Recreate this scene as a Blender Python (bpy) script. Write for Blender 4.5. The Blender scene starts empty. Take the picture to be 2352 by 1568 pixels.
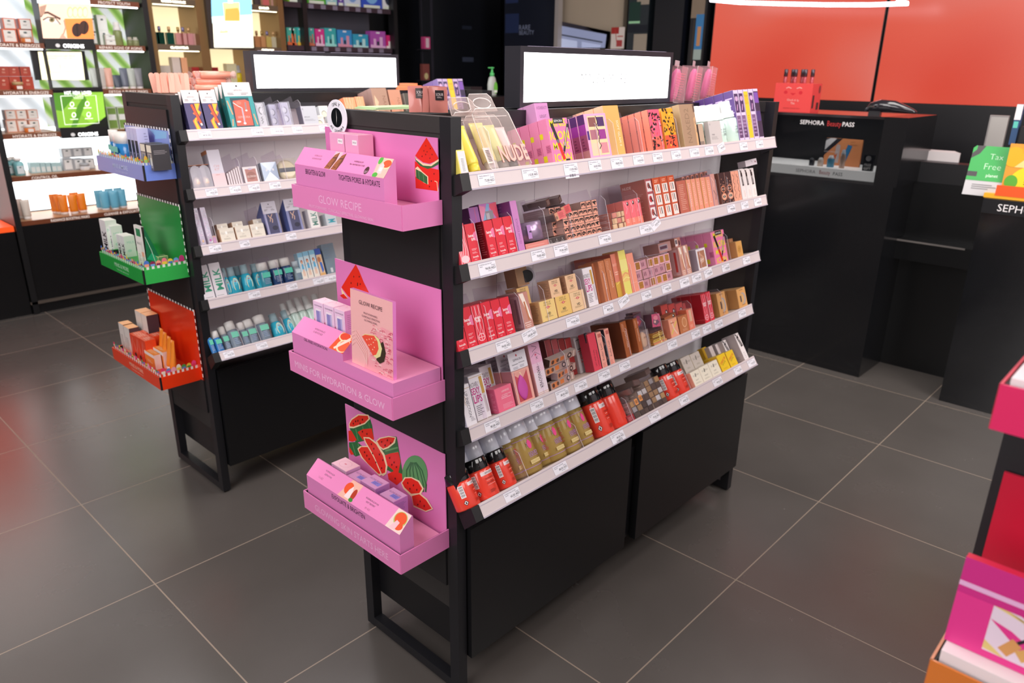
import bpy, math, random
from mathutils import Matrix, Vector, Euler
random.seed(11)
COL = bpy.context.scene.collection
SC = bpy.context.scene

# ---------------------------------------------------------------- camera
CAM = Vector((-.9422, -1.0451, 1.4123)); ANG = (1.2232, -.0115, -.8116); FPX = 1724.33
cd = bpy.data.cameras.new('camera'); cd.sensor_width = 36; cd.lens = FPX/2352*36
cd.clip_start = .02; cd.clip_end = 60
cam = bpy.data.objects.new('camera', cd); COL.objects.link(cam)
cam.location = CAM; cam.rotation_euler = ANG; SC.camera = cam
cd.dof.use_dof = True; cd.dof.focus_distance = 1.55; cd.dof.aperture_fstop = 5.0

# ---------------------------------------------------------------- exposure, world, lights
SC.view_settings.view_transform = 'Standard'; SC.view_settings.look = 'None'
SC.view_settings.exposure = 0.2; SC.view_settings.gamma = 1
SC.view_settings.use_curve_mapping = False
w = bpy.data.worlds.new('world'); SC.world = w; w.use_nodes = True
w.node_tree.nodes['Background'].inputs[0].default_value = (.95, .93, 1, 1)
w.node_tree.nodes['Background'].inputs[1].default_value = .12
def lamp(x, y, z, power, size, col=(1, .95, .9), aim=None, spread=180):
    ld = bpy.data.lights.new('ceiling_or_fill_lamp', 'AREA'); ld.energy = power; ld.size = size
    ld.color = col; ld.spread = math.radians(spread)
    o = bpy.data.objects.new('ceiling_or_fill_lamp', ld); COL.objects.link(o); o.location = (x, y, z)
    if aim:
        o.rotation_euler = (Vector(aim)-Vector((x, y, z))).to_track_quat('-Z', 'Y').to_euler()
    return o
K = 1.0
lamp(-.2, -1.9, 2.6, 24*K, 1.3, (1, .94, .92), (.6, .1, .8))
lamp(1.5, -1.8, 2.6, 24*K, 1.3, (1, .94, .92), (.9, .1, .8))
lamp(.9, -3.0, 1.35, 70*K, 2.0, (1, .94, .92), (.7, .1, .8))  # low fill added to brighten shelf interiors, standing for the opposite wall
lamp(-2.9, -.6, 1.9, 40*K, 1.8, (1, .95, .95), (0, .2, .8))  # side fill added to brighten the tray ends, not a fixture
lamp(-1.6, .6, 2.6, 32*K, 1.3, (1, .95, .95), (-.1, .9, .6))
lamp(.6, .75, 2.7, 20*K, 1.0, (1, .95, .93))
lamp(2.3, -.3, 2.7, 26*K, 1.2, (1, .94, .90))
lamp(.6, 2.6, 2.7, 22*K, 1.3, (1, .97, .97))

# ---------------------------------------------------------------- pixel rays of this camera
RM = Euler(ANG, 'XYZ').to_matrix()
def ray(u, v): return RM @ Vector(((u-1176)/FPX, -(v-784)/FPX, -1))
def on(u, v, ax, val):
    d = ray(u, v); s = (val-CAM[ax])/d[ax]; return CAM+d*s
class Fr:
    def __init__(s, o, yaw=0, tilt=0):
        s.o = Vector(o); s.M = Matrix.Translation(s.o) @ Matrix.Rotation(yaw, 4, 'Z') @ Matrix.Rotation(-tilt, 4, 'X')
        s.R = s.M.to_3x3()
    def x(s, u, d, z=0):
        a = RM.transposed() @ (s.M @ Vector((0, d, z))-CAM); b = RM.transposed() @ (s.R @ Vector((1, 0, 0)))
        k = u-1176; return -(FPX*a[0]+k*a[2])/(FPX*b[0]+k*b[2])
    def z(s, x, d, v):
        a = RM.transposed() @ (s.M @ Vector((x, d, 0))-CAM); b = RM.transposed() @ (s.R @ Vector((0, 0, 1)))
        k = 784-v; return -(FPX*a[1]+k*a[2])/(FPX*b[1]+k*b[2])
    def hit(s, u, v, d):
        n = s.R @ Vector((0, 1, 0)); p0 = s.M @ Vector((0, d, 0)); r = ray(u, v)
        P = CAM+r*(n.dot(p0-CAM)/n.dot(r)); return s.M.inverted() @ P
D = math.radians
LV = [(-.0173, 1.231, D(16.4)), (-.0122, 1.0581, D(16.8)), (-.0117, .8815, D(17.7)), (-.0106, .7061, D(18.5)), (-.0403, .5333, D(33))]
GP = [(0, 0), (.0406, 1.2603), (0, -1.29)]
SHF = [[Fr((g[0], g[1]+l[0], l[1]), 0, l[2]) for l in LV] for g in GP]
A1, A2, A3, A4, A5 = SHF[0]; B1, B2, B3, B4, B5 = SHF[1]
GW, GL, GH, GT = .3636, 1.328, 1.33, .0261

# ---------------------------------------------------------------- materials
MC = {}
def lin(h):
    h = h.lstrip('#'); c = [int(h[i:i+2], 16)/255 for i in (0, 2, 4)]
    return tuple(x/12.92 if x <= .04045 else ((x+.055)/1.055)**2.4 for x in c)+(1,)
def mt(h, r=.45, m=0, e=0, a=1, coat=0):
    """plain paint / card / metal / lit / clear plastic, by colour"""
    k = (h, r, m, e, a, coat)
    if k in MC: return MC[k]
    M = bpy.data.materials.new('finish_'+h.lstrip('#')); M.use_nodes = True; nt = M.node_tree
    b = nt.nodes['Principled BSDF']; c = lin(h)
    b.inputs['Base Color'].default_value = c; b.inputs['Roughness'].default_value = r; b.inputs['Metallic'].default_value = m
    if coat: b.inputs['Coat Weight'].default_value = coat; b.inputs['Coat Roughness'].default_value = .08
    if e:
        b.inputs['Emission Color'].default_value = c; b.inputs['Emission Strength'].default_value = e
    if a < 1:
        t = nt.nodes.new('ShaderNodeBsdfTransparent'); mx = nt.nodes.new('ShaderNodeMixShader')
        t.inputs[0].default_value = tuple(.5+.5*q for q in c[:3])+(1,)
        mx.inputs[0].default_value = a; nt.links.new(t.outputs[0], mx.inputs[1]); nt.links.new(b.outputs[0], mx.inputs[2])
        nt.links.new(mx.outputs[0], nt.nodes['Material Output'].inputs[0])
    MC[k] = M; return M
def G(h, **k): return mt(h, **k)
ACR = lambda: mt('#f4eef6', .1, 0, 0, .05)
ACE = lambda: mt('#f6f2fa', .2, 0, 0, .5)
SILV = lambda: mt('#c9c5c6', .22, .9)
BLK = lambda: mt('#121214', .5)

# ---------------------------------------------------------------- lettering
TC = {}
def glyphs(s, thin=0):
    k = (s, thin)
    if k in TC: return TC[k]
    cu = bpy.data.curves.new('letters', 'FONT'); cu.body = s; cu.size = 1/.73; cu.resolution_u = 2; cu.offset = thin
    ob = bpy.data.objects.new('letters', cu); me = ob.to_mesh()
    vs = [(v.co.x, v.co.y) for v in me.vertices]; fs = [tuple(p.vertices) for p in me.polygons]
    ob.to_mesh_clear(); bpy.data.objects.remove(ob); bpy.data.curves.remove(cu)
    if vs:
        x0 = min(v[0] for v in vs); x1 = max(v[0] for v in vs); vs = [(v[0]-x0, v[1]) for v in vs]
    else: x0 = x1 = 0
    TC[k] = (vs, fs, x1-x0); return TC[k]

# ---------------------------------------------------------------- mesh builder
class MB:
    def __init__(s): s.v = []; s.f = []; s.m = []; s.mats = []; s.sm = []; s.M = None
    def mi(s, m):
        if m is None: m = mt('#ffffff')
        if isinstance(m, str): m = mt(m)
        if m not in s.mats: s.mats.append(m)
        return s.mats.index(m)
    def add(s, pts, faces, m, smooth=False):
        b = len(s.v); i = s.mi(m)
        for p in pts:
            p = Vector(p)
            s.v.append(s.M @ p if s.M else p)
        for f in faces: s.f.append([b+q for q in f]); s.m.append(i); s.sm.append(smooth)
        return s
    def box(s, x0, x1, y0, y1, z0, z1, m, front=None, top=None, side=None, bot=None):
        p = [(x0, y0, z0), (x1, y0, z0), (x1, y1, z0), (x0, y1, z0), (x0, y0, z1), (x1, y0, z1), (x1, y1, z1), (x0, y1, z1)]
        s.add(p, [(3, 2, 6, 7)], m); n = len(s.v)-8; i0 = len(s.f)
        for f, mm in (((0, 1, 5, 4), front), ((4, 5, 6, 7), top), ((0, 4, 7, 3), side), ((1, 2, 6, 5), side), ((0, 3, 2, 1), bot)):
            s.f.append([n+q for q in f]); s.m.append(s.mi(mm or m)); s.sm.append(False)
        return s
    def quad(s, a, b, c, d, m): return s.add([a, b, c, d], [(0, 1, 2, 3)], m)
    def prism(s, poly, y0, y1, m, front=None, axis='y'):
        """poly in x,z extruded along y (or in y,z along x, or x,y along z)"""
        def q(a, b, t): return {'y': (a, t, b), 'x': (t, a, b), 'z': (a, b, t)}[axis]
        n = len(poly); pts = [q(a, b, y0) for a, b in poly]+[q(a, b, y1) for a, b in poly]
        s.add(pts, [tuple(range(n))], front or m); b = len(s.v)-2*n; i = s.mi(m)
        for f in [tuple(range(2*n-1, n-1, -1))]+[(k, (k+1) % n, (k+1) % n+n, k+n) for k in range(n)]:
            s.f.append([b+k for k in f]); s.m.append(i); s.sm.append(False)
        return s
    def lathe(s, prof, m, c=(0, 0), seg=20, sq=1, smooth=True, z0=0):
        """prof: (r, z) or (rx, ry, z)"""
        pts = []; fs = []
        for q in prof:
            rx, ry, z = q if len(q) == 3 else (q[0], q[0]*sq, q[1])
            for k in range(seg):
                a = 2*math.pi*k/seg; pts.append((c[0]+rx*math.cos(a), c[1]+ry*math.sin(a), z0+z))
        for r in range(len(prof)-1):
            for k in range(seg):
                k2 = (k+1) % seg; fs.append((r*seg+k, r*seg+k2, (r+1)*seg+k2, (r+1)*seg+k))
        s.add(pts, fs, m, smooth); b = len(s.v)-len(pts)
        n = len(prof)-1
        for f in (list(range(seg))[::-1], [n*seg+k for k in range(seg)]):
            s.f.append([b+k for k in f]); s.m.append(s.mi(m)); s.sm.append(False)
        return s
    def tube(s, pts, r, m, seg=8):
        pts = [Vector(p) for p in pts]; P = []; F = []
        for i, p in enumerate(pts):
            t = (pts[min(i+1, len(pts)-1)]-pts[max(i-1, 0)]).normalized()
            a = t.cross(Vector((0, 0, 1)) if abs(t.z) < .9 else Vector((1, 0, 0))).normalized(); b = t.cross(a)
            for k in range(seg):
                q = 2*math.pi*k/seg; P.append(p+a*r*math.cos(q)+b*r*math.sin(q))
        for i in range(len(pts)-1):
            for k in range(seg): F.append((i*seg+k, i*seg+(k+1) % seg, (i+1)*seg+(k+1) % seg, (i+1)*seg+k))
        F += [tuple(range(seg))[::-1], tuple((len(pts)-1)*seg+k for k in range(seg))]
        return s.add(P, F, m, True)
    def deco(s, P, U, V, items, lift=.0002):
        """printed matter on a face: P corner, U and V its edges"""
        P, U, V = Vector(P), Vector(U), Vector(V); N = U.cross(V).normalized(); W, H = U.length, V.length
        k = 0
        def pt(a, b): return P+U*a+V*b+N*lf()
        lf = lambda: lift*.5+.000012*k
        for it in items:
            k += 1; c = it[0]
            if c == 'r':
                _, a, b, a2, b2, m = it; s.add([pt(a, b), pt(a2, b), pt(a2, b2), pt(a, b2)], [(0, 1, 2, 3)], m)
            elif c == 'p': s.add([pt(a, b) for a, b in it[1]], [tuple(range(len(it[1])))], it[2])
            elif c == 'e':
                _, a, b, ra, rb, m = it[:6]; n = 24
                s.add([pt(min(1, max(0, a+ra*math.cos(6.2832*q/n))), min(1, max(0, b+rb*math.sin(6.2832*q/n)))) for q in range(n)], [tuple(range(n))], m)
            elif c == 'l':
                _, a, b, a2, b2, n, m = it
                for q in range(n):
                    t = b+(b2-b)*(q+.3)/n; h = (b2-b)/n*.42; e = a+(a2-a)*random.uniform(.6, 1)
                    s.add([pt(a, t), pt(e, t), pt(e, t+h), pt(a, t+h)], [(0, 1, 2, 3)], m)
            elif c == 's':
                _, pts, wd, m = it          # stroke: polyline with width (fraction of face width)
                L = [Vector((a*W, b*H)) for a, b in pts]; A = []; B = []
                for i, p in enumerate(L):
                    t = (L[min(i+1, len(L)-1)]-L[max(0, i-1)]); t = t.normalized() if t.length else Vector((1, 0)); nn = Vector((-t.y, t.x))*wd*W/2
                    A.append(p+nn); B.append(p-nn)
                q = [P+U*(p.x/W)+V*(p.y/H)+N*lf() for p in A+B]; n = len(L)
                s.add(q, [(i, n+i, n+i+1, i+1) for i in range(n-1)], m)
            elif c == 't':
                _, t, a, b, h, m = it[:6]; op = it[6] if len(it) > 6 else {}
                vs, fs, tw = glyphs(t, op.get('thin', 0)); rot = op.get('rot', 0); sx = op.get('sx', 1)
                if not vs: continue
                if rot in (90, -90):
                    hh = h*W; ww = tw*hh*sx; mx = op.get('max', 1)*H; q = sx*(min(1, mx/ww))
                    sg = 1 if rot == 90 else -1
                    f = lambda x, y: P+U*(a-sg*(y-.5)*hh/W)+V*(b+sg*(x-tw/2)*hh*q/H)+N*lf()
                else:
                    hh = h*H; ww = tw*hh*sx; mx = op.get('max', 1)*W; q = sx*(min(1, mx/ww))
                    an = math.radians(op.get('ang', 0)); ca, sa = math.cos(an), math.sin(an)
                    def f(x, y):
                        X = (x-tw/2)*hh*q; Y = (y-.5)*hh; X, Y = X*ca-Y*sa, X*sa+Y*ca
                        return P+U*(a+X/W)+V*(b+Y/H)+N*lf()
                s.add([f(x, y) for x, y in vs], fs, m)
        return s
    def fdeco(s, w, h, items, x=0, y=0, z=0): return s.deco((x, y, z), (w, 0, 0), (0, 0, h), items)
    def mesh(s, name):
        me = bpy.data.meshes.new(name); me.from_pydata([tuple(p) for p in s.v], [], s.f)
        for m in s.mats: me.materials.append(m)
        me.polygons.foreach_set('material_index', s.m); me.polygons.foreach_set('use_smooth', s.sm); me.update(); return me
    def build(s, name, parent=None, M=None):
        o = bpy.data.objects.new(name, s.mesh(name)); COL.objects.link(o)
        if parent: o.parent = parent
        if M is not None: o.matrix_local = M
        return o

def tag(o, label, cat, group=None):
    o['label'] = label; o['category'] = cat
    if group: o['group'] = group
    return o
def struct(o): o['kind'] = 'structure'; return o
def empty(name, M, label, cat, group=None):
    o = bpy.data.objects.new(name, None); COL.objects.link(o); o.empty_display_size = .02
    o.matrix_world = M; return tag(o, label, cat, group)
def dup(o, M, label, group=None):
    c = o.copy(); COL.objects.link(c); c.matrix_world = M; c['label'] = label
    if group: c['group'] = group
    for ch in o.children:
        d = ch.copy(); COL.objects.link(d); d.parent = c
        for g in ch.children:
            e = g.copy(); COL.objects.link(e); e.parent = d
    return c
ORD = ['front', 'second', 'third', 'fourth', 'fifth', 'sixth', 'seventh', 'eighth', 'ninth', 'tenth', 'eleventh', 'twelfth', 'thirteenth']
def TT(x, y, z): return Matrix.Translation((x, y, z))
def RZ(a): return Matrix.Rotation(a, 4, 'Z')
def RX(a): return Matrix.Rotation(a, 4, 'X')
def RY(a): return Matrix.Rotation(a, 4, 'Y')

def carton(fr, u0, u1, vt, dep, front, side, top, deco, name, label, cat='box', group=None, n=1, d=.005, z0=0, gap=.0008,
           rowlab=None, sdeco=None, tdeco=None, yaw=0, h=None, w=None, flap=True, drop=0, ty=0):
    """a folded card box standing on frame fr: left/right front-bottom corners at columns u0,u1, front top at row vt"""
    x0 = fr.x(u0, d, z0); w = w or fr.x(u1, d, z0)-x0
    h = h or fr.z(x0, d, vt)-z0
    mb = MB(); e = .0006
    F, S, T_ = [mt(q, .38) if isinstance(q, str) else q for q in (front, side, top)]
    b = min(w, dep, h)*.03
    # body with softened vertical corners
    poly = [(b, 0), (w-b, 0), (w, b), (w, dep-b), (w-b, dep), (b, dep), (0, dep-b), (0, b)]
    pts = [(x, y, 0) for x, y in poly]+[(x, y, h) for x, y in poly]
    for k in range(8):
        m = F if k in (0,) else S
        mb.add([pts[k], pts[(k+1) % 8], pts[(k+1) % 8+8], pts[k+8]], [(0, 1, 2, 3)], m)
    mb.add(pts[:8][::-1], [tuple(range(8))], S)
    mb.add([(b, 0, h), (w-b, 0, h), (w, b, h), (w, dep-b, h), (w-b, dep, h), (b, dep, h), (0, dep-b, h), (0, b, h)], [tuple(range(8))], T_)
    if flap and h > .02:   # closed lid flap with its tuck slit
        k = mt('#3a3030', .8)
        mb.quad((b, .0012, h+.0002), (w-b, .0012, h+.0002), (w-b, .0017, h+.0002), (b, .0017, h+.0002), k)
        mb.box(b*1.5, w-b*1.5, .002, dep-.0015, h, h+.0005, T_)
    if deco: mb.fdeco(w, h, deco)
    if sdeco: mb.deco((0, dep, 0), (0, -dep, 0), (0, 0, h), sdeco)
    if tdeco: mb.deco((0, 0, h+.0006), (w, 0, 0), (0, dep, 0), tdeco)
    M = fr.M @ TT(x0, d, z0) @ RZ(yaw)
    o = mb.build(name); o.matrix_world = M
    if n > 1: group = group or (rowlab or label)
    tag(o, label, cat, group)
    for i in range(1, n):
        dup(o, fr.M @ TT(x0, d+i*(dep+gap), z0) @ RZ(yaw+random.uniform(-.01, .01)),
            (rowlab or label)+', '+ORD[i]+' from its front', group)
    return o, x0, w, h
def trace(mb, fr, d, zm, items, lift=.0002, parentM=None):
    """printed artwork: outlines given as photo positions laid on the plane y=d of frame fr"""
    ox, oy, s = zm; k = 0
    P = lambda p: fr.hit(ox+p[0]/s, oy+p[1]/s, d)
    for it in items:
        k += 1; c = it[0]; up = Vector((0, -lift*.6-.00003*k, 0))
        if c == 'p': pts = [P(p)+up for p in it[1]]; F = [tuple(range(len(pts)))[::-1]]
        elif c == 'e':
            _, a, b, ra, rb, m = it; pts = [P((a+ra*math.cos(q*.2618), b+rb*math.sin(q*.2618)))+up for q in range(24)]; F = [tuple(range(24))[::-1]]
        elif c == 's':
            _, L, wd, m = it; Q = [P(p) for p in L]; A = []; B = []
            for i, p in enumerate(Q):
                t = (Q[min(i+1, len(Q)-1)]-Q[max(0, i-1)]).normalized(); nn = Vector((-t.z, 0, t.x))*wd/2
                A.append(p+nn+up); B.append(p-nn+up)
            pts = A+B; n = len(Q); F = [(i, i+1, n+i+1, n+i) for i in range(n-1)]
        elif c == 't':
            _, t, a, b, hm, m = it[:6]; op = it[6] if len(it) > 6 else {}
            vs, fs, tw = glyphs(t, op.get('thin', 0)); A = P(a); B = P(b); dr = B-A; L = dr.length; dr.normalize(); nn = Vector((-dr.z, 0, dr.x))
            pts = [A+dr*(x/tw*L)+nn*(y*hm)+up for x, y in vs]; F = fs
        m = it[-1] if c != 't' else it[5]
        if parentM is not None: pts = [parentM @ p for p in pts]
        mb.add(pts, F, m)
    return mb

# ================================================================ setting
def floor():
    M = bpy.data.materials.new('dark_stone_tile'); M.use_nodes = True; nt = M.node_tree; N = nt.nodes; L = nt.links
    b = N['Principled BSDF']; geo = N.new('ShaderNodeNewGeometry'); sep = N.new('ShaderNodeSeparateXYZ'); L.new(geo.outputs['Position'], sep.inputs[0])
    def mth(op, a, b_=None, c=None):
        n = N.new('ShaderNodeMath'); n.operation = op
        for i, q in enumerate((a, b_, c)):
            if q is None: continue
            if isinstance(q, (int, float)): n.inputs[i].default_value = q
            else: L.new(q, n.inputs[i])
        return n.outputs[0]
    ds = []; ids = []
    for ax, off in ((0, -.3336), (1, .9352)):
        t = mth('DIVIDE', mth('SUBTRACT', sep.outputs[ax], off), .6); ids.append(mth('FLOOR', t))
        f = mth('FRACT', t); ds.append(mth('MINIMUM', f, mth('SUBTRACT', 1.0, f)))
    dm = mth('MINIMUM', ds[0], ds[1]); g = mth('LESS_THAN', dm, .0031)
    nz = N.new('ShaderNodeTexNoise'); nz.inputs['Scale'].default_value = 3.2; nz.inputs['Detail'].default_value = 8; L.new(geo.outputs['Position'], nz.inputs['Vector'])
    nz2 = N.new('ShaderNodeTexNoise'); nz2.inputs['Scale'].default_value = 240; L.new(geo.outputs['Position'], nz2.inputs['Vector'])
    wn = N.new('ShaderNodeTexWhiteNoise'); cb = N.new('ShaderNodeCombineXYZ'); L.new(ids[0], cb.inputs[0]); L.new(ids[1], cb.inputs[1]); L.new(cb.outputs[0], wn.inputs['Vector'])
    val = mth('ADD', mth('ADD', mth('MULTIPLY', nz.outputs[0], .5), mth('MULTIPLY', wn.outputs[0], .22)), mth('MULTIPLY', nz2.outputs[0], .12))
    cr = N.new('ShaderNodeValToRGB'); cr.color_ramp.elements[0].color = (.075, .066, .060, 1); cr.color_ramp.elements[1].color = (.135, .120, .110, 1)
    L.new(val, cr.inputs[0])
    mx = N.new('ShaderNodeMix'); mx.data_type = 'RGBA'; L.new(g, mx.inputs[0]); L.new(cr.outputs[0], mx.inputs[6]); mx.inputs[7].default_value = (.30, .235, .18, 1)
    L.new(mx.outputs[2], b.inputs['Base Color'])
    L.new(mth('ADD', mth('MULTIPLY', nz.outputs[0], .12), mth('ADD', .20, mth('MULTIPLY', g, .4))), b.inputs['Roughness'])
    b.inputs['Specular IOR Level'].default_value = .72
    bp = N.new('ShaderNodeBump'); bp.inputs['Strength'].default_value = .25; bp.inputs['Distance'].default_value = .002
    L.new(mth('ADD', mth('MULTIPLY', g, -1), mth('MULTIPLY', nz2.outputs[0], .05)), bp.inputs['Height']); L.new(bp.outputs[0], b.inputs['Normal'])
    mb = MB(); mb.box(-4, 4.9, -3.2, 4.7, -.05, 0, M); o = struct(mb.build('floor'))
floor()
mb = MB(); mb.box(-4, 4.9, -3.2, 4.7, 2.9, 2.98, mt('#8c8a8c', .9)); struct(mb.build('ceiling'))
mb = MB(); mb.box(-4, 4.9, 4.6, 4.72, 0, 2.9, mt('#17181c', .5)); struct(mb.build('wall_back'))
mb = MB(); mb.box(4.78, 4.9, -3.2, 4.6, 0, 2.9, mt('#191a20', .5)); struct(mb.build('wall_right'))
mb = MB(); mb.box(-4.1, -4, -3.2, 4.6, 0, 2.9, mt('#bab6b2', .8)); struct(mb.build('wall_left'))
mb = MB(); mb.box(-4, 4.9, -3.3, -3.2, 0, 2.9, mt('#bab6b2', .8)); struct(mb.build('wall_front'))

# ================================================================ shelf gondolas
PTAG = mt('#f4f2fa', .5); INK = mt('#2a2a33', .6); INK2 = mt('#7c7c8a', .6)
def price_tag(par, fr, u0, u1, name, price, tall=1.0, ang=0, bar=False):
    x0 = fr.x(u0, -.001, -.012); x1 = fr.x(u1, -.001, -.012); w = x1-x0; h = .021*tall
    mb = MB(); mb.box(0, w, -.0008, 0, 0, h, PTAG)
    it = [('t', name, .42, 1-.17/tall, .13/tall, INK2, {'max': .72}), ('t', price, .66, 1-.58/tall, .25/tall, INK, {'max': .6}),
          ('l', .06, 1-.40/tall, .34, 1-.30/tall, 1, INK2), ('l', .5, 1-.86/tall, .85, 1-.78/tall, 1, INK2), ('l', .72, 1-.40/tall, .96, 1-.30/tall, 1, INK2)]
    if bar: it += [('r', .3+q*.045, .08, .3+q*.045+random.choice((.012, .026)), .28, INK) for q in range(10)]
    mb.fdeco(w, h, it, y=-.0009)
    mb.build('price_tag', par, TT(x0, -.0006, -.026-(h-.021)) @ RY(math.radians(-ang)))
TAGS = {
 (0, 0): [(1098, 1135, 'TRAVEL BRUSH SET 21', '75.00 AED'), (1199, 1235, 'NUDEISKIN SET X 2TSGY', '110.00 AED'), (1295, 1326, 'MINI MAKE UP HEROES', '110.00 AED', 1.45, 0, 1), (1352, 1380, 'LEGIT BOMBSHELL SET', '160.00 AED'),
          (1403, 1430, 'BETTER TO GO PALET', '108.00 AED', 1.1), (1454, 1478, 'ABH SOFT GLAM PALET', '126.00 AED'), (1499, 1521, 'OMBRE NUDES KIT', '160.00 AED'), (1542, 1563, 'RIO MINI EYE PAL', '152.00 AED'),
          (1584, 1605, 'RIO MINI EYE PAL', '152.00 AED'), (1619, 1638, 'NAKED MINI PAL', '132.00 AED'), (1650, 1666, 'SETTING MIST', '70.00 AED', 1, 14), (1699, 1716, 'TARTE MINI', '94.00 AED'), (1736, 1752, 'TARTE MINI', '74.00 AED')],
 (0, 1): [(1099, 1138, 'LOVETINT 6ML FW TNT', '94.00 AED', 1.3), (1220, 1252, 'LORD OF LASHES GEN', '70.00 AED'), (1272, 1304, 'GOOF PROOF SHADE 3', '79.00 AED', 1.1), (1375, 1403, 'GIMME BROW SHADE 3', '79.00 AED'),
          (1469, 1497, 'LIP PENCIL TO MAKE', '36.00 AED'), (1499, 1520, 'LIP LINER MINI', '35.00 AED', 1, 22), (1670, 1688, 'MINI MASCARA SET', '79.00 AED'), (1702, 1718, 'BAD GAL LASH', '75.00 AED'), (1732, 1748, 'BROW FREEZE', '66.00 AED')],
 (0, 2): [(1139, 1172, 'BENETINT 6ML FW TNT', '94.00 AED'), (1201, 1234, 'WET LIP CHEEK OIL', '100.00 AED', 1, 9), (1300, 1330, 'ULTRA HD SETTING PD', '93.00 AED'), (1385, 1408, 'LIP MAXIMIZER', '80.00 AED'), (1423, 1447, 'BLUSH GLOW SET', '134.00 AED', 1, 16),
          (1473, 1495, 'BODY GLOW MINI', '95.00 AED'), (1520, 1541, 'HOOLA BRONZER', '99.00 AED'), (1561, 1582, 'LIP OIL MINI', '84.00 AED', 1.25), (1589, 1610, 'MINI PALETTE', '95.00 AED'), (1618, 1636, 'MINI ICONS', '97.00 AED', 1, 6), (1658, 1675, 'MINI ICONS', '110.00 AED'), (1706, 1722, 'PRIMER', '79.00 AED')],
 (0, 3): [(1113, 1147, 'LIP INJECTION EXTREM', '80.00 AED'), (1218, 1247, 'MULTI TEXTURE SPON', '35.00 AED'), (1276, 1305, 'HANGOVER FACE PRIM', '88.00 AED', 1.1), (1319, 1347, 'PRECISELY MY BROW', '79.00 AED'), (1374, 1400, 'THEYRE REAL MAGNET', '79.00 AED', 1.2),
          (1422, 1446, 'ROLLER LASH MINI', '75.00 AED'), (1533, 1554, 'HELLO HAPPY', '95.00 AED'), (1588, 1607, 'WILD BLUSH', '96.00 AED'), (1614, 1633, 'COOKIE', '96.00 AED'), (1641, 1659, 'GOGOTINT', '94.00 AED'), (1696, 1712, 'FLASH LUMI', '85.00 AED')],
 (0, 4): [(1158, 1192, 'EXPRESS NAIL POLISH', '60.00 AED'), (1271, 1301, 'BLENDER CLEANSER', '88.00 AED'), (1403, 1432, 'EXPRESS NAIL POLISH', '48.00 AED', 1.2, 0, 1), (1490, 1513, 'PRECISELY MY BROW', '79.00 AED', 1.15), (1560, 1580, 'NAIL POLISH REM', '60.00 AED'),
          (1637, 1657, 'GLOWISH BRONZ', '89.00 AED'), (1686, 1702, 'POREFILTER', '95.00 AED'), (1717, 1733, 'BROW FREEZE', '115.00 AED')],
 (1, 0): [(455, 485, 'TWEEZERS', '89.00 AED'), (577, 604, 'MANICURE SET', '70.00 AED'), (621, 650, 'LASHES', '109.00 AED'), (671, 694, 'LASHES', '102.00 AED'), (733, 752, 'PRIMER', '170.00 AED')],
 (1, 1): [(472, 499, 'ORNAMENT SET', '140.00 AED'), (527, 553, 'LIP SET', '95.00 AED'), (570, 596, 'GLOWISH', '99.00 AED'), (618, 644, 'HIGHLIGHTER', '90.00 AED')],
 (1, 2): [(480, 508, 'LIP SET', '99.00 AED'), (550, 573, 'GLOWISH CREAM', '130.00 AED'), (656, 680, 'CURLER', '99.00 AED')],
 (1, 3): [(570, 597, 'BUBBLE GEL', '30.00 AED'), (657, 682, 'MICELLAR', '36.00 AED'), (719, 743, 'PORE MINI', '79.00 AED'), (744, 772, 'SET', '79.00 AED')],
 (1, 4): [(513, 537, 'MICELLAR', '30.00 AED'), (588, 613, 'MICELLAR MIN', '45.00 AED')]}
DIV = {(0, 0): [1138, 1380, 1420, 1478, 1524, 1562], (0, 1): [1106, 1190, 1262, 1318, 1402, 1474, 1512, 1590, 1652, 1678], (0, 2): [1130, 1206, 1262, 1345, 1398, 1459, 1502, 1580, 1613, 1679],
       (0, 3): [1120, 1195, 1252, 1310, 1402, 1450, 1492, 1527, 1597, 1634, 1665], (0, 4): [1214, 1341, 1456, 1588], (1, 0): [598, 654, 700], (1, 1): [560, 600, 660], (1, 2): [500, 620], (1, 3): [525, 647], (1, 4): [560, 600, 660]}
WARM_TOP = mt('#e9dccf', .42); LIPM = mt('#dccfd0', .38); LIPE = mt('#b9b0bf', .3)  # cream board tops: warm lamp light put into the colour
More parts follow.
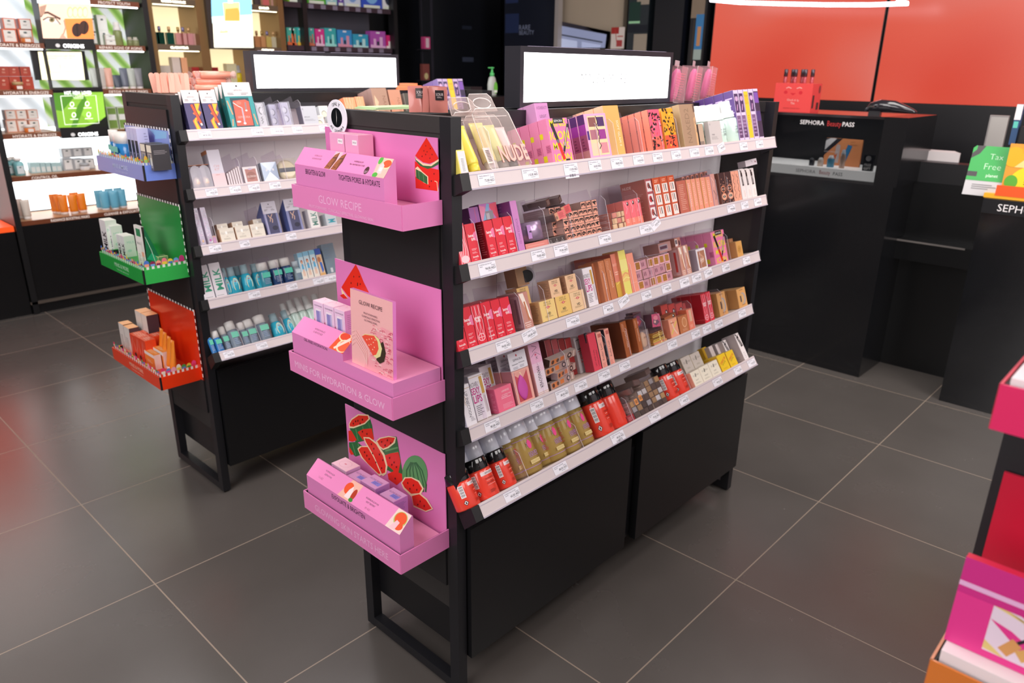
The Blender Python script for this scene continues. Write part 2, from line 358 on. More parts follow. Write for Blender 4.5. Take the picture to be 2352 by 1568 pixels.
def shelf(root, gi, li, rear=False, rich=True):
    g = GP[gi]; l = LV[li]; x0, x1 = GT+.001, GL-GT-.012
    fr = SHF[gi][li]; th = l[2]; dep = (.158-l[0])/math.cos(th)
    mb = MB(); sk = .0285
    mb.box(x0, x1, .0015, dep, -.012, -.001, mt('#e4dbe0', .5), top=WARM_TOP)
    mb.box(x0, x1, 0, .0022, -.030, .0018, LIPM)
    mb.box(x0, x1, -.0016, .003, -.0315, -.0285, LIPE)
    mb.box(x0, x1, -.0007, 0, -.0045, -.003, LIPE)
    if rear: M = TT(GL, GW, l[1]) @ RZ(math.pi) @ TT(0, l[0], 0) @ RX(-th)
    else: M = TT(0, l[0], l[1]) @ RX(-th)
    o = mb.build('shelf', root, M)
    b = MB(); s_, c_ = math.sin(th), math.cos(th)
    b.prism([(-.001, .001), (.0, -.0315), (.05, -.040), (.05, .001)], GT-.022, GT+.001, BLK(), axis='x')
    b.build('shelf_bracket', o, Matrix.Identity(4)); b = MB()
    b.prism([(-.001, .001), (.0, -.0315), (.05, -.040), (.05, .001)], x1, x1+.004, mt('#2c2c33', .4), axis='x')
    b.build('shelf_bracket', o, Matrix.Identity(4))
    if rear or not rich: return o
    for t in TAGS.get((gi, li), []): price_tag(o, fr, *t[:4], *(t[4:] if len(t) > 4 else ()))
    for k, u in enumerate(DIV.get((gi, li), [])):
        x = fr.x(u, .002); q = MB(); hh = .085 if li < 4 else .07
        poly = [(.002, .001), (dep*.8, .001), (dep*.8, hh*1.25), (.05, hh*1.25), (.045, hh), (.012, hh), (.002, hh*.86)]
        q.prism(poly, x, x+.0016, ACE(), axis='x')
        nf = len(q.f)
        q.m[0] = q.mi(ACR()); q.m[1] = q.mi(ACR())
        for j in range(2, nf):
            if j in (2, 3, 4, 5): q.m[j] = q.mi(ACR())
        q.build('divider', o, Matrix.Identity(4))
    return o
def gondola(gi, label, rich=True, sign=True):
    g = GP[gi]; root = empty('shelf_gondola', TT(g[0], g[1], 0), label, 'shelving unit')
    BK = mt('#1b1b1f', .42); BK2 = mt('#141417', .36); EP = mt('#2e2b2a', .6)
    for xe, sg in ((0, 1), (GL-GT, -1)):
        ep = MB(); y0, y1 = .030, GW-.030
        ep.box(xe+.003, xe+GT-.003, y0, y1, .238, GH-.0295, EP)
        ep.box(xe, xe+GT, y0, y1, GH-.0295, GH, EP)
        xo = xe-.003 if sg > 0 else xe+GT-.004
        ep.box(xo, xo+.007, y0+.006, y1-.002, .30, GH-.042, mt('#1f1e20', .45))
        ep.build('end_panel', root)
        for ya in (0, GW-.030):
            q = MB(); q.box(xe, xe+GT, ya, ya+.030, .006, GH, BK); q.box(xe+.005, xe+GT-.005, ya+.006, ya+.024, 0, .006, BK2); q.build('leg', root)
        q = MB(); q.box(xe, xe+GT, y0, y1, .008, .033, BK); q.build('foot_rail', root)
    q = MB(); q.box(GT, GL-GT, .012, GW-.012, .105, .40, BK2); q.build('base_cabinet', root)
    for xa, xb in ((GT+.004, .645), (.700, GL-.006)):
        for ys in ((-.012, .010), (GW-.010, GW+.012)):
            q = MB(); q.box(xa, xb, ys[0], ys[1], .100, .455, mt('#161618', .3)); q.build('cabinet_door', root)
    q = MB(); q.box(GT, GL-GT, .160, GW-.160, .49, GH-.05, mt('#faf6fc', .5))
    if rich:
        for k in range(1, 10):      # panel seams
            q.box(GT+k*.128, GT+k*.128+.001, .1595, .160, .55, GH-.06, mt('#cfc8d2', .5))
    q.build('back_panel', root)
    q = MB(); q.box(GT, GL-GT, .128, GW-.128, GH-.055, GH-.002, BK2); q.box(GT, GL-GT, .124, .128, GH-.055, GH-.035, mt('#2a2a30', .4)); q.build('top_rail', root)
    for li in range(5):
        shelf(root, gi, li, False, rich)
        if rich: shelf(root, gi, li, True)
    return root
G1 = gondola(0, 'nearer long black gondola with white tilted shelves and pink trays on its end')
G2 = gondola(1, 'farther black gondola behind, blue, green and red trays on its end')
G3 = gondola(2, 'black gondola cut by the picture edge, magenta and orange trays on its end', rich=False)

def light_sign(gi, label):
    g = GP[gi]; x0, x1, y0, y1 = .352, .972, .158, .206
    root = empty('light_box_sign', TT(g[0]+x0, g[1]+y0, GH+.0003), label, 'sign'); W = x1-x0; H = .131; T = y1-y0
    q = MB(); HS = mt('#2b2a31', .35); b = .012
    q.box(0, W, .004, T-.004, 0, H, HS)
    for a in ((0, b, 0, H), (W-b, W, 0, H), (b, W-b, 0, b), (b, W-b, H-.013, H)):
        q.box(a[0], a[1], 0, .004, a[2], a[3], HS); q.box(a[0], a[1], T-.004, T, a[2], a[3], HS)
    q.box(.03, W*.47, .004, .007, H, H+.0008, mt('#b8aec8', .3)); q.box(W*.51, W-.03, .004, .007, H, H+.0008, mt('#b8aec8', .3))
    q.build('housing', root)
    q = MB(); q.box(b+.0005, W-b-.0005, .001, .0038, b, H-.013, mt('#fdfcff', .4, 0, 3.0))
    q.fdeco(W-2*b, H-b-.013, [('t', 'MINIS & MORE', .505, .49, .235, mt('#1d2226', .5), {'thin': -.028, 'sx': .88})], x=b, y=.0008, z=b)
    q.box(b+.0005, W-b-.0005, T-.0038, T-.001, b, H-.013, mt('#fdfcff', .4, 0, 3.0))
    q.build('lit_panel', root)
light_sign(0, 'lit white MINIS & MORE sign box on top of the nearer gondola')
light_sign(1, 'lit white MINIS & MORE sign box on top of the farther gondola')

# ================================================================ hook-on trays at the gondola ends
EN = [Fr((g[0], g[1], 0), -math.pi/2) for g in GP]; E1, E2, E3 = EN
def tray(gi, z0, dd, xa, xb, h, hexs, label, group, front_deco=None, side_deco=None, gapc=True, lean=0):
    """open shelf tray with a coloured fascia on front and sides"""
    fr = EN[gi]; root = empty('display_tray', fr.M @ TT(xa, -dd, z0), label, 'display tray', group)
    W = xb-xa; f, s = hexs; I = TT(0, 0, 0)
    q = MB(); q.box(.003, W-.003, .003, dd-.002, .001, .006, BLK())
    q.box(.002, W-.002, .002, .0045, .002, h-.002, BLK()); q.box(.002, .0045, .0045, dd, .002, h-.002, BLK()); q.box(W-.0045, W-.002, .0045, dd, .002, h-.002, BLK())
    if gapc: q.box(W-.004, W+.001, -.001, .004, 0, h, BLK())
    q.build('shell', root)
    q = MB(); F = mt(f, .3); c = W-.005 if gapc else W-.0008
    q.box(0, c, -.001, .0018, 0, h, F)
    if front_deco: q.fdeco(W, h, front_deco, y=-.0012)
    q.build('front_fascia', root)
    q = MB(); S = mt(s, .3); q.box(W-.0018, W+.001, .0035 if gapc else 0, dd-.001, 0, h, S); q.build('side_fascia', root)
    q = MB(); q.box(-.001, .0018, 0, dd-.001, 0, h, S); q.build('side_fascia', root)
    return root
PK = '#e384ba'; PKS = '#e080b8'; PK2 = '#e892c6'; WL = '#f6cfe6'
T0 = tray(0, 1.1330, .0967, -.3945, -.0265, .0466, (PK, PKS), 'topmost pink tray reading GLOW RECIPE on the near gondola end', None,
     [('t', 'GLOW RECIPE', .47, .60, .36, mt('#f3bfe0', .5), {'thin': -.012, 'max': .66}), ('t', 'FRUIT-FORWARD, CLINICALLY EFFECTIVE, GLOWING SKIN.', .47, .20, .13, mt('#f0b6da', .5), {'max': .62})], gapc=False)
T1 = tray(0, .7655, .1365, -.401, -.0290, .0467, (PK, PKS), 'middle pink tray reading MINIS FOR HYDRATION & GLOW', None,
     [('t', 'MINIS FOR HYDRATION & GLOW', .5, .5, .34, mt('#f3bfe0', .5), {'max': .88})], gapc=False)
T2 = tray(0, .4080, .1365, -.3955, -.0262, .0468, (PK, PKS), 'lowest pink tray reading GLOWING SKIN STARTS HERE', None,
     [('t', 'GLOWING SKIN STARTS HERE', .51, .5, .36, mt('#f0b6da', .5), {'max': .76})], gapc=False)
def back_card(par, fr, z0, z1, xa, xb, col, deco=None, trim=None, y=-.004, inv=None):
    q = MB(); q.box(xa, xb, y, y+.002, z0, z1, mt(col, .22))
    if deco: deco(q, fr, y)
    if trim:
        n = 34; w = (xb-xa)/n
        for k in range(n): q.box(xa+k*w, xa+(k+1)*w, y-.0004, y, z1-.006, z1+.001, mt('#f3f0ee' if k % 2 else '#222024', .5))
        m = int((z1-z0)/(w*1.1)); hh = (z1-z0-.006)/m
        for k in range(m):
            for xx in (xa-.001, xb-.004): q.box(xx, xx+.005, y-.0004, y, z0+k*hh, z0+(k+1)*hh, mt('#f3f0ee' if k % 2 else '#222024', .5))
    q.M = None
    o = q.build('back_card', par); o.matrix_parent_inverse = par.matrix_world.inverted() if False else Matrix.Identity(4)
    o.matrix_local = par_inv(par) @ fr.M; return o
def par_inv(p):
    return p.matrix_basis.inverted()
RED, RIND, GRN, SEED = mt('#e23020', .25), mt('#f0d9b0', .3), mt('#2f6b3c', .3), mt('#5a1210', .4); GRN2 = mt('#5b9a5e', .3)
def seeds(pts): return [('e', a, b, 4, 9, SEED) for a, b in pts]
def melon_top(q, fr, y):
    trace(q, fr, y, (650, 220, 4.752), [
        ('p', [(1440, 712), (1540, 770), (1705, 808), (1708, 905), (1690, 1040), (1450, 1008), (1440, 800)], RED),
        ('p', [(1445, 790), (1470, 770), (1520, 825), (1585, 880), (1588, 968), (1540, 950), (1450, 880)], RIND),
        ('p', [(1450, 798), (1510, 830), (1575, 885), (1578, 966), (1530, 940), (1455, 895)], GRN),
        ('s', [(1480, 815), (1490, 915)], .0018, GRN2), ('s', [(1530, 850), (1540, 940)], .0018, GRN2),
        ('s', [(1655, 930), (1682, 940), (1692, 1045)], .0018, RIND),
        ('p', [(1440, 655), (1465, 690), (1530, 740), (1620, 760), (1700, 715), (1700, 745), (1640, 780), (1580, 797), (1500, 765), (1450, 710)], GRN),
        ('p', [(1438, 655), (1460, 685), (1530, 735), (1610, 750), (1700, 690), (1700, 712), (1620, 768), (1530, 760), (1455, 700)], RIND),
        ('p', [(1567, 455), (1445, 652), (1470, 680), (1530, 725), (1600, 740), (1660, 715), (1700, 685), (1640, 575)], RED)]
        + seeds([(1560, 545), (1610, 575), (1540, 600), (1575, 610), (1560, 640), (1630, 640), (1605, 680), (1520, 660), (1650, 850), (1620, 930), (1600, 990)]))
def melon_mid(q, fr, y):
    trace(q, fr, y, (650, 580, 4.0214), [
        ('p', [(535, 320), (560, 360), (600, 420), (590, 430), (545, 380)], RIND), ('p', [(525, 395), (560, 380), (600, 425), (560, 425)], RED),
        ('p', [(672, 108), (600, 220), (540, 320), (600, 400), (700, 470), (800, 380), (745, 270), (705, 170)], RED)]
        + seeds([(655, 222), (705, 222), (630, 280), (690, 285), (715, 290), (690, 300), (625, 330)]))
def melon_low(q, fr, y):
    z = (650, 920, 3.824)
    def slab(c, rx, ry): return [('e', c[0], c[1], rx, ry, RIND), ('e', c[0], c[1], rx*.9, ry*.86, RED)]
    trace(q, fr, y, z, [
        ('p', [(580, 215), (590, 250), (640, 370), (720, 350), (800, 340), (785, 220), (762, 145)], GRN),
        ('p', [(578, 205), (600, 160), (660, 118), (750, 122), (765, 160), (720, 205), (620, 242), (582, 240)], RIND), ('p', [(585, 205), (605, 168), (665, 128), (745, 132), (752, 158), (715, 195), (620, 228), (588, 225)], RED),
        ('s', [(640, 245), (660, 350)], .003, GRN2), ('s', [(700, 225), (720, 330)], .003, GRN2), ('s', [(750, 190), (780, 300)], .002, GRN2),
        ('p', [(655, 275), (700, 250), (780, 242), (800, 335), (760, 380), (700, 340)], RED), ('p', [(575, 265), (600, 260), (650, 345), (610, 360), (578, 352)], RED),
        ('p', [(580, 365), (650, 360), (700, 400), (700, 470), (640, 490), (600, 460), (582, 430)], GRN), ('s', [(610, 375), (640, 480)], .003, GRN2), ('s', [(660, 375), (680, 470)], .003, GRN2),
        ('p', [(585, 405), (625, 470), (600, 475), (584, 450)], RED),
        ('p', [(820, 350), (840, 330), (930, 310), (1000, 315), (1020, 430), (1050, 620), (1040, 670), (900, 600), (880, 450)], GRN),
        ('s', [(900, 440), (1010, 410)], .004, GRN2), ('s', [(910, 480), (1015, 450)], .004, GRN2),
        ('p', [(818, 352), (850, 325), (930, 308), (995, 320), (985, 370), (930, 415), (880, 432), (840, 400)], RIND), ('p', [(828, 355), (860, 332), (930, 318), (985, 325), (970, 365), (920, 405), (880, 420), (850, 395)], RED),
        ('p', [(890, 480), (950, 460), (1015, 450), (1035, 530), (1010, 660), (960, 600), (910, 560)], RED),
        ('p', [(920, 640), (980, 615), (1045, 640), (1060, 690), (1000, 740), (930, 690)], RED), ('p', [(1050, 620), (1110, 655), (1060, 690)], RED),
        ('p', [(655, 420), (680, 398), (750, 395), (770, 420), (880, 640), (850, 662), (750, 560), (690, 500)], RIND), ('p', [(665, 428), (690, 405), (745, 405), (770, 440), (870, 640), (840, 640), (750, 555), (700, 495)], RED),
        ('p', [(708, 318), (760, 320), (830, 370), (895, 470), (920, 570), (910, 640), (880, 662), (860, 640), (800, 500), (720, 360)], RIND),
        ('p', [(718, 328), (760, 332), (820, 380), (880, 480), (905, 570), (900, 630), (870, 640), (800, 480), (730, 360)], RED),
        ('e', 1160, 650, 112, 172, GRN2)]
        + [('s', [(1150+q*.25, 540), (1160+q*.8, 610), (1180+q, 720+abs(q)*.2), (1190+q*.8, 800)], .0045, GRN) for q in (-90, -55, -20, 20, 55, 80)]
        + [('p', [(1040, 720), (1070, 670), (1130, 668), (1200, 700), (1240, 770), (1210, 830), (1130, 840), (1060, 770)], RIND), ('p', [(1050, 720), (1078, 680), (1130, 678), (1190, 710), (1225, 770), (1200, 810), (1130, 815), (1070, 760)], RED),
           ('p', [(1130, 830), (1205, 808), (1270, 860), (1322, 950), (1260, 975), (1150, 930)], RIND), ('p', [(1135, 835), (1200, 818), (1260, 870), (1310, 945), (1255, 965), (1150, 915)], RED)]
        + seeds([(620, 200), (660, 175), (700, 165), (640, 180), (680, 200), (700, 270), (740, 290), (780, 380), (800, 420), (850, 470), (880, 520), (790, 460), (820, 540), (870, 590), (720, 450), (760, 510), (740, 480), (870, 360), (920, 345), (950, 370), (900, 390), (940, 500), (980, 540), (1000, 580), (960, 560), (1100, 720), (1150, 740), (1120, 770), (1180, 780), (1210, 880), (1245, 920), (1190, 910), (990, 680)]))
back_card(T0, E1, 1.142, 1.2925, -.398, -.032, '#e07fbb', melon_top)
back_card(T1, E1, .772, 1.0035, -.3955, -.032, '#e07fbb', melon_mid)
back_card(T2, E1, .414, .640, -.3955, -.0305, '#e07fbb', melon_low)

def riser(par, fr, dd, z0, zp, xa, xb, xs0, xs1, h1, ridge_d, ridge_z, deco_roof, front_deco, pz=None):
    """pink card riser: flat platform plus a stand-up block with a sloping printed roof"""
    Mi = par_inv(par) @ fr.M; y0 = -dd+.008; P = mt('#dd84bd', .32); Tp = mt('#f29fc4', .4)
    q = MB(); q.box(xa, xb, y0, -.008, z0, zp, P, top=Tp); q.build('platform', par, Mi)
    q = MB(); yr = y0+ridge_d
    q.prism([(y0, zp), (yr+.003, zp), (yr+.003, ridge_z-.001), (yr, ridge_z), (y0, h1)], xs0, xs1, P, axis='x')
    q.quad((xs0, y0, h1+.0002), (xs1, y0, h1+.0002), (xs1, yr, ridge_z+.0002), (xs0, yr, ridge_z+.0002), mt('#ef8fc2', .3))
    # printed roof
    W = xs1-xs0; V = Vector((0, yr-y0, ridge_z-h1))
    q.deco((xs0, y0, h1+.0004), (W, 0, 0), V, deco_roof)
    q.deco((xs0, y0-.0002, zp), (W, 0, 0), (0, 0, h1-zp), front_deco)
    q.build('stand_up_block', par, Mi)
DK = mt('#3a1a2c', .5); SK = mt('#9a552f', .5); SK2 = mt('#6d341c', .5)
def face_cut(c):   # two slivers of a close-up face
    r = []
    for s in (0, .075):
        r += [('p', [(c+s-.035, .02), (c+s+.03, .02), (c+s+.05, .5), (c+s+.045, .97), (c+s+.005, .8), (c+s-.02, .4)], SK), ('p', [(c+s+.02, .02), (c+s+.03, .02), (c+s+.05, .5), (c+s+.045, .97), (c+s+.03, .6)], SK2),
              ('s', [(c+s+.0, .62), (c+s+.035, .66)], .006, DK), ('s', [(c+s+.012, .3), (c+s+.03, .45)], .004, SK2), ('s', [(c+s-.02, .17), (c+s+.01, .14)], .007, mt('#7a3026', .5))]
    return r
ORG = mt('#f0552a', .4)
z1_ = E1.z(-.03-.01, -.0887, 444)
HT = lambda u, v, d: E1.hit(u, v, d).z
RZ0 = E1.hit(700.5, 337.8, -.0887+.026).z
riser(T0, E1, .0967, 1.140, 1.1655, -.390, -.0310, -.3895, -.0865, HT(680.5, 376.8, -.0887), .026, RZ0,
      [('p', [(0, 0), (1, 0), (1, 1), (0, 1)], mt('#f08fc4', .28)), ('t', 'WATERMELON GLOW', .22, .62, .09, DK, {'max': .09}), ('t', 'NIACINAMIDE DEW DROPS', .22, .45, .09, DK, {'max': .11}),
       ('r', .385, 0, .47, 1, mt('#f3b6c8', .4))]+face_cut(.39)+[('t', 'WATERMELON GLOW', .68, .62, .09, DK, {'max': .1}), ('t', 'PHA + BHA PORE-TIGHT TONER', .68, .45, .09, DK, {'max': .16}),
       ('e', .80, .25, .022, .2, mt('#4a1a22', .5)), ('t', 'OUT', .80, .18, .13, WL, {'max': .03}), ('p', [(.88, 0), (1, 0), (1, 1), (.86, 1)], mt('#f4bcae', .4)), ('e', .96, .7, .045, .26, RIND), ('e', .96, .72, .04, .2, ORG), ('e', .885, .85, .02, .2, mt('#4fae3c', .5)),
       ('p', [(.905, .2), (.95, .2), (.945, .62), (.92, .75), (.9, .6)], mt('#f6cdd0', .3)), ('r', .915, .32, .94, .5, '#fbe9ea'), ('e', .9, .1, .025, .13, mt('#4fae3c', .5))],
      [('t', 'BRIGHTEN & GLOW', .25, .80, .20, mt('#2b1230', .5), {'max': .24}), ('t', 'TIGHTEN PORES & HYDRATE', .74, .80, .20, mt('#2b1230', .5), {'max': .44})])
ZP1 = HT(904.9, 882, -.1285)
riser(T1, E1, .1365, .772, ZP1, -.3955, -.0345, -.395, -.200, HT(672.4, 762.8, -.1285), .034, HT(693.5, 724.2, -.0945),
      [('p', [(0, 0), (1, 0), (1, 1), (0, 1)], mt('#f08fc4', .28)), ('t', 'WATERMELON PINK JUICE', .42, .62, .1, DK, {'max': .2}), ('t', 'OIL-FREE MOISTURIZER', .42, .46, .1, DK, {'max': .18}),
       ('p', [(.74, 0), (1, 0), (1, 1), (.78, 1)], ORG), ('e', .86, .8, .1, .25, RIND), ('e', .86, .82, .085, .2, mt('#e8482a', .4)), ('e', .93, .35, .11, .35, RIND), ('e', .94, .36, .09, .3, mt('#f0603a', .4)), ('p', [(.8, .12), (.83, .05), (.98, .75), (.94, .85)], mt('#f8d8cc', .4))],
      [('t', 'OIL-FREE HYDRATION', .48, .72, .40, mt('#2b1230', .5), {'max': .66})])
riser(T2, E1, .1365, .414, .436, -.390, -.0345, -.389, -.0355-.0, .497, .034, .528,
      [('p', [(0, 0), (1, 0), (1, 1), (0, 1)], mt('#f08fc4', .28)), ('t', 'WATERMELON GLOW', .19, .7, .09, DK, {'max': .1}), ('t', 'SLEEPING MASK', .19, .52, .09, DK, {'max': .08}), ('t', '116 AED', .14, .25, .12, mt('#b0607f', .5), {'max': .05}),
       ('p', [(.36, 0), (.5, 0), (.52, 1), (.41, 1)], mt('#f2b8a8', .4)), ('e', .42, .55, .04, .3, ORG), ('p', [(.42, .1), (.47, .1), (.47, .5), (.45, .75), (.43, .5)], mt('#f8dfe0', .3)), ('e', .49, .4, .02, .3, mt('#b83a20', .4)), ('e', .49, .12, .02, .1, mt('#3c8c34', .4)),
       ('t', 'WATERMELON GLOW AHA', .66, .62, .09, DK, {'max': .13}), ('t', 'NIGHT TREATMENT', .66, .46, .09, DK, {'max': .09}), ('t', '89 AED', .66, .2, .1, mt('#b0607f', .5), {'max': .05}),
       ('p', [(.86, 0), (1, 0), (1, 1), (.88, 1)], mt('#f6d6d0', .4)), ('e', .94, .6, .055, .35, mt('#b8c46a', .4)), ('e', .94, .62, .048, .3, ORG), ('e', .95, .3, .04, .2, ORG), ('p', [(.89, .05), (.94, .05), (.95, .45), (.92, .5)], mt('#f6c6cf', .3))],
      [('t', 'EXFOLIATE & BRIGHTEN', .475, .80, .2, mt('#2b1230', .5), {'max': .36})])
# ================================================================ products
PR = {}
def thing(key, maker, name, M, label, cat, group=None):
    """maker() -> list of (part name, builder); one part only -> a single mesh"""
    if key not in PR: PR[key] = [(n, mb.mesh(n)) for n, mb in maker()]
    P = PR[key]
    if len(P) == 1:
        o = bpy.data.objects.new(name, P[0][1]); COL.objects.link(o); o.matrix_world = M; return tag(o, label, cat, group)
    r = empty(name, M, label, cat, group)
    for n, me in P:
        o = bpy.data.objects.new(n, me); COL.objects.link(o); o.parent = r
    return r
W1, W2, W3, W4, W5 = ["nearer gondola's %s shelf" % q for q in ('top', 'second', 'third', 'fourth', 'bottom')]
X1, X2, X3, X4, X5 = ["farther gondola's %s shelf" % q for q in ('top', 'second', 'third', 'fourth', 'bottom')]
def c(fr, u0, u1, vt, dep, cols, deco, name, desc, where, n=1, cat='box', **k):
    F, S, T_ = cols if len(cols) == 3 else (cols[0], cols[0], cols[0])
    if n == 1: return carton(fr, u0, u1, vt, dep, F, S, T_, deco, name, desc+', '+where, cat, **k)
    r = carton(fr, u0, u1, vt, dep, F, S, T_, deco, name, desc+', front of its row, '+where, cat, group=desc+' on the '+where, n=1, **k)
    o = r[0]; k2 = dict(d=.005, z0=0, yaw=0, gap=.0008); k2.update({a: b for a, b in k.items() if a in k2})
    for i in range(1, n):
        dup(o, fr.M @ TT(r[1], k2['d']+i*(dep+k2['gap']), k2['z0']) @ RZ(k2['yaw']+random.uniform(-.008, .008)), '%s, %s in its row, %s' % (desc, ORD[i], where))
    return r
def tx(t, a, b, h, m='#2a2a30', **k): return ('t', t, a, b, h, mt(m, .5), k)
def ln(a, b, a2, b2, n, m='#55505a'): return ('l', a, b, a2, b2, n, mt(m, .6))
def R_(a, b, a2, b2, m): return ('r', a, b, a2, b2, mt(m, .4) if isinstance(m, str) else m)
def E_(a, b, ra, rb, m): return ('e', a, b, ra, rb, mt(m, .4) if isinstance(m, str) else m)
def P_(p, m): return ('p', p, mt(m, .4) if isinstance(m, str) else m)
def S_(p, w, m): return ('s', p, w, mt(m, .4) if isinstance(m, str) else m)
def wave(x, a, f, ph, y0, y1, n=14): return [(x+a*math.sin(f*(y0+(y1-y0)*i/n)+ph), y0+(y1-y0)*i/n) for i in range(n+1)]

# ---- red tint boxes
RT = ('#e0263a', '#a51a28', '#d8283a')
def tint(): return [E_(.86, .66, .38, .13, '#f07ba6'), R_(1, .5, 1.001, .501, '#e0263a'), tx('bene', .42, .70, .085, '#fdf3f3', thin=.02, max=.66, sx=.8), tx('tint', .56, .605, .09, '#fdf3f3', thin=.02, max=.5, sx=.75), ln(.25, .30, .75, .36, 2, '#f3b4bc'),
                    ln(.25, .22, .75, .27, 2, '#f3b4bc'), tx('benefit', .5, .14, .055, '#fdf3f3', max=.62, thin=.01), ln(.35, .05, .65, .08, 1, '#f3b4bc')]
def clip_tint():
    t = tint(); n = 16      # half disc at the right edge
    t[0] = P_([(1, .66+.13*math.sin(a)) if False else (1-.42*math.cos(a), .66+.13*math.sin(a)) for a in [math.pi/2*(1-2*q/n) for q in range(n+1)]][::-1], '#f07ba6'); t.pop(1); return t
def gogo(): return [S_(wave(x, .07*(1 if i % 2 else -1), 9, 0, .12, .98), .05, '#f7a9b6') for i, x in enumerate((.14, .32, .5, .68, .86))]+[tx('gogo', .5, .69, .08, '#fdf3f3', max=.8, thin=.02), tx('tint', .5, .61, .08, '#fdf3f3', max=.7, thin=.02), E_(.5, .18, .36, .1, '#f7c0c8'), E_(.5, .18, .28, .08, '#e8394b'), S_([(.2, .18), (.8, .18)], .05, '#f7c0c8'), S_([(.5, .09), (.5, .27)], .06, '#f7c0c8')]
def love(): return [S_(wave(x, .06, 12, i, 0, 1), .07, '#f9b9c2') for i, x in enumerate((.1, .28, .46, .64, .82))]+[E_(.5, .12, .4, .09, '#fbd0d6')]
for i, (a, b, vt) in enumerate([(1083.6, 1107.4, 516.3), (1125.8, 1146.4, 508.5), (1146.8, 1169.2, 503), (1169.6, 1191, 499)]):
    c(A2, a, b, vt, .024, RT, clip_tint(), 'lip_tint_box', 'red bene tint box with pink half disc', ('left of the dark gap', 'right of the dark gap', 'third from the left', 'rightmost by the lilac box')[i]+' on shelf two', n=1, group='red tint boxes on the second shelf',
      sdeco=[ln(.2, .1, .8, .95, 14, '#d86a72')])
c(A2, 1060, 1083, 516, .024, ('#ee5a68', '#c83a48', '#e85a68'), love(), 'lip_tint_box', 'coral tint box with pale wavy lines', 'leftmost on shelf two')
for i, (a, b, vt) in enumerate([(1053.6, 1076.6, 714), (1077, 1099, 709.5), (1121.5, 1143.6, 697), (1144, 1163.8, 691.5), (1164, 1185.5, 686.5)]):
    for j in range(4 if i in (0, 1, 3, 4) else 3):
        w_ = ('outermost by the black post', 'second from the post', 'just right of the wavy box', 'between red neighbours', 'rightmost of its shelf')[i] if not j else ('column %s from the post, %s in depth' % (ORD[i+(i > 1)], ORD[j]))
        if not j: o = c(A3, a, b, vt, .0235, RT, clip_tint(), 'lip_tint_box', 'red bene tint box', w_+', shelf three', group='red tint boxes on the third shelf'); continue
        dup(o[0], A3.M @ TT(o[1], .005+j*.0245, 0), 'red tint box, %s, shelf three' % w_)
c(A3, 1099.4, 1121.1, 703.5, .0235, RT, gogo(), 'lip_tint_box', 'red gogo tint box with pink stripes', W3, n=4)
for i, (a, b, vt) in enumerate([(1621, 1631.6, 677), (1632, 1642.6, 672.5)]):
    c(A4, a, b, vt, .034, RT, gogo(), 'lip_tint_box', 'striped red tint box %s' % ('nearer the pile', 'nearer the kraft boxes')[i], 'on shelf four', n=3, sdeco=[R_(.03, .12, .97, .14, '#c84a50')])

# ---- top shelf
IC = ('#ef7fae', '#ee8db6', '#f09cbe')
def icon(): return [tx('MINIS', .5, .90, .17, '#e6d91f', max=.96, thin=.02), tx('ICON', .5, .62, .20, '#e6d91f', max=1.0, thin=.02), tx('MINIS', .5, .38, .17, '#e6d91f', max=1.0, thin=.02), tx('ICON', .5, .12, .18, '#e6d91f', max=.98, thin=.02),
        R_(.3, .88, .78, 1, '#15151a'), tx('SEPHORA', .54, .94, .055, '#f4f4f6', max=.4),
        S_([(.2, .88), (.38, .48)], .13, '#1a181c'), S_([(.38, .48), (.54, .06)], .13, '#d8261e'), S_([(.36, .52), (.395, .44)], .10, '#6d6a70'), S_([(.98, .86), (.58, .24)], .09, '#1d1c1f'), S_([(.93, .78), (.66, .37)], .045, '#cfc3c8'), S_([(.86, .66), (.72, .45)], .03, '#e6d91f'), P_([(.55, .22), (.62, .26), (.56, .17)], '#1d1c1f'), R_(.6, .03, .8, .07, '#2a2228')]
def icside(): return [P_([(.0, .58), (.35, .58), (.35, .70), (0, .70)], '#e6d91f'), P_([(0, .06), (.4, .06), (.4, .2), (0, .2)], '#e6d91f'), R_(.45, .24, .95, .42, '#d86e98'), ln(.5, .26, .9, .4, 4, '#9c4a70')]
c(A1, 1273, 1319.5, 272.5, .026, IC, icon(), 'makeup_set_box', 'pink and yellow ICON makeup box', W1, n=5, sdeco=icside())
c(A3, 1645, 1674, 534.5, .028, IC, icon(), 'makeup_set_box', 'pink and yellow ICON makeup box', W3, n=5, sdeco=icside())
# lilac boxes standing behind them
c(A1, 1255, 1284, 237, .036, ('#c98cbf', '#d59fcb', '#d9a9d2'), [tx('HUDABEAUTY', .5, .93, .05, '#8a5c84', max=.8), tx('LEGIT', .5, .80, .045, '#5c3a58', max=.5), tx('BOMBSHELL', .52, .70, .07, '#4a2a48', max=.9), E_(.62, .5, .2, .1, '#1c141c')], 'makeup_set_box', 'tall lilac BOMBSHELL box', W1, n=2, d=.085)
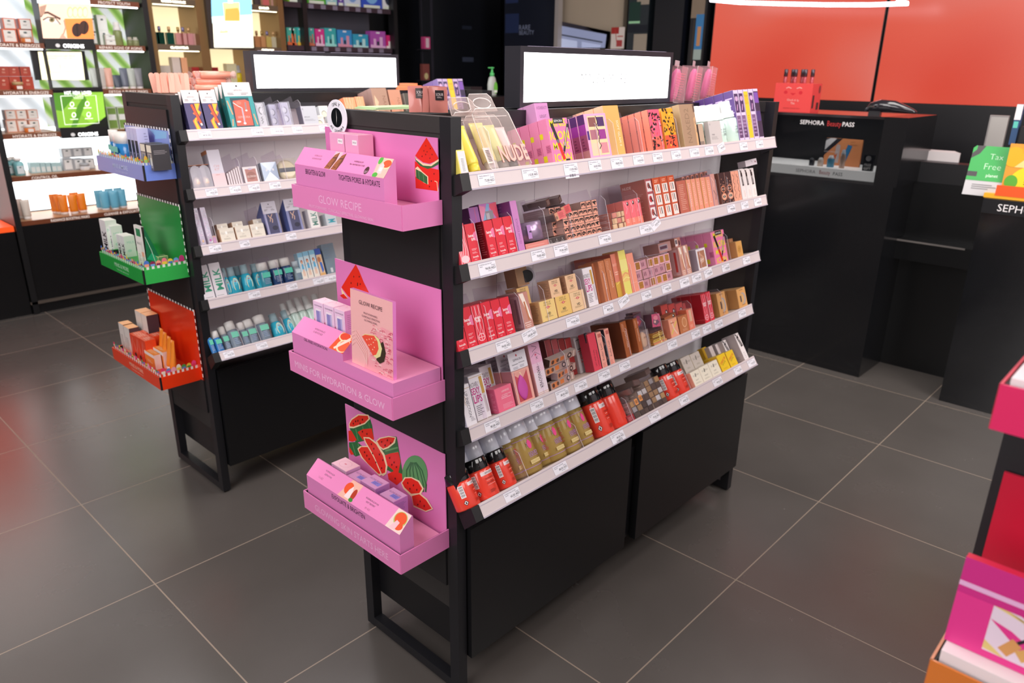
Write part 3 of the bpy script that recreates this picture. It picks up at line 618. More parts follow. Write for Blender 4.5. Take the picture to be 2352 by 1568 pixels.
# six pan palettes
def pans(): return [R_(.1, .06, .9, .95, '#eed3a6'), R_(.14, .71, .48, .92, '#8a5552'), R_(.53, .71, .86, .92, '#4b2b63'), R_(.14, .42, .48, .64, '#b0707e'), R_(.53, .42, .86, .64, '#9c3a8e'), R_(.14, .1, .48, .34, '#f2cdb0'), R_(.53, .1, .86, .34, '#d98f98'), S_([(.5, .95), (.56, .8), (.46, .72), (.54, .6), (.5, .5)], .03, '#221820'), S_([(.56, .5), (.48, .36), (.56, .28), (.46, .2)], .03, '#221820'), R_(0, .42, .09, .62, '#4b2b7c')]
c(A1, 1359, 1407, 262, .021, ('#f0a9cf', '#e9b0d3', '#f3bbdc'), pans(), 'eyeshadow_palette_box', 'pink box of six eyeshadow pans', W1, n=4, sdeco=[R_(0, .78, .9, 1, '#4e2d68'), R_(0, .55, .9, .78, '#94379a'), R_(0, .2, .9, .55, '#96506e'), R_(0, 0, .9, .2, '#bd8a86'), ln(.15, .22, .6, .5, 4, '#6f3350')])
c(A1, 1403.5, 1438.5, 243, .027, ('#dcb064', '#efb994', '#f2c7a0'), [tx('SOFT GLAM II', .78, .46, .14, '#f6ead2', rot=-90, max=.5)], 'eyeshadow_palette_box', 'tan SOFT GLAM palette box', W1, n=5, d=.028)
def squig(base, alts):
    r = random.Random(len(base)+len(alts)); d = [R_(0, 0, 1, .35, alts[0])]
    for k in range(46):
        x, y = r.uniform(.05, .95), r.uniform(.03, .97); a = r.uniform(0, 6.28); L = r.uniform(.06, .14)
        d.append(S_([(max(0, min(1, x-L*math.cos(a))), max(0, min(1, y-L*.4*math.sin(a)))), (x, y), (max(0, min(1, x+L*math.cos(a+.9))), max(0, min(1, y+L*.4*math.sin(a+.9))))], r.uniform(.05, .11), '#2a1a1a' if k % 4 else alts[k % 3]))
    return d
c(A1, 1502.5, 1528, 252, .019, ('#ee5f7c', '#f48f78', '#f59a8e'), squig('a', ['#ee6e5c', '#f090a4', '#e34a5e']), 'eyeshadow_palette_box', 'coral box with black scribble pattern', W1, n=7, sdeco=[R_(.92, 0, 1, 1, '#b06058')])
c(A1, 1533, 1558.5, 249.5, .02, ('#e8a52c', '#f3b34a', '#f0b060'), squig('abc', ['#ee5a3c', '#f2bb40', '#e88e2c']), 'eyeshadow_palette_box', 'amber box with black scribble pattern', W1, n=4)
c(A1, 1574, 1607.5, 240, .022, ('#a98a70', '#b8a07a', '#c8b09a'), [tx('NAKED2', .42, .5, .3, '#8f745c', rot=90, max=.8), P_([(.86, .02), (.95, .02), (.98, .3), (.9, .35), (.96, .5), (.88, .55), (.95, .7), (.85, .66), (.86, .4)], '#dcb080'), P_([(.9, .8), (1, .82), (1, 1), (.88, .98)], '#5e4a40')], 'eyeshadow_palette_box', 'taupe NAKED2 palette box', W1, n=5, sdeco=[R_(.0, 0, .12, 1, '#9a8066')])
# clear pouch with tubes, at the left end
def soft_tube(w, dd, h, body, cap, cols=None, capfrac=.16, label_=None, capr=.92):
    """squeeze tube standing on its cap, flat crimp on top"""
    a = MB(); ch = h*capfrac; pr = [(w*.44, dd*.46, ch*.98), (w*.46, dd*.5, ch+.002)]
    for t in range(1, 9):
        f = t/8; pr.append((w*(.46+.04*f), dd*.5*(1-f)**.7+.0008, ch+(h-ch)*f))
    a.lathe(pr, body, seg=20); a.box(-w*.5, w*.5, -.0009, .0009, h*.955, h, body)
    if label_: a.deco((-w*.3, -dd*.40, ch+h*.12), (w*.6, 0, 0), (0, dd*.30, h*.5), label_, lift=.0006)
    b = MB(); b.lathe([(w*.36*capr/.92, dd*.40, 0), (w*.40*capr/.92, dd*.44, .001), (w*.42*capr/.92, dd*.46, ch)], cap, seg=20)
    return [('tube_body', a), ('cap', b)]
CL = lambda: mt('#f3e6e2', .08, 0, 0, .20)
CLE = lambda: mt('#fdf6f4', .15, 0, 0, .7)
def bag():
    q = MB(); w, h, t = .118, .125, .03
    body = [(0, .004), (.004, 0), (w-.004, 0), (w, .004), (w-.012, h-.012), (w-.02, h), (.02, h), (.006, h-.012)]
    q.prism(body, 0, t, CL())
    hd = [(.022, h), (w-.024, h), (w-.028, h+.03), (w-.036, h+.038), (.034, h+.038), (.026, h+.03)]
    q.prism(hd, t*.45, t*.5, CL())
    for P in (body, ): 
        L = [(a, 0, b) for a, b in P+P[:1]]; q.tube(L, .0009, CLE()); L = [(a, t, b) for a, b in P+P[:1]]; q.tube(L, .0007, CLE())
    q.tube([(a, t*.47, b) for a, b in hd+hd[:1]], .0008, CLE())
    q.tube([(w*.5+.024*math.cos(k*.314), t*.47, h+.018+.011*math.sin(k*.314)) for k in range(21)], .0012, CLE())
    q.tube([(.01, 0, h*.86), (w-.02, 0, h*.86)], .0008, CLE())
    z = MB(); z.fdeco(w*.66, .042, [tx('NUDE', .5, .5, .8, '#f2bcae', thin=.035, max=1)], x=w*.32, y=-.0012, z=.008)
    for k in range(4): z.fdeco(w*.66, .042, [tx('NUDE', .5, .5, .8, '#eeb3a6', thin=.035, max=1)], x=w*.32, y=-.0012-.0004*k, z=.008)
    g = MB(); g.box(-.002, .016, -.0012, -.0004, .012, .044, mt('#f3d9cf', .5)); g.fdeco(.016, .03, [R_(.2, y_/10, .8, y_/10+.05, '#4a4040') for y_ in range(1, 9)], x=-.001, y=-.0016, z=.013)
    return [('pouch_shell', q), ('raised_lettering', z), ('barcode_sticker', g)]
BT = D(14)
MB_ = A1.M @ TT(.088, .002, .002) @ RX(-BT)
thing('bag', bag, 'clear_cosmetic_pouch', MB_, 'clear plastic pouch lettered NUDE, tubes inside, '+W1, 'pouch')
thing('bag', bag, 'clear_cosmetic_pouch', A1.M @ TT(.066, .036, .004) @ RX(-BT), 'clear plastic pouch standing behind the NUDE pouch in front', 'pouch')
for k, (x, w_, col, cap, lb) in enumerate([(.020, .036, '#f4ea9a', '#dcd8d4', 'pale yellow tube'), (.052, .030, '#e3eb9e', '#8b857d', 'pale green tube'), (.080, .026, '#f6dfe0', '#4a4548', 'blush pink tube')]):
    thing('tb%d' % k, lambda: soft_tube(w_, .022, .098-.006*k, mt(col, .25), mt(cap, .3)), 'cream_tube', MB_ @ TT(x, .014, .004), '%s inside the clear NUDE pouch' % lb, 'tube')
thing('tby', lambda: soft_tube(.030, .022, .094, mt('#f0dc5c', .3), mt('#e9d64c', .3)), 'cream_tube', A1.M @ TT(.058, .014, .002) @ RX(-BT), 'bright yellow tube left of the clear NUDE pouch', 'tube')
c(A1, 1058, 1077, 290, .03, ('#eedf78', '#e2cf62', '#f0e48c'), [R_(.1, .02, .98, .48, '#f4dde0'), R_(.3, .05, .75, .36, '#fbf2f2')]+[R_(.35, .06+k*.028, .7, .07+k*.028, '#5a5054') for k in range(10)], 'brush_set_pack', 'yellow pack with pink barcode sticker', W1)
# mint spray bottles
MINT = lambda: mt('#cfe6dd', .18, coat=.4); WHT = lambda: mt('#eef0ee', .3)
def spray(w=.024, h=.075, lab=True, body=None, cap=None, capf=.40, text='YOUR SKIN'):
    r = w/2; zb = h*(1-capf)
    a = MB(); a.lathe([(r*.92, 0), (r, .002), (r, zb*.86), (r*.95, zb*.95), (r*.6, zb)], body or MINT())
    if lab: a.deco((-r*.6, -r*1.02, zb*.1), (r*1.2, 0, 0), (0, 0, zb*.8), [tx('it', .5, .86, .1, '#5a8a8c'), tx(text, .5, .62, .08, '#4a5a60', max=.9), tx('BUT BETTER', .5, .5, .08, '#4a5a60', max=.9), ln(.15, .3, .85, .42, 3), tx('MIST', .6, .1, .07, '#4a5a60')])
    b = MB(); b.lathe([(r*.84, zb), (r*.86, zb+.001), (r*.8, zb+(h-zb)*.36), (r*.66, zb+(h-zb)*.37), (r*.6, h-.001), (r*.5, h)], cap or WHT())
    return [('bottle_body', a), ('spray_cap', b)]
def bot(fr, u0, u1, vt, key, maker, name, label, group=None, d=None, cat='bottle', z0=0, yaw=0):
    """round bottle whose base spans columns u0..u1 and whose top is at row vt; maker(width, height)"""
    d0 = d if d is not None else .006; x0 = fr.x(u0, d0+.01, z0); x1 = fr.x(u1, d0+.01, z0); w = abs(x1-x0); cx = (x0+x1)/2
    h = fr.z(cx, d0+w/2, vt)-z0
    return thing((key, round(w, 4), round(h, 3)), lambda: maker(w, h), name, fr.M @ TT(cx, d0+w/2, z0) @ RZ(yaw), label, cat, group)
bot(A1, 1681, 1706, 234, 'mint', lambda w, h: spray(w, h), 'spray_bottle', 'mint spray bottle standing alone at the front, '+W1, 'mint spray bottles with white caps')
for k, u in enumerate([1606, 1622, 1638, 1653, 1668]):
    bot(A1, u, u+22, 246-1.5*k, 'mint', lambda w, h: spray(w, h), 'spray_bottle', '%s mint spray bottle from the left in the back rank, top shelf' % ('first', 'second', 'third', 'fourth', 'fifth')[k], 'mint spray bottles with white caps', d=.030 if k else .034)
c(A1, 1609, 1632, 285, .012, ('#b69c86', '#232226', '#d8d0cc'), [R_(.05, .03, .95, .97, '#bfa58e'), R_(.05, .03, .85, .2, '#8c7a70'), R_(.0, .0, .08, 1, '#2a2a2e')], 'mirror_compact_box', 'small bronze mirrored box before the mint bottles', 'top shelf', w=.026)
c(A1, 1634, 1661, 279, .014, ('#c9c2c0', '#bdb6b4', '#d8d4d2'), [tx('it', .12, .88, .09, '#5a5a66'), tx('PORE', .3, .42, .07, '#55505a', max=.4), ln(.12, .2, .8, .34, 3, '#a09a9a')], 'cream_box', 'small pale grey box before the mint bottles', 'top shelf')
TPR = [('#a78fb2', '#5b4372'), ('#a78fb2', '#54406a'), ('#edc02e', '#d9a514'), ('#a78fb2', '#54406a'), ('#3b2c58', '#5b4382')]
def tarte(k):
    if k == 2: return [R_(.08, .04, .92, .96, '#f2c436'), tx('tarte', .5, .86, .3, '#c99a2a', max=.7), ln(.3, .3, .7, .5, 5, '#dca020')]
    if k == 4: return [R_(.06, .04, .96, .95, '#38304a'), R_(.1, .72, .9, .93, '#7a52a8'), R_(.1, .36, .9, .56, '#4a3a74')]
    return [R_(.1, .56, .86, .93, '#43325c'), E_(.5, .83, .3, .05, '#c7a2c9'), S_([(.4, .60), (.55, .72)], .2, '#b48ab4'), R_(.1, .06, .86, .5, '#7c5f86'), R_(.1, .06, .86, .26, '#5f446c'), ln(.2, .1, .8, .45, 5, '#a283a8')]
for k in range(5):
    a = 1700+k*11.2
    c(A1, a, a+10.9, 207-.8*k, .030, ('#d9c6e2', '#5c3f86', '#d9cfe0'), tarte(k), 'mascara_box', ('tall lilac box next to the mint bottle', 'tall lilac box, second of five', 'tall yellow box between lilac ones', 'tall lilac box, fourth of five', 'tall dark violet box by the end panel')[k], W1,
      n=5 if k == 0 else 2, sdeco=[ln(.1, .12+j*.14, .9, .18+j*.14, 1, '#cdb8de') for j in range(6)] if k == 0 else None)

# ---- second shelf
c(A2, 1192.5, 1207.5, 462.5, .075, ('#cf86c4', '#8d4f95', '#c080bc'), [tx('GLOW ESSENCE', .5, .4, .3, '#9a5a9a', rot=90, max=.5)], 'perfume_box', 'tall lilac box right of the red tint boxes', W2, sdeco=[ln(.15, .2, .85, .95, 12, '#a86cb0')])
c(A2, 1124, 1163, 470, .03, ('#c77ac0', '#9a5aa2', '#b06ab0'), [P_([(0, .55), (.4, .7), (.3, .95), (0, .98)], '#e88ab0'), P_([(.5, .98), (1, .6), (1, 1)], '#e0506a'), P_([(.2, .5), (.6, .98), (.45, 1), (.1, .7)], '#86b0d8'), R_(.28, .3, .72, .86, '#8f8a94'), R_(.33, .34, .5, .82, '#b9b4bc'), R_(.0, 0, 1, .3, '#d8607a')], 'perfume_box', 'lilac box with a grey square behind the red tint boxes', 'shelf two', d=.034)
c(A2, 1100, 1122, 478, .03, ('#9a5aa2', '#8d4f95', '#a868b0'), [R_(.55, 0, .62, 1, '#c05a8c')], 'perfume_box', 'plain purple box behind the red tint boxes', 'shelf two', d=.034, n=1)
def tin(w, h):
    a = MB(); a.lathe([(w*.5, .001), (w*.5, h*.96), (w*.46, h)], mt('#b39ab8', .25, .5), seg=28)
    a.deco((-w*.38, -w*.43, h*.15), (w*.3, -w*.02, 0), (0, 0, h*.7), [R_(0, 0, 1, 1, '#b684c4'), E_(.5, .5, .3, .07, '#3a2a4a')], .0005)
    b = MB(); b.lathe([(w*.505, 0), (w*.51, h*.03)], mt('#5a4048', .4), seg=28); return [('carton_tube', a), ('base_ring', b)]
c(A2, 1209, 1262, 561, .05, ('#e08a80', '#c8706c', '#e9a097'), [ln(.1, .4, .9, .6, 1, '#eeb0a4')], 'flat_gift_box', 'flat salmon box under the silver round tin', W2, flap=False)
bot(A2, 1206, 1257, 512, 'tin', tin, 'round_tin', 'lilac and silver round tin on the salmon box, shelf two', None, cat='tin', z0=.0152)
NUMS = ['3', '5', '4', '3', '9', '4', '5', '3.5', '2', '6']
def grid(fr, u0, u1, d, cols, rows, cw, ch, L, F, S, name, desc, where, pick=None, skip=lambda r, c_: False, jit=.0016, group=None, maxrow=None, tops='#c9b4ac'):
    """pile of long thin boxes lying with their ends to the front"""
    x0 = fr.x(u0, d); w = (fr.x(u1, d)-x0)/cols if not cw else cw
    for r in range(rows):
        for k in range(cols):
            if skip(r, k): continue
            v = (r*7+k*3+(r*k) % 5) % len(pick)
            key = (name, desc, v, round(w, 4), round(ch, 4))
            def mk():
                q = MB(); ends = pick[v]; q.box(.0004, w-.0004, 0, L, 0, ch-.0004, mt(S, .3), front=mt(ends[0], .35, ends[2] if len(ends) > 2 else 0), top=mt(tops, .3), side=mt(S, .3))
                q.box(.0002, w-.0002, -.0003, .0004, ch-.0012, ch-.0003, SILV()); q.box(.0002, .0009, -.0003, .0004, 0, ch-.0004, SILV())
                q.fdeco(w, ch, ends[1], y=-.0004); q.deco((0, L, 0), (0, -L, 0), (0, 0, ch), [ln(.1, .3, .9, .8, 2, '#f0d8d0')]); return [(name, q)]
            M = fr.M @ TT(x0+k*w+random.uniform(-jit, jit), d+random.uniform(0, .004), r*ch) @ RY(random.uniform(-.05, .05)) @ RZ(random.uniform(-.03, .03))
            thing(key, mk, name, M, '%s, %s layer, %s from left, %s' % (desc, ('lowest', 'second', 'third', 'fourth', 'fifth', 'sixth')[r], ('first', 'second', 'third', 'fourth', 'fifth', 'sixth', 'seventh', 'eighth', 'ninth', 'tenth', 'eleventh', 'twelfth')[k], where), 'box', group or desc+' pile')
BP = [('#e9a58f', [tx(n_, .5, .5, .75, '#151214', rot=90, max=.7, thin=.03)]) for n_ in ('3', '5', '4', '9', '3')]+[('#4a3e3e', [tx('6', .5, .6, .35, '#cfc4c0'), ln(.2, .1, .8, .35, 3, '#a8a0a0')])]
BP2 = [('#6a5a56', [R_(.12, .1, .88, .9, '#5a4a46')], .5), ('#8a8084', [R_(.1, .1, .9, .9, '#9a9498')], .7), ('#a8845e', [R_(.1, .1, .9, .9, '#b08a62')], .3), ('#4a3c3a', [R_(.1, .1, .9, .9, '#4e403e')], .5), ('#b9b4b6', [R_(.1, .1, .9, .9, '#c4bec0')], .8), ('#96765a', [R_(.1, .1, .9, .9, '#9c7c5e')], .3)]
grid(A2, 1303, 1383.5, .006, 7, 5, None, .0158, .07, '', '#cfa79c', 'brow_pencil_box', 'salmon ended brow pencil box', 'shelf two', BP[:5]+BP[:1], lambda r, k: r == 4 and k < 4, group='salmon brow pencil boxes with numerals')
grid(A2, 1262, 1302, .004, 3, 1, None, .014, .07, '', '#c9b0a8', 'brow_pencil_box', 'dark ended brow pencil box', 'left of salmon ends, shelf two', BP[5:], group='dark ended pencil boxes')
grid(A2, 1276, 1302, .030, 2, 5, None, .0158, .08, '', '#d8b8b0', 'brow_pencil_box', 'silver sided brow pencil box', 'behind the dark ends, shelf two', BP[:5], lambda r, k: r == 0, group='silver sided brow pencil boxes')
def single(fr, pos, size, cols, deco, name, label, rot=(0, 0, 0), cat='box', group=None, m=0, rr=.35, key=None):
    w, L, h = size
    def mk():
        q = MB(); q.box(0, w, 0, L, 0, h, mt(cols[1], rr, m), front=mt(cols[0], rr, m), top=mt(cols[2], rr, m))
        if deco: q.fdeco(w, h, deco, y=-.0001)
        return [(name, q)]
    return thing(key or ('s', size, cols, label if deco else '', m), mk, name, fr.M @ TT(*pos) @ RZ(rot[2]) @ RY(rot[1]) @ RX(rot[0]), label, cat, group)
xs = A2.x(1302, .01)
for k, (dx, z, ry, rz, L, lb) in enumerate([(-.008, .047, -.25, .5, .05, 'uppermost, by the red card'), (-.04, .081, -.2, .25, .06, 'tumbled across the silver stack'), (.008, .083, -.35, .35, .06, 'tumbled at the very top of the pile'), (.022, .070, .45, .2, .05, 'tumbled, corner pointing up')]):
    single(A2, (xs+dx, .008+k*.004, z), (.017, L, .015), ('#5a4844', '#8a7a74', '#c9beba'), [R_(.15, .15, .85, .85, '#6e5a55')], 'brow_pencil_box', 'brow pencil box %s, shelf two' % lb, (0, ry, rz), m=.45, rr=.25)
for k, (dx, z, rz) in enumerate([(-.030, .046, -.3), (-.005, .056, -.15)]):
    single(A2, (xs+dx, .002, z), (.027, .005, .018), ('#d84a4c', '#b88a78', '#d8605c'), [R_(0, 0, .3, 1, '#c9855f'), E_(.12, .4, .1, .2, '#7a4a34'), ln(.4, .2, .9, .85, 5, '#a8282c')], 'brow_sampler_card', 'small red card with face print %s, shelf two' % ('lower, by the silver tin' if not k else 'upper, against the pencil boxes'), (0, -.2, rz))
c(A2, 1405, 1425, 487, .05, ('#efc7a0', '#d98d78', '#e0a088'), None, 'hidden_box', 'x', 'y') if False else None
grid(A2, 1411, 1456, .006, 4, 3, None, .0135, .06, '', '#d08672', 'eyebrow_box', 'beige ended benefit brow box', 'shelf two', [('#d9b08c', [R_(.2, .15, .8, .85, '#e6c4a0')]), ('#e2bd98', [R_(.15, .1, .5, .9, '#d0a684')]), ('#cf8478', [R_(.2, .2, .8, .8, '#d88c80')])], lambda r, k: r == 2 and k == 3, group='beige ended brow boxes', tops='#d98a78')
for k, (a, b, vt) in enumerate([(1440, 1453, 463), (1453.4, 1465.8, 459.5), (1466, 1479, 456)]):
    c(A2, a, b, vt, .025, ('#f2717c', '#e48278', '#f08a8c'), [R_(0, 0, 1, .3, '#f58a78'), S_([(.2, .95), (.6, .7), (.3, .5)], .12, '#f9a0a8'), E_(.75, .88, .16, .08, '#2a2024'), E_(.7, .9, .07, .04, '#f4f0ee'), ln(.2, .12, .7, .3, 3, '#fbc0b8')], 'lip_tint_box', 'coral pink tint box %s of three' % ('first', 'second', 'third')[k], W2, n=2)
def sw(): return [R_(.12, .70, .88, .95, '#e9dfe0'), E_(.45, .84, .22, .07, '#9a5450'), S_([(.5, .86), (.75, .76)], .16, '#3a2c2e'), R_(.12, .38, .88, .64, '#e9dfe0'), E_(.45, .52, .24, .08, '#c23c40'), S_([(.45, .55), (.75, .45)], .16, '#3a2c2e'), R_(.12, .06, .88, .32, '#e9dfe0'), E_(.45, .2, .24, .08, '#a85450'), S_([(.5, .2), (.85, .1)], .12, '#3a2c2e')]
c(A2, 1497, 1511, 412, .078, ('#b0555c', '#bb7368', '#b0746c'), sw(), 'lip_set_box', 'dusty rose box with three lipstick pictures', W2, n=1, sdeco=[tx('NUDE', .25, .88, .07, '#f0d8d2', thin=.02), ln(.1, .1, .85, .72, 18, '#cf9a90')])
c(A2, 1497, 1509, 425, .07, ('#a8646a', '#a86a68', '#a06a68'), None, 'lip_set_box', 'dusty rose box hidden behind the lipstick picture box', W2, d=.09, sdeco=[tx('NUDE', .3, .85, .07, '#d8b0ac', thin=.02), ln(.1, .1, .85, .72, 12, '#b88480')])
def three(): return [R_(.18, .62, .92, .84, '#efe6e0'), R_(.18, .34, .92, .58, '#efe6e0'), R_(.18, .04, .92, .30, '#efe6e0')]+[S_([(x_, y_), (x_+.06, y_-.16)], .09, c_) for y_ in (.82, .56, .28) for x_, c_ in ((.38, '#c25a3c'), (.62, '#1c181a'))]+[ln(.25, .88, .85, .96, 2, '#f6b8a0')]
for k, (a, b, vt) in enumerate([(1513, 1529.3, 409.7), (1530, 1546, 406.7), (1547, 1562, 404)]):
    c(A2, a, b, vt, .03, ('#cf5a36', '#b8472c', '#c8603e'), three(), 'mascara_set_box', 'orange red crayon box, %s of three' % ('first', 'second', 'third')[k], W2, n=2)
c(A2, 1565, 1586, 417, .05, ('#c06a58', '#b05c50', '#b86a5c'), [ln(.2, .1, .8, .9, 14, '#d89a88')], 'powder_box', 'brick red box left of the rose gold boxes', W2)
for k, (a, b) in enumerate([(1586.5, 1597), (1597.5, 1607.5), (1608, 1618.3), (1618.8, 1629.5), (1630, 1641)]):
    c(A2, a, b, 413.5-1.6*k, .045, ('#eb9a82', '#d99a4c' if k % 2 else '#cf8e7a', '#f0b09c'), [ln(.3, .15, .7, .9, 12, '#f6c0ac'), R_(0, 0, .07, 1, '#d8a040')], 'mascara_box', 'rose gold box, %s of five' % ('first', 'second', 'third', 'fourth', 'fifth')[k], W2, n=1, yaw=.02*(k % 3-1))
c(A2, 1642, 1651.5, 400.5, .05, ('#d49a90', '#c8a0b4', '#d8a8a0'), [S_([(.2, .9), (.7, .75), (.4, .6)], .1, '#f0c4bc'), S_([(.3, .5), (.7, .35), (.5, .2)], .12, '#7a5a5c')], 'mascara_box', 'pink marbled box', W2, n=1)
xg = A2.x(1590, .03)
for k in range(6):
    single(A2, (A2.x(1578+k*10.5, .028), .026, .0805+.001*k), (.011, .05, .0155), ('#cf8e80', '#c89488', '#d8a498'), [E_(.5, .5, .4, .36, '#4a4048')], 'eyeliner_box', 'small pink box with dark oval, %s of six atop the rose gold boxes' % ('first', 'second', 'third', 'fourth', 'fifth', 'sixth')[k], group='small oval printed boxes', key='ovb')
def eyes(): return [E_(.5, .48, .42, .11, '#d98a6a'), E_(.5, .48, .32, .08, '#4a3432'), E_(.5, .48, .24, .03, '#e6c0b0'), E_(.5, .48, .1, .03, '#2c1c20'), E_(.5, .24, .46, .12, '#d98a6a'), E_(.5, .24, .36, .09, '#e0b49c'), E_(.5, .24, .26, .035, '#3a282c'), E_(.5, .24, .1, .02, '#a8b4a8')]+[E_(x_, y_, .05, .014, '#e8a486') for x_, y_ in ((.2, .65), (.7, .7), (.4, .8), (.8, .6), (.25, .08), (.8, .06), (.55, .62))]
for k, (a, b) in enumerate([(1660.5, 1673), (1674, 1688)]):
    c(A2, a, b, 398-2*k, .045, ('#3a2a2c', '#8a5a4e', '#3a2c2e'), eyes(), 'mascara_box', 'black box with ringed eye pictures, %s the coral box' % ('further from', 'next to')[k], W2)
for k, (a, b) in enumerate([(1688.6, 1696.8), (1697.2, 1705.3)]):
    c(A2, a, b, 394-k, .045, ('#f2ab90', '#dc9a84', '#f4b8a0'), [S_(wave(.5, .15, 26, k, .1, .9, 26), .1, '#5a4444'), ln(.6, .1, .8, .9, 12, '#e09078')], 'mascara_box', 'slim coral box with black handwriting, %s of two' % ('first', 'second')[k], W2)
def abh(): return [S_([(.15, 1), (.5, .9), (.7, .98)], .04, '#201a1e'), S_([(.3, .96), (.45, .88)], .2, '#201a1e'), S_([(.45, .88), (.55, .45)], .34, '#1c181c'), tx('BROW', .52, .62, .22, '#e8e0e0', rot=-90, max=.25), ln(.5, .08, .8, .3, 5, '#e6c4bc')]
for k, (a, b) in enumerate([(1706.5, 1717.3), (1717.6, 1728.2), (1728.6, 1740)]):
    c(A2, a, b, 389-.8*k, .03, ('#efe6e4', '#d8cfd2', '#f2ecea'), abh(), 'brow_gel_box', 'white box with black wand, %s of three' % ('first', 'second', 'third')[k], W2)
single(A2, (A2.x(1712, .03), .012, .094), (.05, .03, .018), ('#d8ccd2', '#cfc4ca', '#ded4d8'), [E_(.86, .5, .05, .16, '#7a3040'), S_([(.5, .9), (.6, .5)], .02, '#4a3a40')], 'brow_gel_box', 'pale box lying across the white wand boxes, '+W2, (0, -.05, -.25))

# ---- third shelf
def gloss(side=False): return [P_([(.05, .98), (.5, .98), (.75, .55), (.9, .2), (.7, .3), (.4, .6)], '#f6e8dc'), S_([(.45, .75), (.62, .22)], .16, '#c07a54'), R_(.1, .16, .75, .18, '#f0d8d0'), R_(.1, .1, .75, .12, '#f0d8d0'), R_(.2, .05, .7, .07, '#f0d8d0')]
def glside(col): return [R_(.2, .06, .86, .92, '#d8b0b0'), R_(.26, .1, .8, .88, '#cfa0a4'), S_([(.62, .84), (.60, .16)], .2, col)]
c(A3, 1207, 1227.5, 674.5, .034, ('#c88c80', '#bd8484', '#c89a92'), gloss(), 'lip_gloss_box', 'dusty pink gloss box with white smear', W3, n=2, sdeco=glside('#8a4a58'))
for k, (a, b, vt) in enumerate([(1568.5, 1579, 568), (1579.6, 1590.3, 564.5)]):
    c(A3, a, b, vt, .036, ('#cf9684', '#c8908a', '#d0a094'), gloss(), 'lip_gloss_box', 'pale pink gloss box %s the white framed box' % ('second from', 'next to')[k], W3, sdeco=glside('#c2403c'))
def muf(): return [tx('MAKE UP', .5, .90, .085, '#7c6044', max=.5), tx('FOR EVER', .5, .80, .085, '#7c6044', max=.52), E_(.5, .67, .1, .06, '#d0404c'), E_(.5, .67, .05, .03, '#f4dcc8'), S_([(.3, .67), (.7, .67)], .012, '#d0404c'), tx('HD', .5, .38, .12, '#2c2620', thin=.03), ln(.22, .2, .8, .30, 3, '#a08460'), R_(0, -.0, 1, .05, '#16141a')]
MS = [ln(.08, .1, .92, .9, 16, '#9a7c60')]
for k, (a, b, vt, cl) in enumerate([(1247.6, 1282.5, 694.5, '#f0cf86'), (1284, 1316, 683, '#ecc474'), (1316.4, 1348.5, 673.5, '#efcba0')]):
    r = c(A3, a, b, vt, .036, (cl, '#d9ac7a', '#e0b888'), muf(), 'powder_box', 'setting powder box, %s, bottom row' % ('deeper tan, leftmost', 'gold, middle', 'beige, rightmost')[k], 'shelf three', sdeco=MS)
    if not k: zt = r[3]+.0015
for k, (u, vt, cl, z, d, lb) in enumerate([(1208, 650, '#e0b876', .046, .035, 'gold, left with its base in shade'), (1280, 625, '#edc49c', .0465, .006, 'beige, facing left'), (1316, 616, '#edc49c', .0465, .008, 'beige, at the right')]):
    x_ = A3.x((1195, 1268, 1305)[k], d, z); M = A3.M @ TT(x_, d, z)
    def mk():
        q = MB(); q.box(0, .038, 0, .036, 0, .0425, mt('#cfa080', .4), front=mt(cl, .4), top=mt('#dcb48c', .4)); q.fdeco(.038, .0425, muf(), y=-.0001); q.deco((0, .036, 0), (0, -.036, 0), (0, 0, .0425), MS); return [('powder_box', q)]
    thing(('muf', k), mk, 'powder_box', M, 'setting powder box, %s, upper row of shelf three' % lb, 'box')
thing('mufs', lambda: [('powder_box', MB().box(0, .038, 0, .036, 0, .042, mt('#a8805e', .4), top=mt('#b8906e', .4)).fdeco(.038, .042, MS, y=-.0001))], 'powder_box', A3.M @ TT(A3.x(1186, .07, .05), .052, .046+.0435), 'brown side-on powder box topping the left stack, shelf three', 'box')
thing('mufb', lambda: [('powder_box', MB().box(0, .038, 0, .036, 0, .044, mt('#a8845e', .4), top=mt('#b8906e', .4)))], 'powder_box', A3.M @ TT(A3.x(1188, .035, 0), .045, .0005), 'shaded powder box under the left gold one, shelf three', 'box')
def jar():
    q = MB(); q.M = RX(math.pi/2) @ RZ(0); q.lathe([(.018, .002), (.0185, .004), (.0185, .024)], mt('#c9c6d2', .2), seg=24); l = MB(); l.M = RX(math.pi/2); l.lathe([(.0135, .0242), (.0145, .027), (.0140, .040)], mt('#101015', .2), seg=24); return [('jar_body', q), ('lid', l)]
thing('jar', jar, 'powder_jar', A3.M @ TT(A3.x(1228, .05, .11), .072, .109) @ RZ(-.9) , 'round jar on its side with black lid, '+W3, 'jar')
def sexy(): return [tx('SEXY', .3, .66, .15, '#c82a86', max=.6, thin=.03), tx('LIPS', .34, .48, .17, '#c82a86', max=.6, thin=.03), tx('INSTANTLY', .32, .80, .1, '#4a4248', max=.62), S_([(.78, .93), (.8, .55)], .2, '#caa050'), S_([(.8, .55), (.84, .12)], .2, '#d8ccd0'), S_([(.82, .5), (.86, .14)], .1, '#c0b4bc'), ln(.12, .1, .6, .34, 6, '#8a848c')]
c(A3, 1354, 1376, 618, .03, ('#eee8ee', '#dcd4dc', '#f2eef2'), sexy(), 'lip_gloss_box', 'white SEXY LIPS box behind the powders', W3, d=.016)
ab = lambda t, c_='#f0cdb8': [tx(t, .6, .5, .24, c_, rot=-90, max=.6), ln(.2, .72, .6, .95, 6, '#d89a7c')]
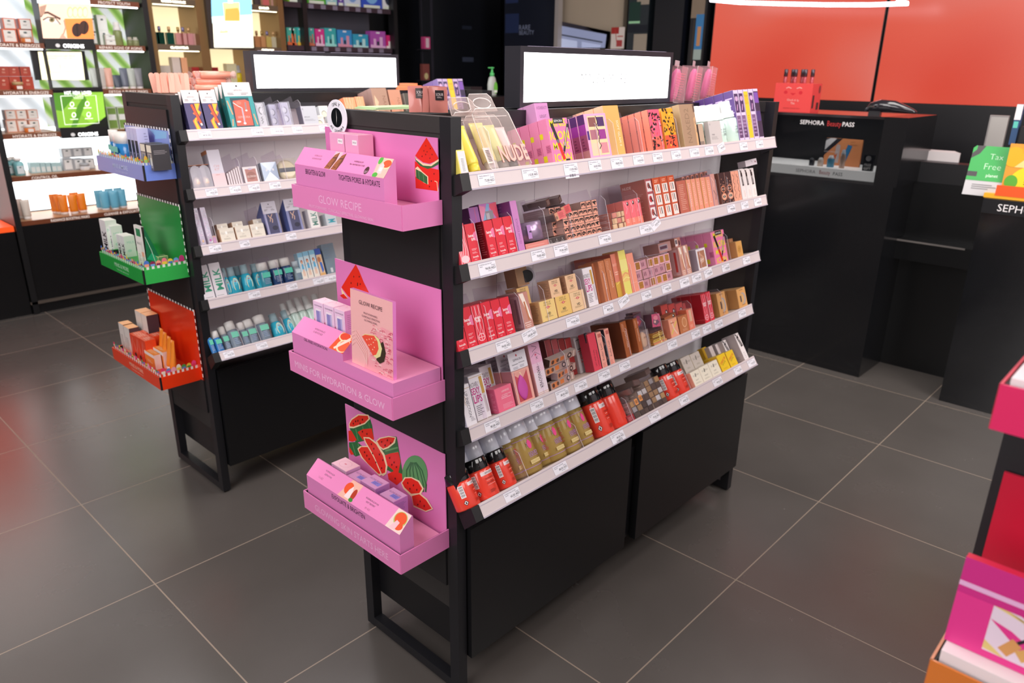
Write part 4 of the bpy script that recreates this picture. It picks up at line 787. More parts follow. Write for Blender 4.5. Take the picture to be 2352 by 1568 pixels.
for k, (a, b, vt, d) in enumerate([(1377, 1390, 606, .02), (1391.5, 1404.5, 601, .005), (1405.5, 1419.5, 596, .005)]):
    c(A3, a, b, vt, .045, ('#c67a52', '#bd7450', '#b87454'), ab('ANASTASIA'), 'bronzer_box', 'bronze metallic box, %s of three' % ('first', 'second', 'third')[k], W3, d=d)
c(A3, 1420, 1436, 585, .06, ('#e08a74', '#b05a46', '#b86a54'), [R_(0, 0, 1, .35, '#d8b04c'), tx('BOOST', .5, .75, .06, '#f4c8b4', max=.8), S_([(.2, .3), (.8, .36)], .1, '#f0d070'), ln(.2, .5, .8, .6, 2, '#f4c8b4')], 'blush_box', 'salmon box fading to gold', W3, n=2, d=.014)
c(A3, 1437.5, 1453.5, 577.5, .05, ('#eadf78', '#e29a70', '#d8c060'), [R_(0, .55, 1, .8, '#f0e690'), S_(wave(.5, .0, 1, 0, .3, .5), .9, '#efc878'), S_([(0, .42), (.5, .5), (1, .44)], .12, '#e8a070'), S_([(0, .34), (.5, .4), (1, .36)], .1, '#f3e08c')], 'blush_box', 'yellow box with peach waves', W3, n=1)
c(A3, 1454.2, 1469.3, 584, .04, ('#f39c84', '#e88a70', '#f0a890'), [R_(0, .25, 1, .26, '#f8b8a4')], 'blush_box', 'plain coral box beside the yellow box', W3)
grid(A3, 1470, 1548, .006, 6, 3, None, .0252, .06, '', '#d0a090', 'chocolate_bronzer_box', 'pink framed gold square box', 'shelf three', [('#eeb8be', [R_(.2, .16, .84, .84, '#b07a3a'), R_(.2, .49, .84, .52, '#8a5a2c')]), ('#eab0bc', [R_(.2, .16, .84, .84, '#b98442'), R_(.5, .16, .53, .84, '#8a5a2c')]), ('#eeb8be', [R_(.18, .14, .82, .86, '#a8743a'), R_(.18, .49, .82, .52, '#8a5a2c')]), ('#c9929e', [R_(.2, .3, .3, .7, '#8a5566'), R_(.45, .3, .55, .7, '#8a5566')])], group='pink framed bronzer boxes', tops='#e2b4ae')
single(A3, (A3.x(1512, .02, .078), .016, .0775), (.06, .05, .026), ('#b88a86', '#a87c78', '#c8a09c'), [R_(.06, .25, .72, .8, '#a89aa4'), R_(.1, .35, .68, .66, '#5a3c4c'), S_([(.1, .15), (.7, .2)], .01, '#d8c4c4')], 'lip_gloss_box', 'windowed gloss box lying on the pink framed boxes, shelf three')
single(A3, (A3.x(1554, .014, .078), .016, .0785), (.028, .05, .028), ('#c98a7c', '#b87c70', '#c8988c'), [R_(.0, .2, .45, .9, '#e8dcdc'), R_(.06, .4, .4, .8, '#6a5c64'), E_(.75, .45, .16, .28, '#5a3440')], 'lip_gloss_box', 'box with white barcode end on the pink framed boxes, shelf three')
c(A3, 1605.8, 1627, 574, .034, ('#ece6ea', '#a89aa6', '#dcd4da'), [R_(.14, .1, .86, .9, '#b07a60'), S_([(.3, .8), (.7, .55), (.35, .3)], .14, '#cf9a80'), E_(.5, .45, .22, .12, '#d8ac98'), S_([(.3, .42), (.7, .5)], .03, '#f0dcd0')], 'palette_box', 'white framed box with bronze picture', W3)
c(A3, 1695.5, 1714.6, 556, .05, ('#d9a25c', '#c8935a', '#d8a86e'), [E_(.45, .5, .3, .24, '#c89048'), ln(.3, .4, .7, .6, 2, '#a87838')], 'kraft_box', 'small plain kraft box at the right end', W3, w=.036)
c(A3, 1682, 1694, 549, .012, ('#cf9066', '#c08058', '#c88c64'), None, 'kraft_box', 'kraft card half hidden by a pink yellow box', W3, d=.09)
# ---- fourth shelf
c(A4, 1073.5, 1097.5, 889, .03, ('#ece8ee', '#c8c2d2', '#f0ecf0'), [tx('LIP INJECTION', .55, .52, .26, '#3a343c', rot=-90, max=.62), S_(wave(.35, .06, 30, 0, .5, .9, 30), .03, '#c8a060'), ln(.5, .1, .9, .2, 4, '#9a949c'), R_(0, .9, 1, .915, '#c8b090')], 'lip_gloss_box', 'white LIP INJECTION box', W4, n=4, sdeco=[R_(.0, .04+k*.046, .9, .058+k*.046, '#9a94a8') for k in range(20)])
c(A4, 1098, 1129.7, 866, .03, ('#eeeaf0', '#dcd6de', '#f0ecf0'), sexy()+[R_(0, .95, 1, .96, '#c8a878')], 'lip_gloss_box', 'white SEXY LIPS box beside LIP INJECTION', W4, d=.016, n=1)
c(A4, 1122, 1150, 845, .03, ('#eeeaf0', '#dcd6de', '#f0ecf0'), sexy(), 'lip_gloss_box', 'white SEXY LIPS box behind the pink cube', W4, d=.062, n=2)
c(A4, 1147, 1185.5, 895, .036, ('#f2718f', '#d85c80', '#f0809a'), [tx('LANEIGE', .6, .82, .08, '#fadbe2', max=.6), tx('LIP SLEEPING MASK', .62, .66, .045, '#fadbe2', max=.66), ln(.3, .5, .92, .62, 2, '#f8bccb'), ln(.3, .1, .92, .3, 4, '#f59fb4')], 'lip_mask_box', 'hot pink cube box', W4, sdeco=[ln(.1, .1, .9, .85, 14, '#e88aa4')])
def sponge():
    q = MB(); w, h = .056, .118
    q.box(0, w, 0, .034, 0, h*.66, mt('#f4b4a6', .4), side=mt('#c8848c', .4)); q.box(0, w, 0, .0012, h*.64, h, mt('#e9e6ee', .5)); q.box(0, w, .0012, .034, h*.66, h*.67, mt('#d8d0d8', .5))
    q.prism([(0, h*.66), (0, h), (.034, h*.66)], 0, .0005, mt('#b87480', .5), axis='x') if False else None
    q.fdeco(w, h, [R_(.12, .04, .86, .62, '#c8545c'), P_([(.14, .56), (.5, .44), (.84, .6), (.84, .62), (.14, .62)], '#e8a89c'), P_([(.4, .6), (.56, .5), (.5, .6)], '#f6d0b8'), E_(.46, .93, .035, .022, '#c02838'), tx('SEPHORA', .5, .85, .045, '#4a4a58', max=.62), tx('Multi-texture sponge', .68, .78, .025, '#4a4a58', max=.34), tx('Eponge multi-textures', .3, .77, .025, '#4a4a58', max=.34), ln(.16, .67, .44, .72, 2, '#9a9aa8'), ln(.55, .68, .84, .73, 2, '#9a9aa8')], y=-.0001)
    e = MB(); c0 = (w*.42, 0); pr = []
    for k in range(13):
        t = k/12; r = .0175*math.sin(math.pi*t)**.75*(1.0-.28*t); pr.append((max(r, .0003), .0045 if 0 < k < 12 else .0003, h*.05+h*.5*t))
    e.lathe(pr, mt('#cc4fa8', .6), c=(w*.42, -.001), seg=20)
    return [('hang_card_box', q), ('makeup_sponge', e)]
x_ = A4.x(1187, .01)
thing('spg', sponge, 'sponge_pack', A4.M @ TT(x_, .004, 0), 'magenta sponge in a pink SEPHORA window card, front one, shelf four', 'sponge pack')
for k in range(3): thing('spg', sponge, 'sponge_pack', A4.M @ TT(x_-.001, .042+k*.036, 0), 'pink sponge window card behind, %s in depth, shelf four' % ORD[k+1], 'sponge pack')
c(A4, 1237.5, 1262, 793, .03, ('#eeddE8'.lower(), '#e6a8a8', '#f0b8cc'), [R_(0, .62, 1, 1, '#eab2d0'), R_(0, .45, 1, .62, '#edc8dc'), tx('HANGOVER', .5, .34, .34, '#2a262e', rot=-90, max=.42), tx('X', .55, .72, .06, '#2a262e'), S_(wave(.5, .2, 50, 0, .84, .97, 20), .03, '#6a4a5c'), E_(.5, .78, .08, .02, '#d05a78'), R_(0, .05, 1, .058, '#c8a060'), R_(0, .02, 1, .028, '#c8a060'), S_([(.1, .76), (.5, .83), (.9, .75)], .03, '#8a6a80')], 'primer_box', 'tall pink to white HANGOVER box', W4, n=2)
for k in range(4):
    c(A4, 1271+k*14.5, 1284.5+k*14.5, 783-1.2*k, .03, (('#a84a4c', '#b05054', '#8a2c2c', '#a03434')[k], '#7a3434', '#8a4a4c'), [ln(.2, .06, .8, .3, 5, '#6a2428'), R_(0, 0, .05, 1, '#cfa0a0')], 'lipstick_box', 'dull red box, %s of four behind the pencil pile' % ('first', 'second', 'third', 'fourth')[k], 'shelf four', d=.055)
c(A4, 1334, 1352, 778, .03, ('#c9c2c4', '#b0a8aa', '#cfc8ca'), [R_(.2, .66, .7, .94, '#2a2a2e'), R_(.25, .68, .65, .92, '#bdb6b8'), tx('real', .4, .45, .5, '#d8483a', rot=90, max=.5, thin=-.01)], 'mascara_box', 'grey box with red script', W4, d=.045)
OB = [('#6a5a56', [R_(.12, .1, .88, .9, '#574740')], .4), ('#c0bcc2', [R_(.1, .1, .9, .9, '#cfcbd0')], .8), ('#b09a84', [R_(.1, .1, .9, .9, '#b89c7c')], .4), ('#4a3a34', [R_(.1, .1, .9, .9, '#52443e')], .4)]
def obox(v):
    w, L, h = .0165, .115, .0165; q = MB(); e = OB[v % 4]
    q.box(0, L, 0, w, 0, h, mt('#c0a49a', .25, .2), top=mt('#cdbab2', .22, .3), side=mt(e[0], .25, e[2]))
    q.deco((L, 0, 0), (0, w, 0), (0, 0, h), e[1]); q.fdeco(L, h, [R_(.05, .12, .3, .88, '#d8824e'), E_(.12, .5, .05, .3, '#5a3c34'), E_(.3, .5, .05, .28, '#6a4a3c'), R_(.4, .2, .55, .8, '#d87a40'), E_(.75, .5, .08, .42, '#3a2a2c'), E_(.75, .5, .04, .2, '#cfb4a8'), R_(.9, 0, .93, 1, '#e0d0c8')]); return [('brow_pencil_box', q)]
xo = A4.x(1263, .02)
for k, (dx, dy, z, yaw, rl, lb) in enumerate([(.0, .004, .001, .35, .05, 'lowest, print facing out'), (.03, .006, .018, .55, .3, 'second from below'), (-.005, .008, .036, .30, .1, 'third from below, clear side out'), (.012, .006, .055, .22, .7, 'uppermost, turned on its edge'),
        (.045, .030, .001, .75, 0, 'on the board, deeper end'), (.05, .040, .018, .8, .5, 'leaning at the right'), (.04, .034, .037, .7, .3, 'upper right of the heap'), (.06, .05, .002, .9, .2, 'rightmost on the board'), (.055, .055, .021, .95, .6, 'rightmost, raised')]):
    thing('ob%d' % (k % 4), lambda: obox(k), 'brow_pencil_box', A4.M @ TT(xo+dx-.012, dy, z) @ RZ(yaw*.55) @ RX(rl*.5), 'long orange print brow box, %s, shelf four' % lb, 'box', 'long brow boxes heaped on shelf four')
def pen(r=.0045, L=.1, a='#2a2a34', b_='#8c8c9c'):
    q = MB(); q.lathe([(r*.6, 0), (r, .002), (r, L*.45)], a, seg=12); q.lathe([(r*.96, L*.45), (r*.9, L*.75)], mt(b_, .2, .5), seg=12); q.lathe([(r, L*.75), (r, L*.98), (r*.7, L)], a, seg=12); return [('mascara_wand', q)]
thing('pen', pen, 'mascara_wand', A4.M @ TT(A4.x(1359, .02), .012, 0) @ RY(-.03), 'black mascara tube in clear pack left of the red box, shelf four', 'mascara')
c(A4, 1366, 1383.5, 769, .03, ('#e0475a', '#b03444', '#d84a5c'), [tx('LASH LOVERS', .72, .32, .16, '#5a1a26', rot=90, max=.5), tx('LIFT AND CURL', .4, .35, .14, '#5a1a26', rot=90, max=.45)], 'mascara_box', 'plain red box lettered sideways', W4)
def roller(): return [tx('Roller Lash', .5, .45, .34, '#4a3436', rot=90, max=.6, thin=-.01), ln(.2, .02, .8, .14, 3, '#d87a70'), R_(.3, .85, .9, .95, '#c86a60')]
c(A4, 1384.5, 1396.5, 765, .028, ('#f2a898', '#3c343c', '#e8a898'), roller(), 'mascara_box', 'coral Roller Lash box by the red box', W4, sdeco=[P_([(.1, .2), (.5, .32), (.9, .2), (.5, .08)], '#e8a090'), P_([(.1, .6), (.5, .72), (.9, .6), (.5, .48)], '#e8a090')])
c(A4, 1403, 1413.5, 757, .028, ('#f2a898', '#3c343c', '#e8a898'), roller(), 'mascara_box', 'coral Roller Lash box by the bronze boxes', W4, sdeco=[P_([(.1, .2), (.5, .32), (.9, .2), (.5, .08)], '#e8a090'), P_([(.1, .6), (.5, .72), (.9, .6), (.5, .48)], '#e8a090')])
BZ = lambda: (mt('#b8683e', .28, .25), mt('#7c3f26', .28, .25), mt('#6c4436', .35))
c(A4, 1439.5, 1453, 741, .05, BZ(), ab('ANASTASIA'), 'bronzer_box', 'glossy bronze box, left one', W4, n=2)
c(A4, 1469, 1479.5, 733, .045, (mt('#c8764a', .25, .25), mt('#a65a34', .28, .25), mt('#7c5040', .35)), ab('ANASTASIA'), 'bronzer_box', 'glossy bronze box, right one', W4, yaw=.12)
def fnd():
    q = MB(); q.box(0, .034, 0, .034, 0, .052, CL()); b = MB()
    b.lathe([(.003, .004), (.0125, .010), (.0145, .025), (.0125, .040), (.004, .047)], mt('#dcb48c', .5), c=(.017, .010), sq=.55); b.fdeco(.02, .006, [tx('DIOR', .5, .5, .8, '#5a4a40', max=.9)], x=.007, y=-.0005, z=.030); return [('clear_box', q), ('foundation_sponge', b)]
thing('fnd', fnd, 'foundation_pack', A4.M @ TT(A4.x(1477, .01), .006, 0), 'beige oval foundation in a clear box right of the bronze boxes', 'makeup pack')
for k, (u, z, w_, ry, lb) in enumerate([(1476, .056, .034, -.1, 'purple backed, left'), (1492, .050, .034, .12, 'bright pink print, right'), (1482, .062, .03, .05, 'half hidden at the top')]):
    single(A4, (A4.x(u-4, .03, z), (.045, .014, .06)[k], z-.002), (w_, .03, .036), (('#6c5468', '#cf5a7c', '#8a5c6a')[k], '#6a4c58', '#8a5c58'), [P_([(.1, .3), (.5, .1), (.9, .35), (.6, .6), (.2, .6)], ('#c04a58', '#7a5a6c', '#a06a70')[k]), E_(.5, .7, .3, .18, ('#a05070', '#e88a9c', '#c08a80')[k]), E_(.35, .4, .12, .1, '#f0b8b0')], 'blush_box', 'flower print box, %s, above the foundation pack' % lb, (0, ry, -.1*k))
for k in range(5):
    single(A4, (A4.x(1503+k*.4, .008), .008+.002*(k % 2), .0005+k*.0068), (.062-.003*k, .042, .0062), (('#e08a72', '#c89a4a', '#7a4a2c', '#b88a44', '#8a4c30')[k], '#c8904a', ('#eac0a0', '#d8b060', '#6a3c28', '#c89850', '#7a4230')[k]), [R_(0, .05, 1, .2, '#f0dc70'), R_(.55, .2, .62, .95, '#f0dca0'), R_(.0, .8, 1, .9, '#d8b050')], 'palette_box', 'flat pink and gold palette, %s from the board, shelf four' % ('lowest', 'second', 'third', 'fourth', 'topmost')[k], (0, 0, .02*(k % 3-1)), m=.15, rr=.25)
c(A4, 1543, 1561.5, 735, .03, ('#f2a88a', '#e08a70', '#f0b49c'), [S_([(.1, .2), (.5, .5), (.9, .8)], .1, '#e8d060'), S_([(.3, .9), (.5, .4), (.8, .1)], .12, '#f4cdb8'), R_(.2, .75, .6, .8, '#b86a50')], 'blush_box', 'peach box with yellow streaks', W4)
c(A4, 1564, 1584.5, 729, .026, ('#c4794e', '#a8603c', '#c88460'), [E_(.6, .6, .26, .3, '#e9b48c'), E_(.6, .6, .2, .24, '#cf8a5c'), ln(.3, .1, .9, .25, 2, '#e0a888')], 'powder_box', 'brown box with pale oval ring', W4)
c(A4, 1585, 1598.5, 712, .03, ('#ee8870', '#d8704e', '#f09a84'), [R_(.3, .4, .7, .95, '#e8bca0'), ln(.2, .1, .7, .25, 4, '#f8b8a4')], 'blush_box', 'coral box with beige stripe', W4)
for k in range(4):
    c(A4, 1530+k*16, 1545+k*16, 703-2*k, .026, ('#d85a54', '#a84a48', '#cf6a60'), [E_(.7, .7, .2, .12, '#2a2024'), E_(.68, .73, .09, .05, '#f2eeec'), R_(0, .0, 1, .2, '#c8604e')], 'blush_box', 'red cheek print box, %s of four at the back' % ('first', 'second', 'third', 'fourth')[k], 'shelf four', d=.062, n=1)
single(A4, (A4.x(1530, .02, .04), .02, .043), (.045, .035, .016), ('#a8603c', '#8c4c34', '#b0684a'), [E_(.8, .6, .1, .3, '#1c181a'), E_(.78, .65, .04, .15, '#f2eeec')], 'powder_box', 'brown box lying over the flat palettes, shelf four', (0, -.15, -.2))
def kraft(): return [E_(.58, .46, .3, .30, '#a8a4ac'), E_(.50, .46, .24, .26, '#dcae74'), S_([(.34, .3), (.34, .62)], .14, '#4a4048'), ln(.3, .88, .8, .94, 1, '#8a5c30'), ln(.35, .1, .8, .16, 1, '#8a5c30')]
c(A4, 1655, 1673.6, 675, .03, ('#dca368', '#c08a52', '#d8a878'), kraft(), 'kraft_box', 'crescent ring kraft box by red boxes', W4, n=2)
c(A4, 1699, 1718, 665.5, .036, ('#e2a968', '#c08a52', '#dcae78'), kraft(), 'kraft_box', 'crescent ring kraft box, right end', W4, n=2)

# ---- bottom shelf
def remover(cap='#131316', body='#ee4534', n=0):
    def mk(w, h):
        r = w/2; zc = h*.72; a = MB(); a.lathe([(r*.94, .0), (r, .003), (r, zc-.006), (r*.95, zc)], mt(body, .22, coat=.5), seg=26)
        def strip(ang, aw, it, z0=.06, z1=.95):
            m = a.M; a.M = RZ(ang); k = 5
            a.deco((-r*math.sin(aw), -r*1.008*1.0-.0004, zc*z0), (2*r*math.sin(aw), 0, 0), (0, 0, zc*(z1-z0)), it); a.M = m
        for s, (t0, cs) in enumerate([(.80, '#f3e4e6')]):
            m = a.M
            for q in range(-3, 4):     # wrap-around white band
                a.M = RZ(q*.2+.15); a.deco((-r*.101, -r*1.004, zc*.76), (r*.202, 0, 0), (0, 0, zc*.12), [R_(0, 0, 1, 1, cs)])
            a.M = RZ(.15); a.deco((-r*.55, -r*1.012, zc*.76), (r*1.1, 0, 0), (0, 0, zc*.12), [tx('SEPHORA', .5, .5, .55, '#5a3a3e', max=.9, thin=-.005)])
            a.deco((-r*.55, -r*1.012, zc*.1), (r*1.1, 0, 0), (0, 0, zc*.62), [tx('Bain dissolvant express', .5, .88, .09, '#5a1a14', max=1), ln(.02, .74, .9, .78, 1, '#f6c0b8'), tx('Express nail polish remover', .5, .64, .09, '#5a1a14', max=1), ln(.02, .5, .8, .54, 1, '#f6c0b8'), ln(.05, .08, .7, .26, 4, '#8a2a22')])
            a.M = RZ(-1.15); a.deco((-r*.22, -r*1.012, zc*.42), (r*.4, 0, 0), (0, 0, zc*.44), [R_(0, 0, 1, 1, '#f4efef')]+[R_(.1, .06+k*.075, .9, .08+k*.075+(.02 if k % 3 else 0), '#2a2426') for k in range(12)])
            a.deco((-r*.2, -r*1.012, zc*.14), (r*.4, 0, 0), (0, 0, zc*.2), [P_([(.5, 0), (1, .5), (.5, 1), (0, .5)], '#2a2024'), P_([(.5, .12), (.88, .5), (.5, .88), (.12, .5)], '#f2ecec'), E_(.5, .48, .15, .2, '#2a2024')]); a.M = m
        b = MB(); b.lathe([(r*1.0, zc-.001), (r*1.02, zc), (r*1.0, h-.003), (r*.96, h), (r*.9, h+.0002)], mt(cap, .12, coat=1), seg=26)
        return [('bottle_body', a), ('screw_cap', b)]
    return mk
RL = 'red nail remover bottle with black cap, %s, bottom shelf'
for u0, u1, vt, k, d, y_ in [(1066, 1110, 1082, 'leftmost, cut by the post', .004, .5), (1111, 1154.5, 1054, 'SEPHORA band facing out, second from left', .004, 0), (1157, 1192, 1034, 'barcode facing left, beside the amber bottles', .012, .35),
      (1361, 1384, 912, 'behind, against the last amber bottle', .040, .6), (1384, 1417, 896, 'in the middle pair, nearer the amber', .006, .25), (1417, 1450, 882, 'middle pair, nearer the pencil pile', .008, 1.9),
      (1540, 1564, 841, 'first of the right pair', .006, .1), (1564, 1588.5, 833, 'second of the right pair', .006, .05)]:
    bot(A5, u0, u1, vt, 'rem%.1f' % y_, remover(), 'nail_remover_bottle', RL % k, 'red nail remover bottles', d=d, yaw=y_)
for k, (u0, u1) in enumerate([(1500, 1530), (1090, 1130), (1140, 1170)]):
    pass
AMB = lambda: mt('#e6c878', .06, 0, 0, .34); 
def cleanser(w, h):
    r = w/2; zc = h*.70; a = MB()
    pr = [(r*.7, 0), (r*.93, .002), (r, .006), (r, zc*.93), (r*.9, zc)]
    a.lathe(pr, AMB(), seg=26)
    q = MB(); q.lathe([(r*.8, .004), (r*.9, .006), (r*.9, zc*.9)], mt('#e8d090', .3, 0, 0, .42), seg=22)
    for z in (zc*.16, zc*.88): q.lathe([(r*1.003, z), (r*1.003, z+.0013)], mt('#b48cd0', .3), seg=26)
    q.deco((-r*.5, -r*1.01, zc*.2), (r*1.0, 0, 0), (0, 0, zc*.68), [P_([(.52, .96)]+[(.52+.2*math.sin(t), .76+.16*-math.cos(t)) for t in [i*.45 for i in range(-6, 7)]], '#ee4a92'), S_(wave(.28, .05, 50, 0, .7, .86, 8), .06, '#9a9096'), tx('LIQUID', .55, .44, .13, '#a87cc8', max=.8, thin=.01), tx('BLENDERCLEANSER', .55, .33, .05, '#a87cc8', max=.8), R_(.05, .06, .95, .2, '#e2cc8c'), tx('SENSITIVE', .5, .13, .08, '#b09050', max=.8)])
    m = q.M; q.M = RZ(-1.2); q.deco((-r*.4, -r*1.01, zc*.3), (r*.8, 0, 0), (0, 0, zc*.5), [ln(.1, .1, .9, .9, 9, '#cf5a5c')]); q.M = m
    b = MB(); b.lathe([(r*.98, zc), (r*1.0, zc+.001), (r*1.0, h-.003), (r*.94, h)], mt('#d9dbe8', .15, coat=.6), seg=26)
    return [('bottle_body', a), ('printed_label', q), ('screw_cap', b)]
CLB = 'amber cleanser bottle with white cap, %s'
for u0, u1, vt, k, d in [(1212.5, 1255, 966, 'first in the front rank', .008), (1245, 1278, 957, 'sunk between first and third bottle', .030), (1273, 1309, 938, 'third from the left in front', .010), (1308, 1341.5, 922, 'fourth from the left in front', .010), (1339, 1371, 908, 'last before the red bottles', .012),
      (1188, 1218, 984, 'behind the left red bottles', .030), (1152, 1184, 1000, 'second behind the left red bottles', .045), (1116, 1148, 1016, 'third behind the left red bottles', .05), (1082, 1114, 1032, 'fourth behind, nearest the black post', .055)]:
    bot(A5, u0, u1, vt, 'clean', cleanser, 'cleanser_bottle', CLB % k, 'amber cleanser bottles', d=d)
grid(A5, 1462, 1536, .006, 7, 5, None, .0165, .065, '', '#b09a90', 'brow_pencil_box', 'metallic ended brow box', 'bottom shelf', BP2, lambda r, k: (r == 4 and k < 4) or (r == 3 and k < 2), jit=.0022, group='metallic ended brow boxes')
single(A5, (A5.x(1444, .008), .006, .0002), (.03, .07, .018), ('#a83c44', '#8c4a50', '#b86a70'), [ln(.1, .2, .9, .8, 3, '#c87a80')], 'brow_pencil_box', 'dark pink box at the foot of the metallic pile', m=.2)
for k in range(2): single(A5, (A5.x(1455+k*11, .004, .05), .003, .034+.004*k), (.0135, .07, .0165), ('#e8995a', '#b09a90', '#d8c0b0'), [E_(.5, .5, .3, .26, '#4a3024'), E_(.5, .5, .2, .17, '#e8995a'), E_(.5, .5, .08, .08, '#3a2420')], 'brow_pencil_box', 'orange ended brow box with ring print, %s one, bottom shelf' % ('left', 'right')[k])
for k, (u, z, ry, rz, L) in enumerate([(1450, .066, -.3, .5, .06), (1458, .082, .25, .3, .07), (1490, .092, -.2, .4, .07), (1447, .052, .5, .2, .05)]):
    single(A5, (A5.x(u, .01, z), .006+.006*k, z), (.036 if k in (1, 2) else .016, L, .0165), ('#7a6c6a', '#a08a84', '#8c8084'), [R_(.1, .12, .9, .88, '#6c5a58')], 'brow_pencil_box', 'metallic brow box tumbled on the pile, %s' % ('leftmost', 'broad side up left', 'broad side up at the back', 'small, pointing down')[k], (0, ry*.5, rz*.5), m=.5, rr=.22)
def ivory(t='GLOWISH'): return [tx(t, .5, .72, .12, '#8a8478', max=.82, thin=-.01), S_([(.44, .60), (.5, .84)], .07, '#5a5a50'), ln(.3, .34, .7, .44, 2, '#b0a898'), ln(.2, .14, .8, .24, 2, '#c0b8a8')]
for k, (a, b, vt) in enumerate([(1598, 1617.6, 857), (1618, 1638.5, 846), (1639, 1659, 835)]):
    c(A5, a, b, vt, .030, ('#f1ead8', '#e6b49c' if not k else '#e0d6c4', '#ece4d2'), ivory(), 'foundation_box', 'ivory GLOWISH box, %s of the front three' % ('first', 'second', 'third')[k], W5)
for k, (a, b, vt) in enumerate([(1580, 1600, 826), (1601, 1621, 817)]):
    c(A5, a, b, vt-2, .030, ('#d8d0c8', '#d8cdb8', '#ece4d2'), ivory(), 'foundation_box', 'greyish GLOWISH box, %s of the raised pair' % ('first', 'second')[k], W5, d=.040, z0=.034)
    single(A5, (A5.x(a, .04, .0), .041, .0003), (.03, .03, .033), ('#e2dacc', '#d8cdb8', '#ece4d2'), ivory(), 'foundation_box', 'GLOWISH box under the raised pair, %s' % ('left', 'right')[k])
for k, (a, b, vt) in enumerate([(1661, 1679, 818.5), (1680.6, 1696.3, 810)]):
    c(A5, a, b, vt, .028, ('#f2cb2c', '#e0b028', '#eed050'), [tx('POREFILTER', .5, .62, .15, '#d84a30', ang=22, max=.8, thin=.02), tx('OFF FILTER', .5, .46, .08, '#5a4a20', ang=22, max=.5), ln(.2, .1, .8, .2, 2, '#d8a820')], 'primer_box', 'yellow box with slanting red word, %s' % ('left', 'right')[k], W5, n=2)
c(A5, 1632, 1641, 800, .02, ('#e8c030', '#d8a828', '#e8c848'), [R_(0, 0, .3, 1, '#c89a20')], 'primer_box', 'yellow box behind the greyish GLOWISH pair', W5, d=.07, z0=.02)
def brow(): return [S_([(.0, .98), (.5, .88), (1, .96)], .05, '#201a1e'), S_([(.2, .99), (.5, .86)], .14, '#201a1e'), S_([(.42, .88), (.66, .50)], .42, '#1c181c'), tx('BROW', .56, .68, .3, '#e8e0e0', rot=-90, max=.28), ln(.3, .06, .8, .3, 4, '#cfc6c8')]
c(A5, 1711.5, 1721, 768, .05, ('#f0e9e8', '#b9aeb0', '#e6dfde'), brow(), 'brow_gel_box', 'tall white BROW box at the right end', W5, sdeco=[ln(.2, .08, .8, .2, 4, '#8a8084'), E_(.3, .85, .02, .01, '#4a3a40')])
c(A5, 1682, 1691, 784, .05, ('#ece4e4', '#b9aeb0', '#e6dfde'), brow(), 'brow_gel_box', 'white BROW box behind the yellow boxes', W5, d=.034, n=1, sdeco=[E_(.4, .7, .02, .012, '#4a3a40')])
for k in range(2): c(A5, 1652+k*14, 1660+k*14, 797-5*k, .04, ('#ddd2d2', '#b4a8ac', '#e0d8d8'), None, 'brow_gel_box', 'grey sided BROW box further back, %s' % ('first', 'second')[k], W5, d=.052, sdeco=[E_(.4, .7, .025, .014, '#4a3a40')])

# ---- hair brushes on the top rail, right of the sign
RAIL = Fr((0, GW/2, GH), 0, 0); RAIL2 = Fr((GP[1][0], GP[1][1]+GW/2, GH), 0, 0)
def hbrush():
    q = MB(); w, t, h = .056, .046, .098
    q.box(0, w, 0, t, 0, h, mt('#f6c8cf', .1, 0, 0, .20)); q.box(w*.3, w*.72, t*.45, t*.47, h, h+.016, mt('#f3dbe0', .2, 0, 0, .3)); q.tube([(0, 0, 0), (w, 0, 0), (w, 0, h), (0, 0, h), (0, 0, 0)], .0006, CLE())
    b = MB(); b.M = TT(w*.5, t*.55, 0) @ RX(.1)
    b.lathe([(.012, .007, .004), (.019, .010, .02), (.021, .011, .05), (.018, .010, .08), (.008, .005, .092)], mt('#e070b4', .3), seg=18)
    c_ = MB(); c_.M = TT(w*.5, t*.55, 0) @ RX(.1)
    for r_ in range(11):
        for k in (-2, -1, 0, 1, 2):
            z = .012+r_*.0068; x = k*.0058; c_.box(x-.0006, x+.0006, -.021, -.009, z, z+.0012, mt('#f49aa8', .4))
    return [('clear_case', q), ('brush_head', b), ('bristles', c_)]
for k, (u, d, lb) in enumerate([(1546, .000, 'leftmost, nearest the sign'), (1592, .0, 'middle one'), (1626, .012, 'rightmost')]):
    x = RAIL.x(u, d-.03)
    thing('hb', hbrush, 'hair_brush_pack', RAIL.M @ TT(x, d-.03, .0006) @ RY(.10) @ RZ(.25*(k > 0)) , 'pink hair brush in a clear box, %s, on the gondola top' % lb, 'hair brush', 'boxed pink hair brushes')
